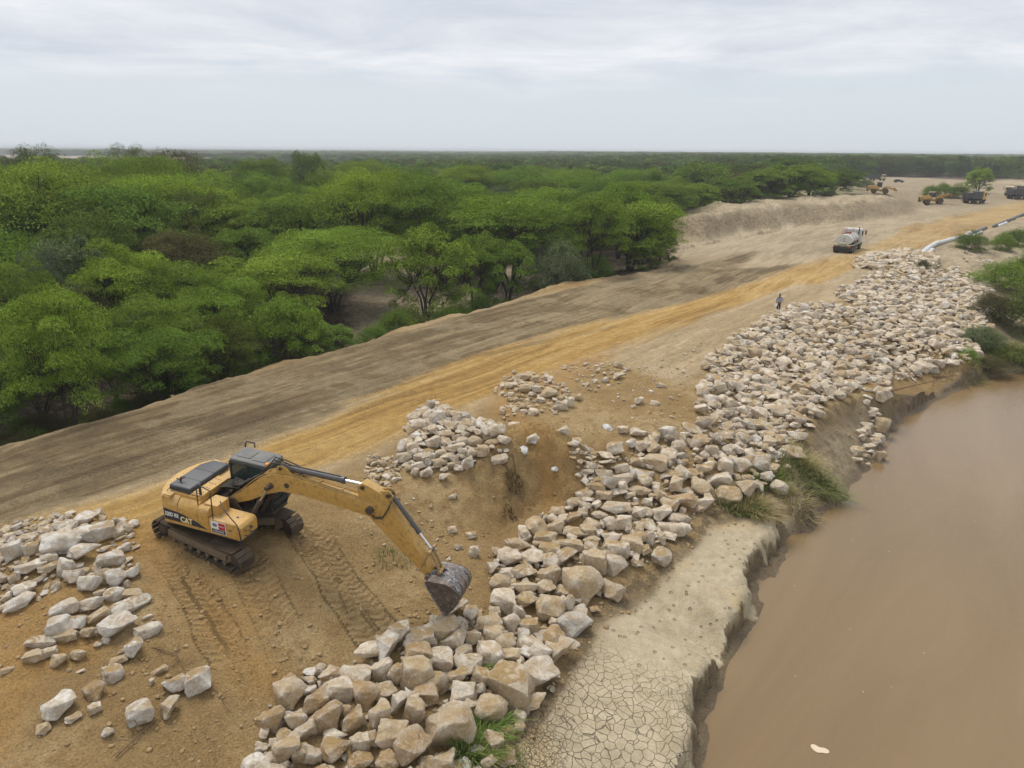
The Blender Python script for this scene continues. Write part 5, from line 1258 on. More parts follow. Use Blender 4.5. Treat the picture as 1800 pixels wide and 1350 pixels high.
# ---------------------------------------------------------------- plants
def leaf_mat(name, trans=0.25):
    m = NT(name)
    oi = m.n('ObjectInfo'); v = m.attr('vary')
    hs = m.n('HueSaturation'); m.l(oi.outputs['Color'], hs.inputs['Color'])
    m.l(m.math('MULTIPLY_ADD', oi.outputs['Random'], 0.02, 0.49), hs.inputs['Hue'])
    m.l(m.math('MULTIPLY_ADD', v, 0.9, 0.55), hs.inputs['Value']); hs.inputs['Saturation'].default_value = 1.0
    d = m.n('BsdfDiffuse'); m.l(hs.outputs[0], d.inputs[0])
    t = m.n('BsdfTranslucent'); m.l(m.mix(0.5, hs.outputs[0], (0.20, 0.26, 0.03)), t.inputs[0])
    mx = m.n('MixShader'); mx.inputs[0].default_value = trans; m.l(d.outputs[0], mx.inputs[1]); m.l(t.outputs[0], mx.inputs[2])
    m.l(mx.outputs[0], m.out.inputs[0])
    return m.m
M_LEAF = leaf_mat('foliage', 0.12)
M_BARK = NT('bark'); _n = M_BARK.noise(M_BARK.map(M_BARK.obj(), scale=(6, 6, 1.2)), 2, 3, 0.6); M_BARK = M_BARK.pbr(M_BARK.ramp(_n, [(0.35, (0.035, 0.026, 0.02)), (0.65, (0.10, 0.078, 0.06))]), 0.95)
def leaf_quads(C, up, size, asp, rg, spread=0.6, droop=0.0):
    """C centres (n,3); up preferred normals (n,3) -> verts, quads"""
    n = len(C)
    nr = up + rg.normal(0, spread, (n, 3)); nr /= np.linalg.norm(nr, axis=1)[:, None]
    a = rg.normal(0, 1, (n, 3)); a[:, 2] -= droop
    a -= nr * (a * nr).sum(1)[:, None]; a /= np.linalg.norm(a, axis=1)[:, None] + 1e-9
    b = np.cross(nr, a)
    s = (size * rg.uniform(0.65, 1.35, n))[:, None]
    V = np.stack([C - a * s, C - b * s * asp + nr * s * 0.15, C + a * s, C + b * s * asp + nr * s * 0.15], 1)
    return V.reshape(-1, 3), np.arange(4 * n).reshape(n, 4)
def np_tube(P, r0, r1, n=5):
    P = np.asarray(P, float); m_ = len(P); V = []; F = []
    for i, p in enumerate(P):
        t = P[min(i + 1, m_ - 1)] - P[max(i - 1, 0)]; t /= np.linalg.norm(t) + 1e-9
        a = np.cross(t, [0.3, 0.9, 0.1]); a /= np.linalg.norm(a) + 1e-9; b = np.cross(t, a)
        r = r0 + (r1 - r0) * i / (m_ - 1)
        for k in range(n):
            th = 2 * math.pi * k / n; V.append(p + (a * math.cos(th) + b * math.sin(th)) * r)
    for i in range(m_ - 1):
        for k in range(n): F.append((i * n + k, i * n + (k + 1) % n, (i + 1) * n + (k + 1) % n, (i + 1) * n + k))
    return np.array(V), np.array(F)
def merge(parts):
    V = []; F = []; o_ = 0
    for v, f in parts: V.append(v); F.append(f + o_); o_ += len(v)
    return np.concatenate(V), np.concatenate(F)
def make_tree(seed, Rr=5.0, H=9.0, nclump=46, nleaf=260, size=0.14, style='umbrella', asp=0.42):
    rg = np.random.default_rng(seed); CL = []
    lob = rg.uniform(0, 6.28, 3)
    for i in range(nclump):
        u = (i + 0.5) / nclump; th = i * 2.39996 + rg.normal(0, 0.25)
        edge = 1 + 0.18 * math.sin(2 * th + lob[0]) + 0.13 * math.sin(3 * th + lob[1]) + 0.10 * math.sin(5 * th + lob[2]) + rg.normal(0, 0.05)
        if rg.random() < 0.13 and style != 'bush': continue
        r = Rr * math.sqrt(u) * 0.9 * edge
        if style == 'umbrella': z = H * (0.60 + 0.36 * math.sqrt(max(0, 1 - (r / (Rr * edge)) ** 2))) + rg.normal(0, 0.55)
        elif style == 'round': z = H * (0.42 + 0.52 * math.sqrt(max(0, 1 - (r / (Rr * edge)) ** 2))) + rg.normal(0, 0.5)
        else: z = H * (0.12 + 0.80 * math.sqrt(max(0, 1 - (r / (Rr * edge)) ** 1.6))) + rg.normal(0, 0.4)
        CL.append((r * math.cos(th), r * math.sin(th), z, rg.uniform(0.75, 1.35) * Rr / 5, rg.uniform(0.38, 0.62) * Rr / 5, 1.0))
    for i in range(int(nclump * 0.55)):      # lower skirts
        th = rg.uniform(0, 6.28); r = Rr * rg.uniform(0.45, 1.0); z = H * (rg.uniform(0.42 if style == 'umbrella' else 0.14, 0.66) if style != 'bush' else rg.uniform(0.04, 0.4))
        CL.append((r * math.cos(th), r * math.sin(th), z, rg.uniform(0.6, 1.05) * Rr / 5, rg.uniform(0.3, 0.5) * Rr / 5, 0.5))
    LV = []; LU = []; VA = []
    if style == 'umbrella': CL = [(x, y, z, a * 1.3, b * 0.72, k) for (x, y, z, a, b, k) in CL]
    if style == 'bush': CL = [(x, y, z, a * 1.9, b * 2.0, k) for (x, y, z, a, b, k) in CL]
    for (x, y, z, a, b, k) in CL:
        n = int(nleaf * (0.6 if k < 1 else 1) * rg.uniform(0.7, 1.25))
        d = rg.normal(0, 1, (n, 3)); d /= np.linalg.norm(d, axis=1)[:, None]
        rad = rg.uniform(0.35, 1.0, n)[:, None] ** 0.6
        ray_ = 1 + 0.35 * np.sin(d[:, :1] * 5 + x) * np.cos(d[:, 1:2] * 5 + y)
        p = d * rad * np.array([a * 1.15, a * 1.15, b]) * ray_
        p[:, 2] -= (np.hypot(p[:, 0], p[:, 1]) / a) ** 2 * b * 0.9     # umbrella droop of each spray
        LV.append(p + np.array([x, y, z])); LU.append(np.stack([d[:, 0] * 0.5, d[:, 1] * 0.5, np.full(n, 0.9)], 1))
        VA.append(np.full(n, np.clip(0.5 + rg.normal(0, 0.16), 0, 1)) + rg.normal(0, 0.10, n))
    C = np.concatenate(LV); Uu = np.concatenate(LU); va = np.concatenate(VA)
    V, F = leaf_quads(C, Uu, size, asp, rg, 0.55, 0.6)
    crown = fast_mesh('crown', V, F); fattr(crown, 'vary', np.repeat(va, 4)); crown.materials.append(M_LEAF)
    # limbs
    parts = []; ns = 4 if style != 'bush' else 6
    nodes = []
    for s_ in range(ns):
        th = 2 * math.pi * s_ / ns + rg.uniform(-0.5, 0.5); q = np.array([math.cos(th) * Rr * 0.3, math.sin(th) * Rr * 0.3, H * 0.42])
        b0 = np.array([math.cos(th) * 0.15, math.sin(th) * 0.15, -0.4])
        mid = b0 * 0.5 + q * 0.5 + np.array([-math.cos(th) * 0.3, -math.sin(th) * 0.3, 0.3]) + rg.normal(0, 0.15, 3)
        parts.append(np_tube([b0, b0 * 0.7 + mid * 0.3, mid, q], 0.17 * (H / 9) * (0.4 if style == 'bush' else 1), 0.09 * (H / 9) * (0.4 if style == 'bush' else 1), 6)); nodes.append(q)
    for (x, y, z, a, b, k) in CL:
        q = min(nodes, key=lambda n_: (n_[0] - x) ** 2 + (n_[1] - y) ** 2); e_ = np.array([x, y, z - b * 0.3])
        m1 = q * 0.55 + e_ * 0.45 + np.array([0, 0, -0.25]) + rg.normal(0, 0.15, 3)
        parts.append(np_tube([q, m1, e_], 0.055 * H / 9, 0.015, 4))
        for _ in range(2): parts.append(np_tube([m1, m1 * 0.4 + e_ * 0.6 + rg.normal(0, 0.2, 3), e_ + rg.normal(0, 0.45, 3) * [1, 1, 0.3]], 0.025, 0.008, 3) if False else np_tube([m1, e_ + rg.normal(0, 0.5, 3) * [1, 1, 0.3]], 0.022, 0.008, 4))
    V, F = merge(parts)
    trunk = fast_mesh('trunk', V, F, True); trunk.materials.append(M_BARK)
    return crown, trunk, Rr, H
TREES = {'umbrella': [make_tree(s, 5.0, 9.0, 60, 520, 0.105, asp=0.36) for s in (1, 2, 3, 4, 5)],
         'thin': [make_tree(s, 5.0, 9.0, 40, 260, 0.09, 'umbrella', 0.32) for s in (11, 12)],
         'large': [make_tree(s, 8.0, 12.5, 125, 560, 0.105, asp=0.36) for s in (41, 42)],
         'fine': [make_tree(s, 4.0, 7.0, 60, 760, 0.07, asp=0.34) for s in (51, 52, 53)],
         'round': [make_tree(s, 4.0, 7.5, 52, 440, 0.10, 'round') for s in (21, 22)],
         'bush': [make_tree(s, 2.2, 3.6, 40, 330, 0.075, 'bush', 0.28) for s in (31, 32)]}
GREENS = {'bright green': (0.220, 0.310, 0.044), 'fresh green': (0.170, 0.255, 0.040), 'deep green': (0.125, 0.192, 0.038), 'olive': (0.115, 0.14, 0.035), 'grey-green': (0.14, 0.17, 0.085), 'brownish': (0.13, 0.115, 0.05)}
def plant(name, kind, x, y, wid, h, colw, label, group, cat='tree', z=None, rg=random.Random(2), idx=None):
    if kind == 'umbrella' and wid > 12.5: kind = 'large'
    elif kind == 'umbrella' and math.hypot(x, y) < 66: kind = 'fine'
    vs = TREES[kind]; i = rg.randrange(len(vs)) if idx is None else idx % len(vs); crown, trunk, Rr, H = vs[i]
    o = empty(name, (x, y, (gz(x, y) if z is None else z) - 0.05), rg.uniform(0, 6.28))
    o.scale = (wid / 2 / Rr, wid / 2 / Rr, h / H)
    c = link_mesh('crown', crown, o); t = link_mesh('trunk', trunk, o)
    g = GREENS[colw]; b = rg.uniform(0.85, 1.15); c.color = (g[0] * b, g[1] * b, g[2], 1)
    tag(o, label, cat, group, 'thing')
    return o
TREE_LIST = []     # u, v of the top, crown width in px, distance, kind, colour
def T(u, v, w_, d, kind='umbrella', colw='fresh green'): TREE_LIST.append((u, v, w_, d, kind, colw))
for a in [(75, 528, 165, 43, 'umbrella', 'bright green'), (257, 528, 150, 50, 'umbrella', 'fresh green'), (373, 500, 150, 54, 'umbrella', 'fresh green'), (492, 540, 115, 55, 'round', 'fresh green'), (575, 572, 110, 56, 'round', 'deep green'),
          (480, 450, 195, 64, 'umbrella', 'bright green'), (575, 403, 230, 74, 'umbrella', 'bright green'), (10, 465, 120, 55, 'umbrella', 'fresh green'), (207, 450, 140, 62, 'umbrella', 'bright green'), (290, 465, 165, 62, 'umbrella', 'fresh green'),
          (330, 420, 135, 78, 'umbrella', 'deep green'), (110, 425, 150, 64, 'round', 'grey-green'), (60, 450, 90, 60, 'round', 'grey-green'), (25, 340, 150, 85, 'umbrella', 'fresh green'), (50, 288, 230, 88, 'umbrella', 'bright green'), (235, 275, 150, 112, 'umbrella', 'bright green'),
          (150, 298, 110, 120, 'thin', 'olive'), (300, 266, 120, 130, 'thin', 'brownish'), (55, 257, 80, 150, 'thin', 'olive'), (223, 256, 75, 160, 'thin', 'olive'), (285, 308, 190, 98, 'umbrella', 'bright green'), (205, 330, 180, 82, 'umbrella', 'fresh green'),
          (395, 356, 135, 92, 'umbrella', 'bright green'), (350, 335, 120, 92, 'thin', 'olive'), (455, 312, 115, 125, 'umbrella', 'fresh green'), (490, 350, 145, 100, 'umbrella', 'bright green'), (455, 285, 90, 165, 'umbrella', 'fresh green'), (540, 272, 70, 190, 'round', 'deep green'), (640, 283, 90, 190, 'umbrella', 'fresh green'),
          (650, 302, 190, 92, 'umbrella', 'bright green'), (730, 308, 180, 92, 'umbrella', 'fresh green'), (560, 305, 90, 130, 'umbrella', 'deep green'), (745, 402, 155, 68, 'round', 'bright green'), (832, 415, 105, 74, 'round', 'fresh green'), (893, 426, 110, 74, 'round', 'fresh green'), (990, 436, 95, 76, 'bush', 'grey-green'), (955, 440, 60, 80, 'bush', 'grey-green'),
          (1130, 425, 80, 86, 'round', 'bright green'), (1112, 360, 165, 88, 'umbrella', 'fresh green'), (1030, 362, 120, 92, 'umbrella', 'fresh green'), (900, 343, 215, 86, 'umbrella', 'fresh green'), (820, 352, 130, 90, 'umbrella', 'deep green'), (800, 322, 130, 115, 'umbrella', 'deep green'), (960, 330, 130, 115, 'umbrella', 'fresh green'),
          (1165, 392, 60, 96, 'round', 'deep green'), (1060, 318, 130, 130, 'umbrella', 'deep green'), (1150, 318, 130, 140, 'umbrella', 'fresh green'), (1220, 322, 100, 150, 'round', 'fresh green'), (1290, 315, 90, 160, 'round', 'deep green'), (1340, 300, 95, 172, 'round', 'fresh green'), (1395, 290, 100, 180, 'round', 'fresh green'),
          (1240, 290, 100, 200, 'round', 'fresh green'), (1320, 305, 90, 185, 'round', 'brownish'), (1430, 296, 80, 192, 'round', 'fresh green'), (1470, 300, 70, 205, 'round', 'deep green'), (1380, 277, 80, 260, 'round', 'deep green'), (1010, 300, 110, 170, 'umbrella', 'fresh green'), (1115, 298, 100, 190, 'umbrella', 'fresh green'), (905, 300, 110, 165, 'umbrella', 'fresh green'), (820, 292, 110, 165, 'umbrella', 'bright green'), (1490, 296, 60, 240, 'round', 'deep green'),
          (120, 500, 90, 56, 'thin', 'brownish'), (180, 560, 80, 49, 'thin', 'olive'), (320, 590, 80, 50, 'bush', 'grey-green'), (430, 400, 120, 80, 'umbrella', 'fresh green'), (150, 385, 130, 75, 'umbrella', 'deep green'), (110, 345, 130, 84, 'thin', 'olive')]: T(*a)
rt = random.Random(12)
TS = []
for (u, v, w_, d, kind, cw) in TREE_LIST:
    p = at_d(u, v, d); g = gz(p.x, p.y); h = p.z - g; h = min(max(h, 2.5), 17.5)
    TS.append((p.x, p.y, w_ * d / F_PX, h, kind, cw, True))
# forest filled in behind and between
rgf = np.random.default_rng(99)
X = rgf.uniform(-170, 190, 60000); Y = rgf.uniform(25, 330, 60000)
azi = np.arctan2(X, Y); dist_ = np.hypot(X, Y)
ok = (np.abs(azi) < R(41)) & (dist_ < 330)
d2 = polyline_t(L2n, X, Y)
ok &= (d2 < -2.0) | (poly_sd(PLATE, X, Y) < -2)
ok &= poly_sd(PLATE, X, Y) < -3.0
ok &= ~((d2 > -3.0) & (dist_ < 130))
ok &= poly_sd(SANDY, X, Y) < -3.8
ok &= poly_sd(CLEAR2, X, Y) < 0
FARC = pix_poly([(1480, 322), (1560, 312), (1660, 312), (1760, 318), (1900, 326), (2300, 330), (2300, 700), (1300, 600)], 0.3)
ok &= poly_sd(FARC, X, Y) < -3.0
X, Y = X[ok], Y[ok]
acc = [(t[0], t[1], t[2] / 2 * 0.85) for t in TS]
for x, y in zip(X, Y):
    d = math.hypot(x, y); r = rt.uniform(3.0, 5.6) if d > 60 else rt.uniform(2.0, 3.6)
    if any((x - a) ** 2 + (y - b) ** 2 < ((r + c) * 0.80) ** 2 for a, b, c in acc): continue
    acc.append((x, y, r))
    kind = rt.choices(['umbrella', 'round', 'thin'], [7, 2, 0.6])[0] if x < 20 else 'round'
    cw = rt.choices(['bright green', 'fresh green', 'deep green', 'olive', 'grey-green', 'brownish'], [5, 8, 3, 1, 0.4, 0.3])[0]
    if kind == 'thin': cw = rt.choice(['olive', 'brownish', 'deep green'])
    h = rt.uniform(7.5, 11.5) * (0.72 if d < 60 else 1) * (0.85 if r < 3.6 else 1.0)
    if d < 50: h = rt.uniform(4.5, 6.5)
    if kind == 'round' and x > 20: h *= 0.85
    TS.append((x, y, 2 * r, h, kind, cw, False))
TS.sort(key=lambda t: math.hypot(t[0], t[1]) / t[2])
NTREE = 286
ind, rest = TS[:NTREE], TS[NTREE:]
words = {'umbrella': 'flat-topped', 'round': 'rounded', 'thin': 'sparse', 'bush': 'bushy'}
def tzone(x, y, d):
    u = pix([(x, y, 3)])[0][0]
    d2 = float(polyline_t(L2n, np.array([x]), np.array([y]))[0])
    if d2 > -11 and d < 85: z_ = 'beside the graded road'
    elif u > 1150 and d < 260: z_ = 'behind the bare sandy bank'
    elif d < 100: z_ = 'in the near forest'
    elif d < 160: z_ = 'in the middle forest'
    else: z_ = 'in the distant forest'
    return z_
tg = defaultdict(list); plc = []
zs = gzv([t[0] for t in ind], [t[1] for t in ind])
for t, z in zip(ind, zs):
    d = math.hypot(t[0], t[1]); q = dict(t=t, z=float(z), d=d, u=pix([(t[0], t[1], 5)])[0][0], place=tzone(t[0], t[1], d), size='tall' if t[3] > 9.5 else 'low' if t[3] < 6.0 else 'medium')
    tg[(q['size'], t[5], words[t[4]], q['place'])].append(q); plc.append(q)
for k, lst in tg.items():
    lst.sort(key=lambda q: q['u'])
    for i, q in enumerate(lst):
        a = '' if len(lst) == 1 else ('leftmost ' if i == 0 else 'rightmost ' if i == len(lst) - 1 else ordinal(i) + '-from-left ')
        q['label'] = a + '%s %s %s tree %s' % k
for q in plc:
    t = q['t']
    plant('forest_tree', t[4], t[0], t[1], t[2], t[3], t[5], q['label'], 'forest trees ' + q['place'], z=q['z'], rg=rt)
print('TREES', len(TS), 'last dist', math.hypot(*ind[-1][:2]))
# far woods: one mass, light crowns placed on points
def low_crown(seed, cw, nc=24, nl=95, size=0.28):
    rg = np.random.default_rng(seed); CL = []
    Cc = []; Va = []
    for i in range(nc):
        r = 5 * math.sqrt((i + 0.5) / nc) * 0.9; th = i * 2.39996
        c_ = np.array([r * math.cos(th), r * math.sin(th), 9 * (0.55 + 0.38 * math.sqrt(max(0, 1 - (r / 5) ** 2))) + rg.normal(0, .4)])
        p = rg.normal(0, 1, (nl, 3)); p /= np.linalg.norm(p, axis=1)[:, None]; p *= np.array([1.3, 1.3, 0.6]); Cc.append(p + c_); Va.append(np.full(nl, 0.5 + rg.normal(0, 0.15)) + rg.normal(0, 0.08, nl))
    for i in range(10):
        th = rg.uniform(0, 6.28); p = rg.normal(0, 0.8, (nl, 3)) + np.array([4 * math.cos(th), 4 * math.sin(th), rg.uniform(1.5, 4)]); Cc.append(p); Va.append(np.full(nl, 0.4))
    C = np.concatenate(Cc); va = np.concatenate(Va)
    V, F = leaf_quads(C, np.tile([0, 0, 0.9], (len(C), 1)), size, 0.5, rg, 0.5)
    me = fast_mesh('far_crown', V, F); fattr(me, 'vary', np.repeat(va, 4))
    g = GREENS[cw]
    m = NT('far_foliage'); oi = m.n('ObjectInfo'); v = m.attr('vary')
    hs = m.n('HueSaturation'); hs.inputs['Color'].default_value = (*g, 1); m.l(m.math('MULTIPLY_ADD', oi.outputs['Random'], 0.04, 0.48), hs.inputs['Hue']); m.l(m.math('MULTIPLY_ADD', v, 0.9, 0.55), hs.inputs['Value'])
    d = m.n('BsdfDiffuse'); m.l(hs.outputs[0], d.inputs[0]); m.l(d.outputs[0], m.out.inputs[0])
    me.materials.append(m.m)
    return me
PX, PY, PS = [], [], []
for t in rest: PX.append(t[0]); PY.append(t[1]); PS.append((t[2] / 10, t[3] / 9))
def scatter(n, d0, d1, w0, w1, h0, h1, seed):
    rg = np.random.default_rng(seed)
    d = np.sqrt(rg.uniform(d0 ** 2, d1 ** 2, n)); a = rg.uniform(-R(41), R(41), n)
    x = d * np.sin(a); y = d * np.cos(a)
    k = (poly_sd(FARC, x, y) < -4) & (poly_sd(PLATE, x, y) < -4) & (fbm(x, y, 160, 3, 77) < 0.07) & (poly_sd(CLEAR, x, y) + fbm(x, y, 300, 3, 88) * 200 < 0)
    for xx, yy in zip(x[k], y[k]): PX.append(xx); PY.append(yy); PS.append((rg.uniform(w0, w1), rg.uniform(h0, h1)))
scatter(3400, 325, 800, 0.8, 1.4, 0.8, 1.25, 5)
scatter(7000, 800, 2000, 1.4, 2.4, 0.9, 1.3, 6)
scatter(9000, 2000, 6000, 2.5, 5.0, 0.9, 1.4, 7)
PX, PY = np.array(PX), np.array(PY); PS = np.array(PS); PZ = gzv(PX, PY)
far_cols = ['fresh green', 'deep green', 'olive', 'olive']
wood = bpy.data.meshes.new('far_woods')
wood.vertices.add(len(PX)); wood.vertices.foreach_set('co', np.stack([PX, PY, PZ], 1).astype(np.float32).ravel())
a = wood.attributes.new('scl', 'FLOAT_VECTOR', 'POINT'); a.data.foreach_set('vector', np.stack([PS[:, 0], PS[:, 0], PS[:, 1]], 1).astype(np.float32).ravel())
a = wood.attributes.new('pick', 'INT', 'POINT'); a.data.foreach_set('value', RNG.integers(0, 4, len(PX)).astype(np.int32))
wo_ = link_mesh('far_woods', wood); tag(wo_, 'far green woods running to the horizon as one mass', 'woods', kind='stuff')
ng = bpy.data.node_groups.new('far_woods', 'GeometryNodeTree')
ng.interface.new_socket('Geometry', in_out='INPUT', socket_type='NodeSocketGeometry'); ng.interface.new_socket('Geometry', in_out='OUTPUT', socket_type='NodeSocketGeometry')
gi = ng.nodes.new('NodeGroupInput'); go = ng.nodes.new('NodeGroupOutput'); jn = ng.nodes.new('GeometryNodeJoinGeometry')
def named(nm, dt):
    x = ng.nodes.new('GeometryNodeInputNamedAttribute'); x.data_type = dt; x.inputs[0].default_value = nm; return [s_ for s_ in x.outputs if s_.enabled][0]
scl = named('scl', 'FLOAT_VECTOR'); pick = named('pick', 'INT')
rv = ng.nodes.new('FunctionNodeRandomValue'); rv.data_type = 'FLOAT_VECTOR'; rv.inputs[0].default_value = (0, 0, 0); rv.inputs[1].default_value = (0, 0, 6.28)
src_col = bpy.data.collections.new('far_crown_source')
for i, cw in enumerate(far_cols):
    so = bpy.data.objects.new('far_crown', low_crown(500 + i, cw)); src_col.objects.link(so)
    oi = ng.nodes.new('GeometryNodeObjectInfo'); oi.inputs['Object'].default_value = so; oi.inputs['As Instance'].default_value = True
    cp = ng.nodes.new('FunctionNodeCompare'); cp.data_type = 'INT'; cp.operation = 'EQUAL'
    ia = [s_ for s_ in cp.inputs if s_.enabled and s_.type == 'INT']
    ng.links.new(pick, ia[0]); ia[1].default_value = i
    ip = ng.nodes.new('GeometryNodeInstanceOnPoints')
    ng.links.new(gi.outputs[0], ip.inputs['Points']); ng.links.new(cp.outputs[0], ip.inputs['Selection']); ng.links.new(oi.outputs['Geometry'], ip.inputs['Instance'])
    ng.links.new(rv.outputs[0], ip.inputs['Rotation']); ng.links.new(scl, ip.inputs['Scale'])
    ng.links.new(ip.outputs[0], jn.inputs[0])
ng.links.new(jn.outputs[0], go.inputs[0])
md = wo_.modifiers.new('far_woods', 'NODES'); md.node_group = ng

# bushes on the river side and on the clearing
def bush(u, v, wpx, hpx, cw, label, kind='bush', name='bush'):
    p = on_ground_v([u], [v])[0]; d = math.sqrt(p[0] ** 2 + p[1] ** 2 + (p[2] - CAM_H) ** 2)
    return plant(name, kind, p[0], p[1], wpx * d / F_PX, hpx * d / F_PX * 1.05, cw, label, 'bushes on the river side' if u > 1600 and v > 400 else 'bushes on the clearing', 'bush', z=p[2] - 0.1, rg=rt)
for a in [(1762, 508, 78, 38, 'bright green', 'large bright green bush above the inlet'), (1800, 500, 50, 42, 'fresh green', 'fresh green bush at the photo edge behind the large bright one'), (1802, 590, 90, 62, 'olive', 'big dark olive bush hanging over the inlet'), (1740, 560, 50, 40, 'brownish', 'small brownish shrub beside the last riprap rocks'),
          (1706, 440, 46, 24, 'deep green', 'low dark green bush below the sandbag line'), (1787, 432, 40, 24, 'deep green', 'dark green bush highest on the river bank'), (1760, 440, 30, 22, 'fresh green', 'tiny green bush between the two dark ones'),
          (1622, 472, 14, 14, 'grey-green', 'tiny grey-green shrub at the edge of the small rock pile'), (1722, 604, 60, 26, 'grey-green', 'grey-green shrub low on the mud by the inlet'), (1775, 632, 70, 22, 'olive', 'flattened olive shrub at the waterline'), (1700, 628, 30, 14, 'fresh green', 'bright low weeds at the foot of the riprap'), (1738, 650, 50, 20, 'brownish', 'dead brown brush lying at the waterline')]:
    bush(*a)
for a in [(1520, 334, 26, 16, 'grey-green', 'bush right behind the wheel loader on the mound'), (1455, 346, 16, 12, 'grey-green', 'grey-green bush on the grassy plateau'), (1322, 361, 18, 12, 'olive', 'olive bush above the two worn tracks down the bank'), (1634, 346, 22, 16, 'fresh green', 'bush left of the row beyond the second loader'), (1655, 347, 26, 20, 'fresh green', 'middle bush of the row beyond the second loader'), (1682, 348, 30, 18, 'deep green', 'bush at the right end of the row beyond the loader')]:
    bush(*a)
p = on_ground_v([1718], [340])[0]; d = math.hypot(p[0], p[1])
plant('small_tree', 'round', p[0], p[1], 38 * d / F_PX, 34 * d / F_PX, 'bright green', 'small bright green tree standing alone behind the first dump truck', None, z=p[2], rg=rt)
p = on_ground_v([1714], [330])[0]; d = math.hypot(p[0], p[1])
plant('small_tree', 'round', p[0], p[1], 26 * d / F_PX, 26 * d / F_PX, 'fresh green', 'smaller green tree peeping over the lone bright tree', None, z=p[2], rg=rt)
for i, (u, w_, cw) in enumerate([(705, 3.0, 'deep green'), (762, 3.6, 'deep green'), (800, 3.4, 'olive'), (835, 3.2, 'deep green'), (868, 2.8, 'fresh green'), (925, 2.6, 'deep green'), (1060, 3.5, 'deep green'), (1110, 3.6, 'fresh green')]):
    j = np.interp(u, [p[0] for p in L2], [p[1] for p in L2]); q = at(u, j, 0.1) - TD * (3.4 + (i % 3) * 1.3)
    plant('bush', 'bush', q.x, q.y, w_, w_ * 0.75, cw, '%s-from-left %s thicket under the roadside trees by the sandy gap' % (ordinal(i) if i else 'first', cw), 'thickets by the sandy gap', 'bush', rg=rt)
# dark underbrush along the foot of the road bank
ub_rng = random.Random(77); k = 0
for i in range(34):
    s_ = i / 33; u = 20 + 620 * s_ + ub_rng.uniform(-10, 10)
    j = np.interp(u, [p[0] for p in L2], [p[1] for p in L2])
    b_ = at(u, j, 0.1); q = b_ - TD * ub_rng.uniform(3.2, 7.5)
    kind = 'bush'; cw = ub_rng.choice(['olive', 'brownish', 'deep green', 'brownish', 'deep green'])
    w_ = ub_rng.uniform(1.3, 2.5)
    plant('bush', kind, q.x, q.y, w_, w_ * ub_rng.uniform(0.6, 0.9), cw, '%s-from-left %s bush in the dark underbrush below the road bank' % (ordinal(i) if i else 'first', cw), 'underbrush below the road bank', 'bush', rg=ub_rng)

for i in range(26):
    u = 1168 + 330 * i / 25 + ub_rng.uniform(-5, 5); v_ = np.interp(u, [1165, 1180, 1250, 1340, 1430, 1500], [420, 371, 358, 345, 333, 325]) - 1
    q = on_ground_v([u], [v_], 3.0)[0]; dd_ = Vector((q[0], q[1], 0)).normalized() * ub_rng.uniform(1.5, 6); w_ = ub_rng.uniform(5, 8); cw = ub_rng.choice(['fresh green', 'deep green', 'deep green', 'olive'])
    plant('bush', 'bush', q[0] + dd_.x, q[1] + dd_.y, w_, ub_rng.uniform(3.0, 5.2), cw, '%s-from-left %s bush at the foot of the woods behind the sandy bank' % (ordinal(i) if i else 'first', cw), 'bushes at the edge of the woods', 'bush', rg=ub_rng)
# grass tufts
M_GRASS = leaf_mat('grass_blades', 0.2)
def tuft(x, y, n, rad, ln, lean, cw, label, seed, wid=0.02):
    rg = np.random.default_rng(seed); Vs = []; Fs = []; va = []
    a = rg.uniform(0, 6.28, n); r = rad * np.sqrt(rg.random(n)); bx = x + r * np.cos(a) * 1.3; by = y + r * np.sin(a); bz = gzv(bx, by) - 0.02
    for i in range(n):
        d = np.array([math.cos(a[i]) * 0.5, math.sin(a[i]) * 0.5, 0]) + rg.normal(0, 0.35, 3) * [1, 1, 0] + np.array([lean[0], lean[1], 0]); l = ln * rg.uniform(0.5, 1.15)
        side = np.cross(d / (np.linalg.norm(d) + 1e-9), [0, 0, 1]) * wid; p = np.array([bx[i], by[i], bz[i]]); seg = 4; o_ = len(Vs)
        for k_ in range(seg + 1):
            t = k_ / seg; c_ = p + d * l * t ** 1.6 * 0.8 + np.array([0, 0, l * (t - 0.55 * t * t * min(1.6, np.linalg.norm(d)))]); w2 = (1 - t * 0.85)
            Vs.append(c_ - side * w2); Vs.append(c_ + side * w2); va += [0.35 + 0.4 * t + rg.normal(0, .04)] * 2
        for k_ in range(seg): Fs.append((o_ + 2 * k_, o_ + 2 * k_ + 1, o_ + 2 * k_ + 3, o_ + 2 * k_ + 2))
    V = np.array(Vs); c0 = np.array([x, y, gz(x, y)]); me = fast_mesh('grass_tuft', V - c0, np.array(Fs)); fattr(me, 'vary', va); me.materials.append(M_GRASS)
    o = link_mesh('grass_tuft', me); o.location = c0; o.color = (*GREENS[cw], 1); tag(o, label, 'grass', 'grass tufts beside the riprap', 'thing')
GREENS['grass'] = (0.17, 0.23, 0.06); GREENS['root'] = (0.13, 0.085, 0.045); GREENS['straw'] = (0.36, 0.29, 0.14); GREENS['dull grass'] = (0.19, 0.21, 0.08)
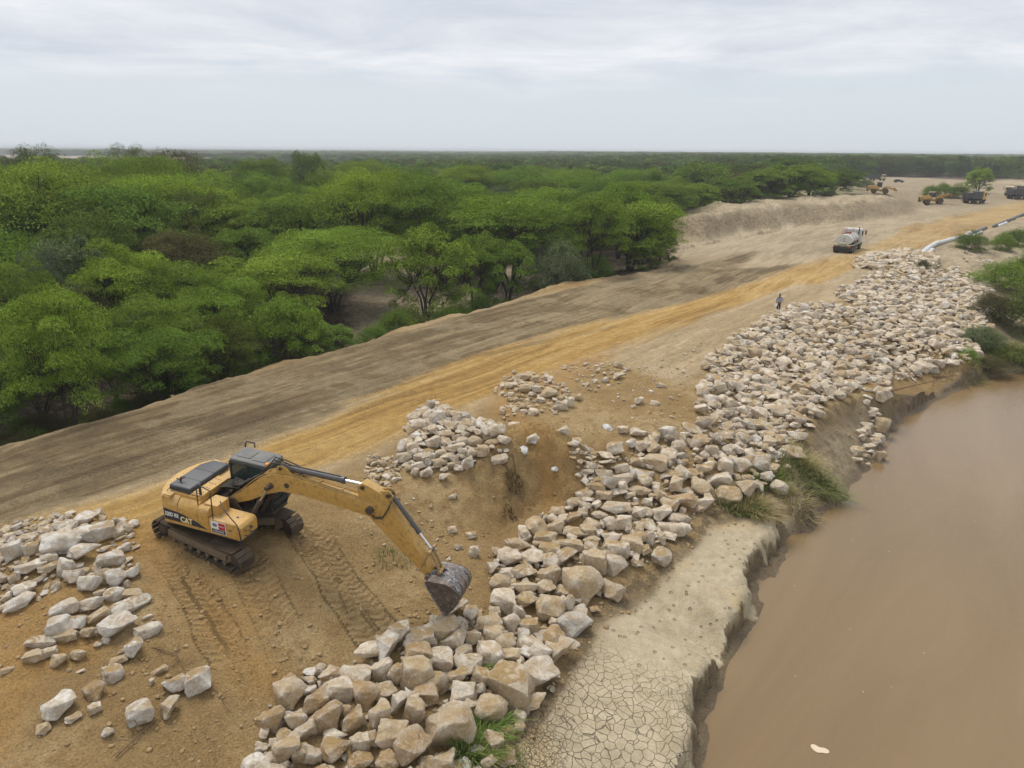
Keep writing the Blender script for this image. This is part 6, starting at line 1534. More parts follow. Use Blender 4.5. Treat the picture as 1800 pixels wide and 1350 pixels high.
for i, (u, v, n, rad, ln, lean, cw, lab) in enumerate([
    (830, 1325, 520, 0.40, 0.8, (0.35, 0.15), 'grass', 'bright green tuft beside the lowest big rocks'), (860, 1285, 300, 0.35, 0.75, (0.5, 0.2), 'grass', 'bright green tuft just above the lowest one'), (848, 1190, 110, 0.2, 0.5, (0.2, 0.1), 'grass', 'thin green tuft between the big rocks below the bucket'), (900, 1340, 60, 0.25, 0.4, (0.3, 0), 'dull grass', 'sparse tuft on the mud left of the cracks'),
    (1350, 850, 200, 0.8, 0.8, (0.2, -0.1), 'grass', 'green grass tuft at the left of the big bank clump'), (1395, 835, 200, 0.9, 0.95, (0.3, -0.2), 'dull grass', 'tall dull green grass at the heart of the bank clump'), (1430, 850, 260, 0.8, 1.1, (0.5, -0.45), 'dull grass', 'long grass drooping to the river from the clump'), (1455, 862, 190, 0.6, 1.0, (0.6, -0.6), 'dull grass', 'outermost drooping grass closest to the river'), (1400, 880, 220, 0.8, 0.7, (0.3, -0.4), 'straw', 'dry grass at the foot of the bank clump'),
    (1300, 890, 500, 0.9, 0.8, (0.2, -0.2), 'dull grass', 'dull low grass between riprap and mud edge'), (1330, 900, 400, 0.7, 0.9, (0.4, -0.4), 'straw', 'dry straw-coloured grass at the mud edge'), (1410, 815, 300, 0.6, 1.2, (0.3, -0.1), 'straw', 'dry stalks standing behind the green bank clump'), (1145, 972, 60, 0.25, 0.35, (0, 0), 'grass', 'small green tuft among rocks at the riprap bend'),
    (905, 850, 150, 0.3, 0.35, (-0.3, -0.8), 'root', 'dead brown roots hanging on the dirt spur face'), (895, 900, 60, 0.25, 0.3, (-0.1, -0.7), 'root', 'dry roots at the foot of the dirt spur'), (690, 985, 120, 0.6, 0.3, (0, 0), 'dull grass', 'flattened weeds on the pit floor left of the stick'), (1740, 600, 300, 0.9, 0.7, (0.2, 0), 'grass', 'green reeds beside the small inlet'), (1705, 640, 300, 1.2, 0.7, (0.3, -0.3), 'dull grass', 'dull reeds at the foot of the far riprap'), (1690, 660, 260, 1.5, 0.8, (0.4, -0.5), 'straw', 'matted dead reeds at the far waterline')]):
    p = on_ground_v([u], [v])[0]; tuft(p[0], p[1], n, rad, ln, lean, cw, lab, 700 + i)
# ---------------------------------------------------------------- trucks, loaders, car
WHITE_T = paint('white_truck_paint', (0.62, 0.61, 0.58), 0.45, 0.55, (0.42, 0.36, 0.27), grime=0.6)
TANK_W = paint('tank_white', (0.66, 0.65, 0.61), 0.5, 0.35, (0.46, 0.41, 0.33), grime=0.7)
RED_T = paint('red_rail', (0.36, 0.09, 0.05), 0.6, 0.3)
DARKB = paint('dump_body_grey', (0.050, 0.052, 0.062), 0.55, 0.4, (0.24, 0.21, 0.18))
CHASS = paint('chassis', (0.03, 0.028, 0.027), 0.7, 0.45, (0.22, 0.17, 0.12))
CREAM = paint('cream_cab', (0.60, 0.44, 0.24), 0.45, 0.3)
ORNG = paint('loader_orange', (0.44, 0.25, 0.045), 0.5, 0.55)
ORNY = paint('truck_orange_yellow', (0.60, 0.33, 0.05), 0.45, 0.3)
RUSTB = paint('rusty_bucket', (0.22, 0.10, 0.04), 0.7, 0.4)
BLUEC = paint('dark_blue_car', (0.03, 0.045, 0.09), 0.25, 0.25)
LAMP_R = NT('red_lens').pbr((0.35, 0.02, 0.015), 0.3); LAMP_W = NT('clear_lens').pbr((0.7, 0.7, 0.68), 0.15)
def wheel(root, x, y, r, wd, hub=None, name='wheel'):
    mb = MB(); s = 1 if y > 0 else -1
    mb.lathe([(r * 0.55, -wd / 2), (r * 0.94, -wd / 2), (r, -wd / 3), (r, wd / 3), (r * 0.94, wd / 2), (r * 0.55, wd / 2)], 22, (x, y, r))
    for i in range(22):
        a = 2 * math.pi * i / 22; mb.box((x + r * math.cos(a), y, r + r * math.sin(a)), (0.05, wd * 0.9, 0.045), Matrix.Rotation(-a, 3, 'Y'))
    t = mb.build(name, RUBBER, root, 40)
    mb = MB(); mb.lathe([(0.05, y + s * wd * 0.50), (r * 0.22, y + s * wd * 0.48), (r * 0.30, y + s * wd * 0.30), (r * 0.54, y + s * wd * 0.32), (r * 0.57, y + s * wd * 0.505), (r * 0.5, y + s * wd * 0.51), (r * 0.05, y)], 18, (x, 0, r)); mb.build('rim', hub or CHASS, t, 40)
    return t
def cabover(root, x0, x1, mat, z0=0.75, z1=2.85, wdt=2.4, name='cab'):
    h = wdt / 2; mb = MB()
    mb.prism([(x0, z0), (x1 - 0.02, z0), (x1, z0 + 0.9), (x1 - 0.18, z1 - 0.25), (x1 - 0.45, z1), (x0 + 0.1, z1), (x0, z1 - 0.1)][::-1], -h, h, 'Y', bevel=0.07)
    c = mb.build(name, mat, root, 40)
    mb = MB(); mb.face([(x1 + 0.015, -h * 0.88, z0 + 0.95), (x1 + 0.015, h * 0.88, z0 + 0.95), (x1 - 0.165, h * 0.84, z1 - 0.3), (x1 - 0.165, -h * 0.84, z1 - 0.3)]); mb.build('windscreen', GLASS_D, c)
    for s in (-1, 1):
        mb = MB(); mb.prism([(x0 + 0.5, z0 + 1.0), (x1 - 0.12, z0 + 1.0), (x1 - 0.28, z1 - 0.35), (x0 + 0.5, z1 - 0.35)], s * (h + 0.003) - 0.003, s * (h + 0.003) + 0.003, 'Y'); mb.build('side_window', GLASS_D, c)
        mb = MB(); mb.tube([(x1 - 0.15, s * h, z1 - 0.4), (x1 + 0.25, s * (h + 0.2), z1 - 0.35)], 0.02, 5); mb.box((x1 + 0.28, s * (h + 0.24), z1 - 0.7), (0.06, 0.2, 0.6), bevel=0.02); mb.build('wing_mirror', CHASS, c)
        mb = MB(); mb.box((x1 + 0.0, s * h * 0.75, z0 + 0.25), (0.06, 0.32, 0.16), bevel=0.02); mb.build('headlight', LAMP_W, c)
    mb = MB(); mb.box((x1 - 0.02, 0, z0 - 0.12), (0.25, wdt, 0.35), bevel=0.04); mb.box((x1 + 0.01, 0, z0 + 0.55), (0.03, wdt * 0.6, 0.3)); mb.build('bumper', CHASS, c, 40)
    return c
def place(root, u, v, head, lift=0.0):
    p = on_ground_v([u], [v])[0]; n = [gz(p[0] + math.cos(head) * k, p[1] + math.sin(head) * k) for k in (-2, 0, 2)]
    root.location = (p[0], p[1], max(p[2], sum(n) / 3) + lift); root.rotation_euler = (0, math.atan2(n[0] - n[2], 4) * 0.8, head)
# water tanker
tk = empty('water_truck'); tag(tk, 'white water tanker truck with orange tank-top rails parked on the ochre road', 'truck')
for x in (-2.9, -1.6): 
    for y in (-0.98, 0.98): wheel(tk, x, y, 0.52, 0.5, WHITE_T)
for y in (-1.05, 1.05): wheel(tk, 2.6, y, 0.52, 0.34, WHITE_T)
mb = MB(); mb.box((-0.4, -0.42, 0.85), (7.0, 0.12, 0.26)); mb.box((-0.4, 0.42, 0.85), (7.0, 0.12, 0.26)); mb.box((-3.85, 0, 0.72), (0.14, 2.4, 0.22), bevel=0.02); mb.box((-3.3, 0, 0.5), (0.7, 2.2, 0.5), bevel=0.04)
for y in (-1.15, 1.15): mb.box((0.3, y * 0.85, 0.75), (1.4, 0.4, 0.5), bevel=0.04)
mb.build('chassis', CHASS, tk, 40)
mb = MB(); 
el = [(1.12 * math.cos(a), 1.78 + 0.72 * math.sin(a)) for a in np.linspace(0, 2 * math.pi, 28, endpoint=False)]
mb.prism(el, -3.35, 1.25, 'X', bevel=0.10, seg=3)
tank = mb.build('water_tank', TANK_W, tk, 40)
mb = MB()
for x in (-2.2, -0.95, 0.3):
    mb.tube([(x, 1.14 * math.cos(a), 1.78 + 0.74 * math.sin(a)) for a in np.linspace(0, 2 * math.pi, 25)], 0.03, 5)
mb.build('tank_band', CHASS, tank)
mb = MB()
for y in (-0.45, 0.45):
    mb.tube([(-2.9, y, 2.5), (-2.9, y, 3.15), (0.1, y, 3.15), (0.1, y, 2.5)], 0.03, 5); mb.tube([(-1.4, y, 2.5), (-1.4, y, 3.15)], 0.03, 5); mb.tube([(-2.9, y, 2.85), (0.1, y, 2.85)], 0.022, 5)
mb.build('top_rail', RED_T, tk)
mb = MB(); mb.lathe([(0.3, 2.45), (0.33, 2.5), (0.33, 2.66), (0.28, 2.72)], 16, (-0.6, 0, 0), 'Z'); mb.box((-0.9, 0.0, 2.62), (0.4, 0.7, 0.2), bevel=0.03); mb.build('hatch', RED_T, tk, 40)
mb = MB(); mb.box((-3.55, 0, 1.12), (0.5, 2.45, 0.08)); mb.box((-3.5, 0, 0.98), (0.35, 2.0, 0.16)); mb.box((-0.9, -1.15, 1.06), (4.4, 0.28, 0.05)); mb.box((-0.9, 1.15, 1.06), (4.4, 0.28, 0.05)); mb.cyl((-3.6, -0.4, 1.3), (-3.6, 0.4, 1.3), 0.16, 12); mb.cyl((-3.5, 0.0, 1.3), (-3.5, 0.0, 2.0), 0.06, 8); mb.cyl((-3.5, 0.0, 2.0), (-3.3, 0.0, 2.35), 0.06, 8); mb.build('pump_and_spray_bar', paint('pump_cream', (0.5, 0.46, 0.32), 0.6, 0.5, grime=0.9), tk, 40)
for y in (-1.0, 1.0): mb = MB(); mb.box((-3.93, y, 0.86), (0.04, 0.3, 0.14)); mb.build('tail_light', LAMP_R, tk)
c = cabover(tk, 1.7, 3.75, WHITE_T, 0.85, 2.95, 2.4)
mb = MB(); mb.cyl((1.55, -0.9, 1.1), (1.55, -0.9, 3.2), 0.07, 10); mb.build('exhaust_stack', CHASS, tk, 40)
place(tk, 1489, 440, ANG + R(3))

def dump_truck(label, colm, u, v, head, wid=2.5, name='dump_truck'):
    d = empty(name); tag(d, label, 'truck', 'trucks waiting on the far clearing')
    for x in (-2.7, -1.35):
        for y in (-0.98, 0.98): wheel(d, x, y, 0.53, 0.52)
    for x in (1.5, 3.0):
        for y in (-1.06, 1.06): wheel(d, x, y, 0.53, 0.34)
    mb = MB(); mb.box((0.0, -0.42, 0.95), (7.4, 0.14, 0.28)); mb.box((0.0, 0.42, 0.95), (7.4, 0.14, 0.28)); mb.box((-3.75, 0, 0.75), (0.14, 2.4, 0.3), bevel=0.02)
    for y in (-1.0, 1.0): mb.box((0.2, y, 0.8), (1.1, 0.4, 0.5), bevel=0.04)
    mb.build('chassis', CHASS, d, 40)
    mb = MB()
    mb.prism([(-3.9, 1.35), (1.35, 1.25), (1.6, 2.95), (1.3, 3.0), (-3.95, 2.95)], -1.27, -1.20, 'Y'); mb.prism([(-3.9, 1.35), (1.35, 1.25), (1.6, 2.95), (1.3, 3.0), (-3.95, 2.95)], 1.20, 1.27, 'Y')
    mb.prism([(-3.9, 1.25), (1.35, 1.15), (1.35, 1.25), (-3.9, 1.35)], -1.27, 1.27, 'Y'); mb.prism([(1.33, 1.2), (1.42, 1.2), (1.66, 3.0), (1.57, 3.0)], -1.27, 1.27, 'Y')
    mb.prism([(1.45, 2.9), (2.3, 3.0), (2.3, 3.06), (1.45, 2.98)], -1.2, 1.2, 'Y')
    for x in (-3.6, -2.6, -1.6, -0.6, 0.4):
        for y in (-1.30, 1.30): mb.box((x, y, 2.1), (0.10, 0.09, 1.7))
    for y in (-1.29, 1.29): mb.box((-1.3, y, 2.97), (5.3, 0.12, 0.12))
    bd = mb.build('dump_body', DARKB, d, 40)
    mb = MB(); mb.box((-3.95, 0, 2.1), (0.08, 2.44, 1.55), bevel=0.01)
    for y in (-0.8, 0, 0.8): mb.box((-4.01, y, 2.1), (0.06, 0.1, 1.5))
    mb.build('tailgate', DARKB, bd, 40)
    mb = MB(); mb.prism([(-3.8, 2.5), (-2.2, 2.85), (0.2, 2.9), (1.4, 2.6), (1.4, 1.4), (-3.8, 1.4)], -1.15, 1.15, 'Y', bevel=0.12)
    for y in (-1.0, 1.0): m_ = MB(); m_.box((-3.84, y, 0.8), (0.04, 0.3, 0.14)); m_.build('tail_light', LAMP_R, d)
    mb.build('soil_load', paint('load_soil', (0.30, 0.22, 0.13), 0.95, 0.3), d, 40)
    cabover(d, 2.0, 3.9, colm, 0.9, 3.0, 2.45)
    place(d, u, v, head)
    return d
dump_truck('dark-bodied dump truck with yellow cab parked alone near the lone small tree', ORNY, 1711, 357, R(32))
dump_truck('dark dump truck cut off by the photo edge, rearmost wheels towards us', ORNY, 1788, 350, R(26))
dump_truck('orange and white cab dump truck facing us behind the truck at the photo edge', CREAM, 1784, 344, R(205))
dump_truck('far dump truck with tan cab standing side-on before the woods', CREAM, 1541, 317.5, R(-28))
dump_truck('farthest truck with pale cab half hidden by trees at the clearing edge', CREAM, 1503, 315.5, R(-30))

def wheel_loader(label, u, v, head, arm, bucket_mat_, body=None, open_=False):
    d = empty('wheel_loader'); tag(d, label, 'wheel loader', 'wheel loaders on the far clearing')
    bm_ = body or ORNG
    for x in (-1.65, 1.65):
        for y in (-1.1, 1.1): wheel(d, x, y, 0.80, 0.62, ORNG)
    mb = MB(); mb.prism([(-3.6, 0.9), (-0.3, 0.8), (-0.3, 1.9), (-1.0, 2.3), (-3.3, 2.2), (-3.65, 1.9)], -0.85, 0.85, 'Y', bevel=0.08)
    for y in (-1.12, 1.12): mb.prism([(-2.55, 1.3), (-0.75, 1.3), (-0.7, 1.72), (-1.1, 1.85), (-2.3, 1.85), (-2.6, 1.6)], y - 0.35, y + 0.35, 'Y', bevel=0.05)
    mb.build('engine_body', bm_, d, 40)
    mb = MB(); mb.box((-3.68, 0, 1.55), (0.12, 1.4, 0.9), bevel=0.03); mb.box((-3.5, 0, 0.85), (0.5, 2.0, 0.5), bevel=0.06); mb.cyl((-2.2, 0.3, 2.2), (-2.2, 0.3, 2.95), 0.08, 10); mb.build('radiator_grille', CHASS, d, 40)
    mb = MB(); mb.box((1.2, 0, 0.95), (2.2, 1.0, 0.6), bevel=0.06); mb.box((0.1, 0, 0.95), (0.9, 0.6, 0.5)); mb.prism([(0.4, 1.1), (1.9, 1.1), (1.5, 2.0), (0.9, 2.0)], -0.45, 0.45, 'Y', bevel=0.04)
    for y in (-1.1, 1.1): mb.prism([(0.8, 1.7), (2.5, 1.7), (2.4, 1.8), (0.9, 1.8)], y - 0.32, y + 0.32, 'Y')
    mb.build('front_frame', bm_, d, 40)
    mb = MB()
    for x, y in ((-1.0, -0.7), (-1.0, 0.7), (0.35, -0.7), (0.35, 0.7)): mb.tube([(x, y, 1.9), (x * 0.95, y * 0.92, 3.25)], 0.06, 6)
    mb.box((-0.32, 0, 2.05), (1.5, 1.5, 0.35), bevel=0.03)
    cb = mb.build('cab', CHASS, d, 40)
    mb = MB(); mb.box((-0.33, 0, 3.3), (1.65, 1.55, 0.12), bevel=0.04); mb.build('roof', CREAM if open_ else CHASS, cb, 40)
    mb = MB(); mb.box((-0.32, 0, 2.72), (1.28, 1.24, 0.98), bevel=0.02); mb.build('cab_glass', GLASS_D, cb, 40)
    a = R(arm); ex_, ez_ = 1.1 + 2.6 * math.cos(a), 1.85 + 2.6 * math.sin(a)
    mb = MB()
    for y in (-0.42, 0.42): mb.prism([(1.0, 1.65), (2.3, 1.75 + 1.1 * math.sin(a)), (ex_, ez_ - 0.15), (ex_ + 0.1, ez_ + 0.15), (2.2, 2.2 + 1.2 * math.sin(a)), (1.0, 2.05)], y - 0.07, y + 0.07, 'Y')
    mb.box((ex_ - 0.5, 0, ez_), (0.2, 0.9, 0.2)); mb.tube([(1.3, 0, 2.1), (2.2, 0, 2.55 + math.sin(a)), (ex_ - 0.1, 0, ez_ + 0.55)], 0.08, 6)
    mb.build('lift_arms', bm_, d, 40)
    mb = MB(); bx_, bz_ = ex_ + 0.1, ez_
    sh = [(bx_, bz_ + 0.55), (bx_ - 0.12, bz_ + 0.1), (bx_ + 0.1, bz_ - 0.35), (bx_ + 0.45, bz_ - 0.5), (bx_ + 1.2, bz_ - 0.42)]
    inn_ = [(bx_ + 0.08, bz_ + 0.55), (bx_ - 0.03, bz_ + 0.1), (bx_ + 0.15, bz_ - 0.28), (bx_ + 0.46, bz_ - 0.42), (bx_ + 1.2, bz_ - 0.37)]
    mb.prism(sh + inn_[::-1], -1.35, 1.35, 'Y')
    for y in (-1.35, 1.31): mb.prism(sh + [(bx_ + 0.3, bz_ + 0.5)], y, y + 0.04, 'Y')
    mb.build('bucket', bucket_mat_, d, 30)
    place(d, u, v, head); d.scale = (0.9, 0.9, 0.9)
wheel_loader('orange wheel loader working on top of the sandy mound', 1545, 341, R(-24), -8, ORNG)
wheel_loader('wheel loader with tan canopy roof and rusty bucket on flat ground', 1639, 358, R(-18), 12, RUSTB, open_=True)
# car
cr = empty('parked_car'); tag(cr, 'small dark blue car parked on the far dirt road', 'car')
mb = MB(); mb.prism([(-2.1, 0.35), (2.1, 0.35), (2.15, 0.75), (1.1, 0.95), (0.4, 1.42), (-1.3, 1.45), (-2.0, 0.95), (-2.15, 0.7)], -0.85, 0.85, 'Y', bevel=0.08); mb.build('body', BLUEC, cr, 40)
for x in (-1.3, 1.3):
    for y in (-0.75, 0.75): wheel(cr, x, y, 0.33, 0.22)
for y in (-0.87, 0.87): mb = MB(); mb.prism([(0.95, 0.97), (0.38, 1.36), (-1.25, 1.38), (-1.75, 0.97)], y - 0.01, y + 0.01, 'Y'); mb.build('side_window', GLASS_D, cr)
place(cr, 1580, 321, R(-40))

# ---------------------------------------------------------------- person
def skin_mesh(name, verts, edges_, radii, mat, parent, sub=2):
    me = bpy.data.meshes.new(name); me.from_pydata(verts, edges_, []); o = bpy.data.objects.new(name, me); col.objects.link(o)
    md_ = o.modifiers.new('s', 'SKIN'); md_.use_smooth_shade = True; md_.branch_smoothing = 0.6
    for i, r in enumerate(radii):
        sv_ = me.skin_vertices[0].data[i]; sv_.radius = (r, r) if not isinstance(r, tuple) else r
    me.skin_vertices[0].data[0].use_root = True
    ss = o.modifiers.new('d', 'SUBSURF'); ss.levels = sub; ss.render_levels = sub
    dg = bpy.context.evaluated_depsgraph_get(); m2 = bpy.data.meshes.new_from_object(o.evaluated_get(dg))
    bpy.data.objects.remove(o); m2.materials.clear(); m2.materials.append(mat); m2.polygons.foreach_set('use_smooth', np.ones(len(m2.polygons), bool)); m2.name = name
    return link_mesh(name, m2, parent)
SKIN = NT('skin').pbr((0.16, 0.085, 0.05), 0.6); SHIRT = NT('blue_grey_cotton').pbr((0.27, 0.28, 0.36), 0.9); TROUS = NT('dark_trousers').pbr((0.022, 0.02, 0.028), 0.9); HAIR = NT('black_hair').pbr((0.012, 0.01, 0.009), 0.7); PAPER = NT('paper').pbr((0.8, 0.8, 0.79), 0.8); SHOE = NT('dusty_shoes').pbr((0.3, 0.26, 0.22), 0.8)
pr = empty('person'); tag(pr, 'man in a light blue-grey shirt and dark trousers holding white papers', 'person')
# facing -Y locally (towards the camera); x to his left
V_ = [(0, 0, 0.95), (0, 0, 1.12), (0, 0, 1.32), (0, 0.01, 1.44), (0, 0.0, 1.50), (0, -0.015, 1.58), (0, -0.02, 1.66),
      (0.09, 0, 0.90), (0.10, -0.02, 0.50), (0.11, 0.02, 0.10), (0.12, -0.10, 0.045),
      (-0.09, 0, 0.90), (-0.09, 0.0, 0.50), (-0.08, 0.03, 0.10), (-0.09, -0.09, 0.045),
      (0.17, 0.01, 1.41), (0.27, 0.03, 1.16), (0.17, -0.12, 0.97),
      (-0.17, 0.01, 1.41), (-0.23, 0.02, 1.14), (-0.22, -0.10, 0.92)]
E_ = [(0, 1), (1, 2), (2, 3), (3, 4), (4, 5), (5, 6), (0, 7), (7, 8), (8, 9), (9, 10), (0, 11), (11, 12), (12, 13), (13, 14), (3, 15), (15, 16), (16, 17), (3, 18), (18, 19), (19, 20)]
Rd = [(0.15, 0.10), (0.14, 0.10), (0.17, 0.11), (0.12, 0.08), 0.055, (0.075, 0.09), (0.07, 0.08), 0.085, 0.058, 0.042, 0.04, 0.085, 0.058, 0.042, 0.04, 0.055, 0.042, 0.028, 0.055, 0.042, 0.028]
n0 = len(V_)
for hx, hy, hz, s in ((0.17, -0.12, 0.97, 1), (-0.22, -0.10, 0.92, -1)):
    wi_ = 17 if s == 1 else 20
    b0 = len(V_); V_.append((hx - 0.01 * s, hy - 0.03, hz - 0.05)); Rd.append((0.03, 0.016)); E_.append((wi_, b0))
    for k in range(4):
        b = len(V_); fx = (k - 1.5) * 0.019; ll = (0.065, 0.078, 0.072, 0.055)[k]
        V_.append((hx - 0.01 * s + fx, hy - 0.045, hz - 0.09)); V_.append((hx - 0.01 * s + fx, hy - 0.03, hz - 0.09 - ll * 0.6)); Rd += [0.009, 0.0075]; E_ += [(b0, b), (b, b + 1)]
    b = len(V_); V_.append((hx - 0.045 * s, hy - 0.04, hz - 0.06)); V_.append((hx - 0.055 * s, hy - 0.05, hz - 0.095)); Rd += [0.010, 0.009]; E_ += [(b0, b), (b, b + 1)]
body = skin_mesh('body', V_, E_, Rd, SKIN, pr)
# face on the head: nose, brow, mouth, ears shaped in the hair-cap's own child meshes
mb = MB(); mb.ball((0, -0.035, 1.655), 0.092, (0.86, 1.02, 1.22), 3); mb.ball((0, -0.135, 1.635), 0.016, (0.8, 1, 1.5)); mb.ball((0.078, -0.02, 1.645), 0.02, (0.5, 1, 1.5)); mb.ball((-0.078, -0.02, 1.645), 0.02, (0.5, 1, 1.5)); mb.box((0, -0.122, 1.592), (0.045, 0.012, 0.010)); mb.build('head', SKIN, pr, True)
for s in (-1, 1): mb = MB(); mb.ball((s * 0.03, -0.120, 1.662), 0.010); mb.build('eye', HAIR, pr, True)
mb = MB(); mb.ball((0, -0.015, 1.69), 0.095, (0.90, 1.0, 0.98), 3); mb.build('hair', HAIR, pr, True)
skin_mesh('shirt', [(0, 0, 0.93), (0, 0, 1.12), (0, 0, 1.32), (0, 0.01, 1.44), (0.17, 0.01, 1.41), (0.265, 0.03, 1.18), (-0.17, 0.01, 1.41), (-0.23, 0.02, 1.16), (0.245, -0.01, 1.10), (-0.23, -0.01, 1.08)],
          [(0, 1), (1, 2), (2, 3), (3, 4), (4, 5), (3, 6), (6, 7), (5, 8), (7, 9)], [(0.17, 0.125), (0.165, 0.12), (0.19, 0.13), (0.13, 0.09), 0.07, 0.058, 0.07, 0.058, 0.052, 0.052], SHIRT, pr)
skin_mesh('trousers', [(0, 0, 0.97), (0, 0, 0.90), (0.09, 0, 0.84), (0.10, -0.02, 0.50), (0.11, 0.02, 0.08), (-0.09, 0, 0.84), (-0.09, 0.0, 0.50), (-0.08, 0.03, 0.08)],
          [(0, 1), (1, 2), (2, 3), (3, 4), (1, 5), (5, 6), (6, 7)], [(0.165, 0.12), (0.16, 0.12), 0.10, 0.075, 0.062, 0.10, 0.075, 0.062], TROUS, pr)
for x in (0.12, -0.09): mb = MB(); mb.box((x, -0.06, 0.045), (0.10, 0.27, 0.09), bevel=0.035); mb.build('shoe', SHOE, pr, True)
p = on_ground_v([1367], [550.5])[0]; pr.location = p; pr.rotation_euler = (0, 0, R(-25)); pr.scale = (0.99, 0.99, 0.99)
mb = MB(); mb.box((0, 0, 0), (0.21, 0.008, 0.30), Matrix.Rotation(R(10), 3, 'Y')); mb.box((0.01, 0.006, -0.01), (0.21, 0.004, 0.29), Matrix.Rotation(R(16), 3, 'Y'))
pp = mb.build('papers', PAPER); pm = Matrix.Translation(p) @ Matrix.Rotation(R(-25), 4, 'Z'); pp.location = pm @ Vector((-0.22, -0.16, 0.76)); pp.rotation_euler = (0, 0, R(-25)); tag(pp, "sheaf of white papers in the walking man's hand", 'papers')

# ---------------------------------------------------------------- long geotextile sacks along the road shoulder
SACKW = NT('white_geotextile'); _o = SACKW.obj(); _n = SACKW.noise(_o, 3, 4, 0.7); SACKW = SACKW.pbr(SACKW.ramp(_n, [(0.3, (0.40, 0.39, 0.37)), (0.55, (0.64, 0.63, 0.62))]), 0.85, 0, SACKW.bump(_n, 0.8, 0.15))
SACKD = NT('dark_geotextile'); _o = SACKD.obj(); _n = SACKD.noise(_o, 3, 4, 0.7); SACKD = SACKD.pbr(SACKD.ramp(_n, [(0.3, (0.05, 0.05, 0.055)), (0.6, (0.17, 0.17, 0.19))]), 0.8, 0, SACKD.bump(_n, 0.8, 0.15))
def sack(pl, r, mat, label, name='sand_tube', group='long sand-filled tubes along the road shoulder', seed=0):
    rg = random.Random(seed); P = on_ground_v([a for a, b in pl], [b for a, b in pl]); pts_ = []
    seg = 7
    for a, b in zip(P, P[1:]):
        for k in range(seg): pts_.append(a + (b - a) * k / seg)
    pts_.append(P[-1]); pts_ = [Vector((q[0], q[1], gz(q[0], q[1]) + r * 0.62)) for q in pts_]; n = len(pts_)
    rad = [r * (0.55 if i in (0, n - 1) else 1) * rg.uniform(0.9, 1.1) * (0.82 if i % 5 == 0 else 1) for i in range(n)]
    c = pts_[0].copy(); mb = MB(); mb.tube([q - c for q in pts_], r, 10, radii=rad)
    for v in mb.bm.verts: v.co.z = max(v.co.z, -r * 0.9 + min(0, v.co.z + r) * 0.2) if False else v.co.z
    o = mb.build(name, mat, None, 60); o.location = c; tag(o, label, 'sand tube', group); return o
for i, a in enumerate([([(1622, 447), (1631, 439), (1643, 432), (1652, 429)], 0.38, SACKW, 'white sand tube curling down beside the small rock pile'), ([(1650, 430), (1668, 424), (1689, 419)], 0.34, SACKW, 'long white sand tube along the ochre road edge'), ([(1626, 452), (1640, 440)], 0.3, SACKW, 'short white sand tube lying under the curled one'),
          ([(1688, 420), (1702, 415)], 0.3, SACKD, 'short dark sand tube between two white ones'), ([(1698, 417), (1705, 412)], 0.4, SACKW, 'small white sack at the start of the dark tubes'), ([(1704, 413), (1720, 408), (1734, 401)], 0.3, SACKD, 'dark grey sand tube after the last white one'), ([(1710, 416), (1726, 408)], 0.22, SACKW, 'thin white tube hidden below the dark grey one'),
          ([(1745, 400), (1758, 395), (1772, 389)], 0.33, SACKD, 'dark tube past the gap in the line'), ([(1755, 399), (1770, 393)], 0.3, SACKW, 'thin white tube under the dark tube past the gap'), ([(1771, 390), (1790, 382), (1815, 372)], 0.33, SACKD, 'farthest dark tube running out of the photo')]): sack(*a, seed=i)
# half-buried torn sacks
def scrap(u, v, s, label, seed):
    rg = random.Random(seed); p = on_ground_v([u], [v])[0]; mb = MB(); mb.ball((0, 0, 0), 1, (1, 0.8, 0.55), 3)
    from mathutils import noise
    for v_ in mb.bm.verts: v_.co *= 1 + noise.noise(v_.co * 1.8 + Vector((seed, 0, 0))) * 0.5 + noise.noise(v_.co * 5) * 0.12
    for v_ in mb.bm.verts: v_.co *= s
    o = mb.build('torn_sack', SACKW, None, 60); o.location = (p[0], p[1], p[2] - s * 0.12); o.rotation_euler = (rg.uniform(-.4, .4), rg.uniform(-.4, .4), rg.uniform(0, 6)); tag(o, label, 'sack', 'white sack scraps poking out of soil and rocks')
for i, a in enumerate([(918, 818, 0.30, 'white torn sack half-buried left on the dirt spur face'), (943, 823, 0.34, 'larger white torn sack in the middle of the spur face'), (974, 834, 0.20, 'small grey-white scrap right on the spur face'), (1068, 752, 0.28, 'white pointed scrap in the soil above the riprap'), (1706, 575, 0.42, 'white sack among the outermost far riprap rocks'), (1630, 578, 0.36, 'square white sack amid the far riprap'), (1745, 512, 0.7, 'white sheet under the big dark olive bush'), (1250, 663, 0.3, 'white scrap at the riprap crest below the man')]): scrap(*a, seed=i + 1)
# foam raft on the river
mb = MB(); rg = random.Random(4); pp_ = at(1440, 1318, WATER_Z)
out = [(0.16 * (1 + 0.35 * math.sin(2 * a + 1) + 0.2 * math.sin(3 * a)) * math.cos(a) * 1.2, 0.16 * (1 + 0.35 * math.sin(2 * a + 1) + 0.2 * math.sin(3 * a)) * math.sin(a)) for a in np.linspace(0, 2 * math.pi, 22, endpoint=False)]
mb.prism(out, 0.0, 0.025, 'Z', bevel=0.008); fo = mb.build('floating_foam', NT('foam').pbr((0.62, 0.50, 0.36), 0.9), None, 40); fo.location = (pp_.x, pp_.y, WATER_Z - 0.004); fo.rotation_euler.z = R(-35); tag(fo, 'small cream patch of foam floating alone on the brown river', 'foam')

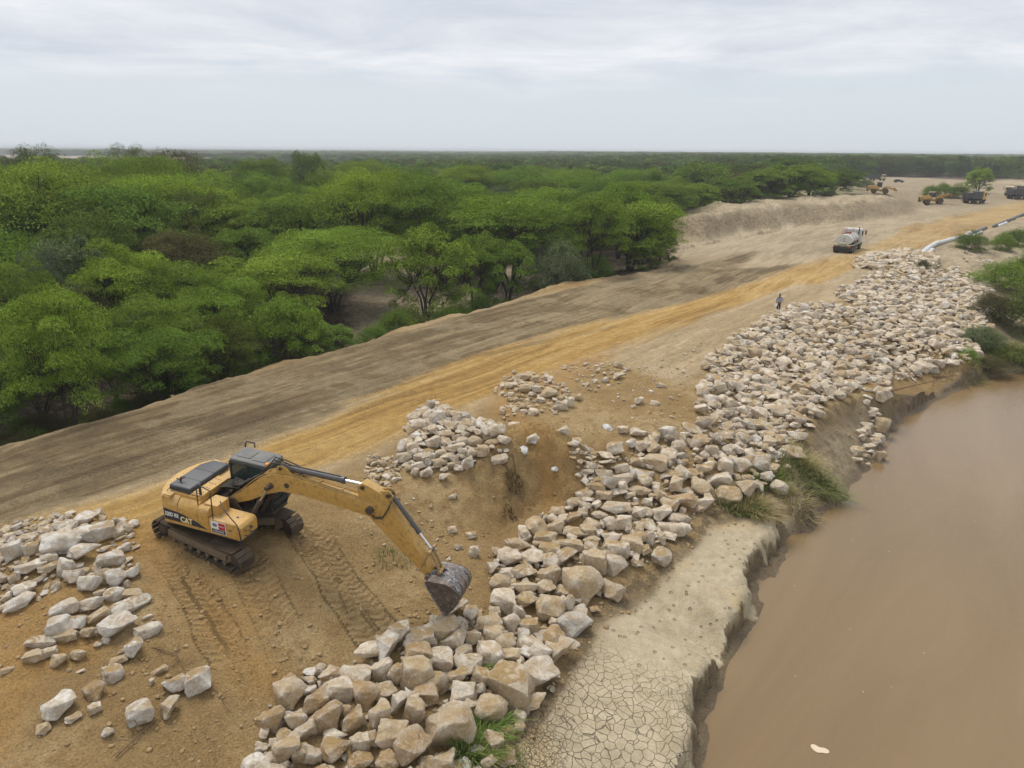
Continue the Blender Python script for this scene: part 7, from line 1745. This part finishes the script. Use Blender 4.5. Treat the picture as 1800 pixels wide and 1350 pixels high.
# ---------------------------------------------------------------- clods of soil, twigs, dead brush
M_CLOD = NT('soil_clod'); _o = M_CLOD.n('NewGeometry').outputs['Position']; _n = M_CLOD.noise(_o, 3, 3, 0.6); _n2 = M_CLOD.noise(_o, 22, 3, 0.7)
M_CLOD = M_CLOD.pbr(M_CLOD.mix(0.5, M_CLOD.ramp(_n, [(0.3, (0.25, 0.165, 0.078)), (0.7, (0.40, 0.28, 0.145))]), M_CLOD.ramp(_n2, [(0.3, 0.3), (0.7, 0.68)]), 'OVERLAY'), 0.97, 0, M_CLOD.bump(_n2, 0.8, 0.03))
CL = [rock_geo(900 + i, 0.95, 1.0, 16, 0) for i in range(5)]
VV = []; FF = []; off = 0; rgc = np.random.default_rng(31)
def clods(poly, n, smin, smax, clump):
    global off
    Pw = on_ground_v([p[0] for p in poly], [p[1] for p in poly])[:, :2]; lo, hi = Pw.min(0), Pw.max(0)
    X = rgc.uniform(lo[0], hi[0], n); Y = rgc.uniform(lo[1], hi[1], n)
    k = (poly_sd(Pw, X, Y) > 0) & (fbm(X, Y, clump, 3, 601) > rgc.uniform(-0.22, 0.12, n)); X, Y = X[k], Y[k]; Z = gzv(X, Y)
    for x, y, z in zip(X, Y, Z):
        s = smin * (smax / smin) ** (rgc.random() ** 3); V, Fq = CL[rgc.integers(0, 5)]; a = rgc.uniform(0, 6.28)
        Rm = np.array([[math.cos(a), -math.sin(a), 0], [math.sin(a), math.cos(a), 0], [0, 0, 1]]); VV.append((V * [s * 1.2, s, s * 0.65]) @ Rm.T + [x, y, z + s * 0.12]); FF.append(Fq + off); off += len(V)
clods([(0, 1080), (230, 1060), (450, 1020), (560, 950), (700, 880), (860, 960), (870, 1060), (700, 1110), (480, 1190), (440, 1350), (0, 1350)], 4200, 0.03, 0.16, 2.2)
clods([(560, 860), (720, 830), (900, 720), (1080, 650), (1240, 600), (1230, 740), (1040, 800), (1000, 870), (880, 950), (700, 900)], 3200, 0.03, 0.15, 2.2)
clods([(250, 900), (300, 850), (520, 860), (560, 960), (460, 1060), (330, 1040)], 1500, 0.03, 0.12, 1.0)
clods([(840, 1380), (930, 1245), (1010, 1150), (1060, 1050), (1190, 985), (1180, 940), (1250, 900), (1370, 860), (1390, 895), (1250, 935), (1210, 985), (1110, 1080), (1030, 1190), (960, 1290), (880, 1400)], 4200, 0.04, 0.20, 1.0)
clods([(1440, 730), (1700, 650), (1560, 760), (1500, 830), (1420, 860)], 900, 0.05, 0.22, 2.0)
clods([(0, 785), (330, 685), (650, 600), (900, 528), (1180, 470), (1190, 476), (900, 540), (650, 615), (330, 705), (0, 805)], 1600, 0.05, 0.22, 3.0)
me = fast_mesh('soil_clods', np.concatenate(VV), np.concatenate(FF), True); me.materials.append(M_CLOD); o = link_mesh('soil_clods', me); tag(o, 'crumbled lumps of tan soil scattered over the bare ground', 'soil clods', kind='stuff')
M_TWIG = NT('dead_wood').pbr((0.17, 0.11, 0.065), 0.95)
def twig(px_, r, label, seed, bran=3):
    rg = random.Random(seed); P = on_ground_v([a for a, b in px_], [b for a, b in px_]); c = Vector(P[0]); mb = MB()
    Q = [Vector(q) - c + Vector((0, 0, r + rg.uniform(0, 0.05))) for q in P]; mb.tube(Q, r, 5, radii=[r * (1 - 0.7 * i / (len(Q) - 1)) for i in range(len(Q))])
    for _ in range(bran):
        i = rg.randrange(len(Q) - 1); a = Q[i].lerp(Q[i + 1], rg.random()); d = (Q[i + 1] - Q[i]); l = rg.uniform(0.3, 0.7) * min(d.length, 0.8)
        b = a + Vector((rg.uniform(-1, 1), rg.uniform(-1, 1), rg.uniform(0.05, 0.4))).normalized() * l; mb.tube([a, a.lerp(b, 0.5) + Vector((0, 0, 0.03)), b], r * 0.45, 4)
    o = mb.build('dead_branch', M_TWIG, None, 60); o.location = c; tag(o, label, 'branch', 'dead branches lying about')
for i, a in enumerate([([(596, 1042), (606, 1066), (615, 1090)], 0.022, 'pale curved stick lying on the pit floor'), ([(268, 1140), (310, 1152), (325, 1180)], 0.02, 'thin root curl beside the paired cream rocks'), ([(205, 1335), (250, 1290), (300, 1250)], 0.025, 'bare branch lying at the lower left soil'), ([(345, 1195), (380, 1215), (395, 1240)], 0.02, 'small twig cluster right of the paired cream rocks'),
                       ([(180, 742), (172, 700), (176, 668)], 0.05, 'leaning dead stem on the road bank edge'), ([(445, 655), (470, 640), (500, 632)], 0.07, 'fallen root on the road edge below the forest'), ([(520, 628), (545, 600), (575, 606)], 0.07, 'tangled reddish root on the road edge'), ([(700, 870), (704, 925), (703, 950)], 0.02, 'upright thin stick by the excavator stick'),
                       ([(1560, 690), (1640, 672), (1700, 668)], 0.05, 'long driftwood pole at the far waterline'), ([(1640, 664), (1720, 664), (1760, 655)], 0.06, 'driftwood lying where reeds meet the river'), ([(890, 822), (900, 850), (893, 880)], 0.04, 'dark root hanging from the dirt spur'), ([(900, 830), (915, 850), (905, 870)], 0.03, 'second shorter root on the spur face')]): twig(*a, seed=i, bran=7)
# ---------------------------------------------------------------- haze
mb = MB(); mb.box((0, 5500, 5.0), (24000, 15000, 27)); 
hz = NT('haze'); pv = hz.n('VolumePrincipled'); pv.inputs['Color'].default_value = (0.93, 0.96, 0.99, 1); pv.inputs['Density'].default_value = 0.0003; pv.inputs['Anisotropy'].default_value = 0.0
hz.l(pv.outputs[0], hz.out.inputs['Volume'])
ho = mb.build('haze', hz.m); tag(ho, kind='stuff'); ho['label'] = 'thin pale haze in the distant air'; ho.display_type = 'WIRE'
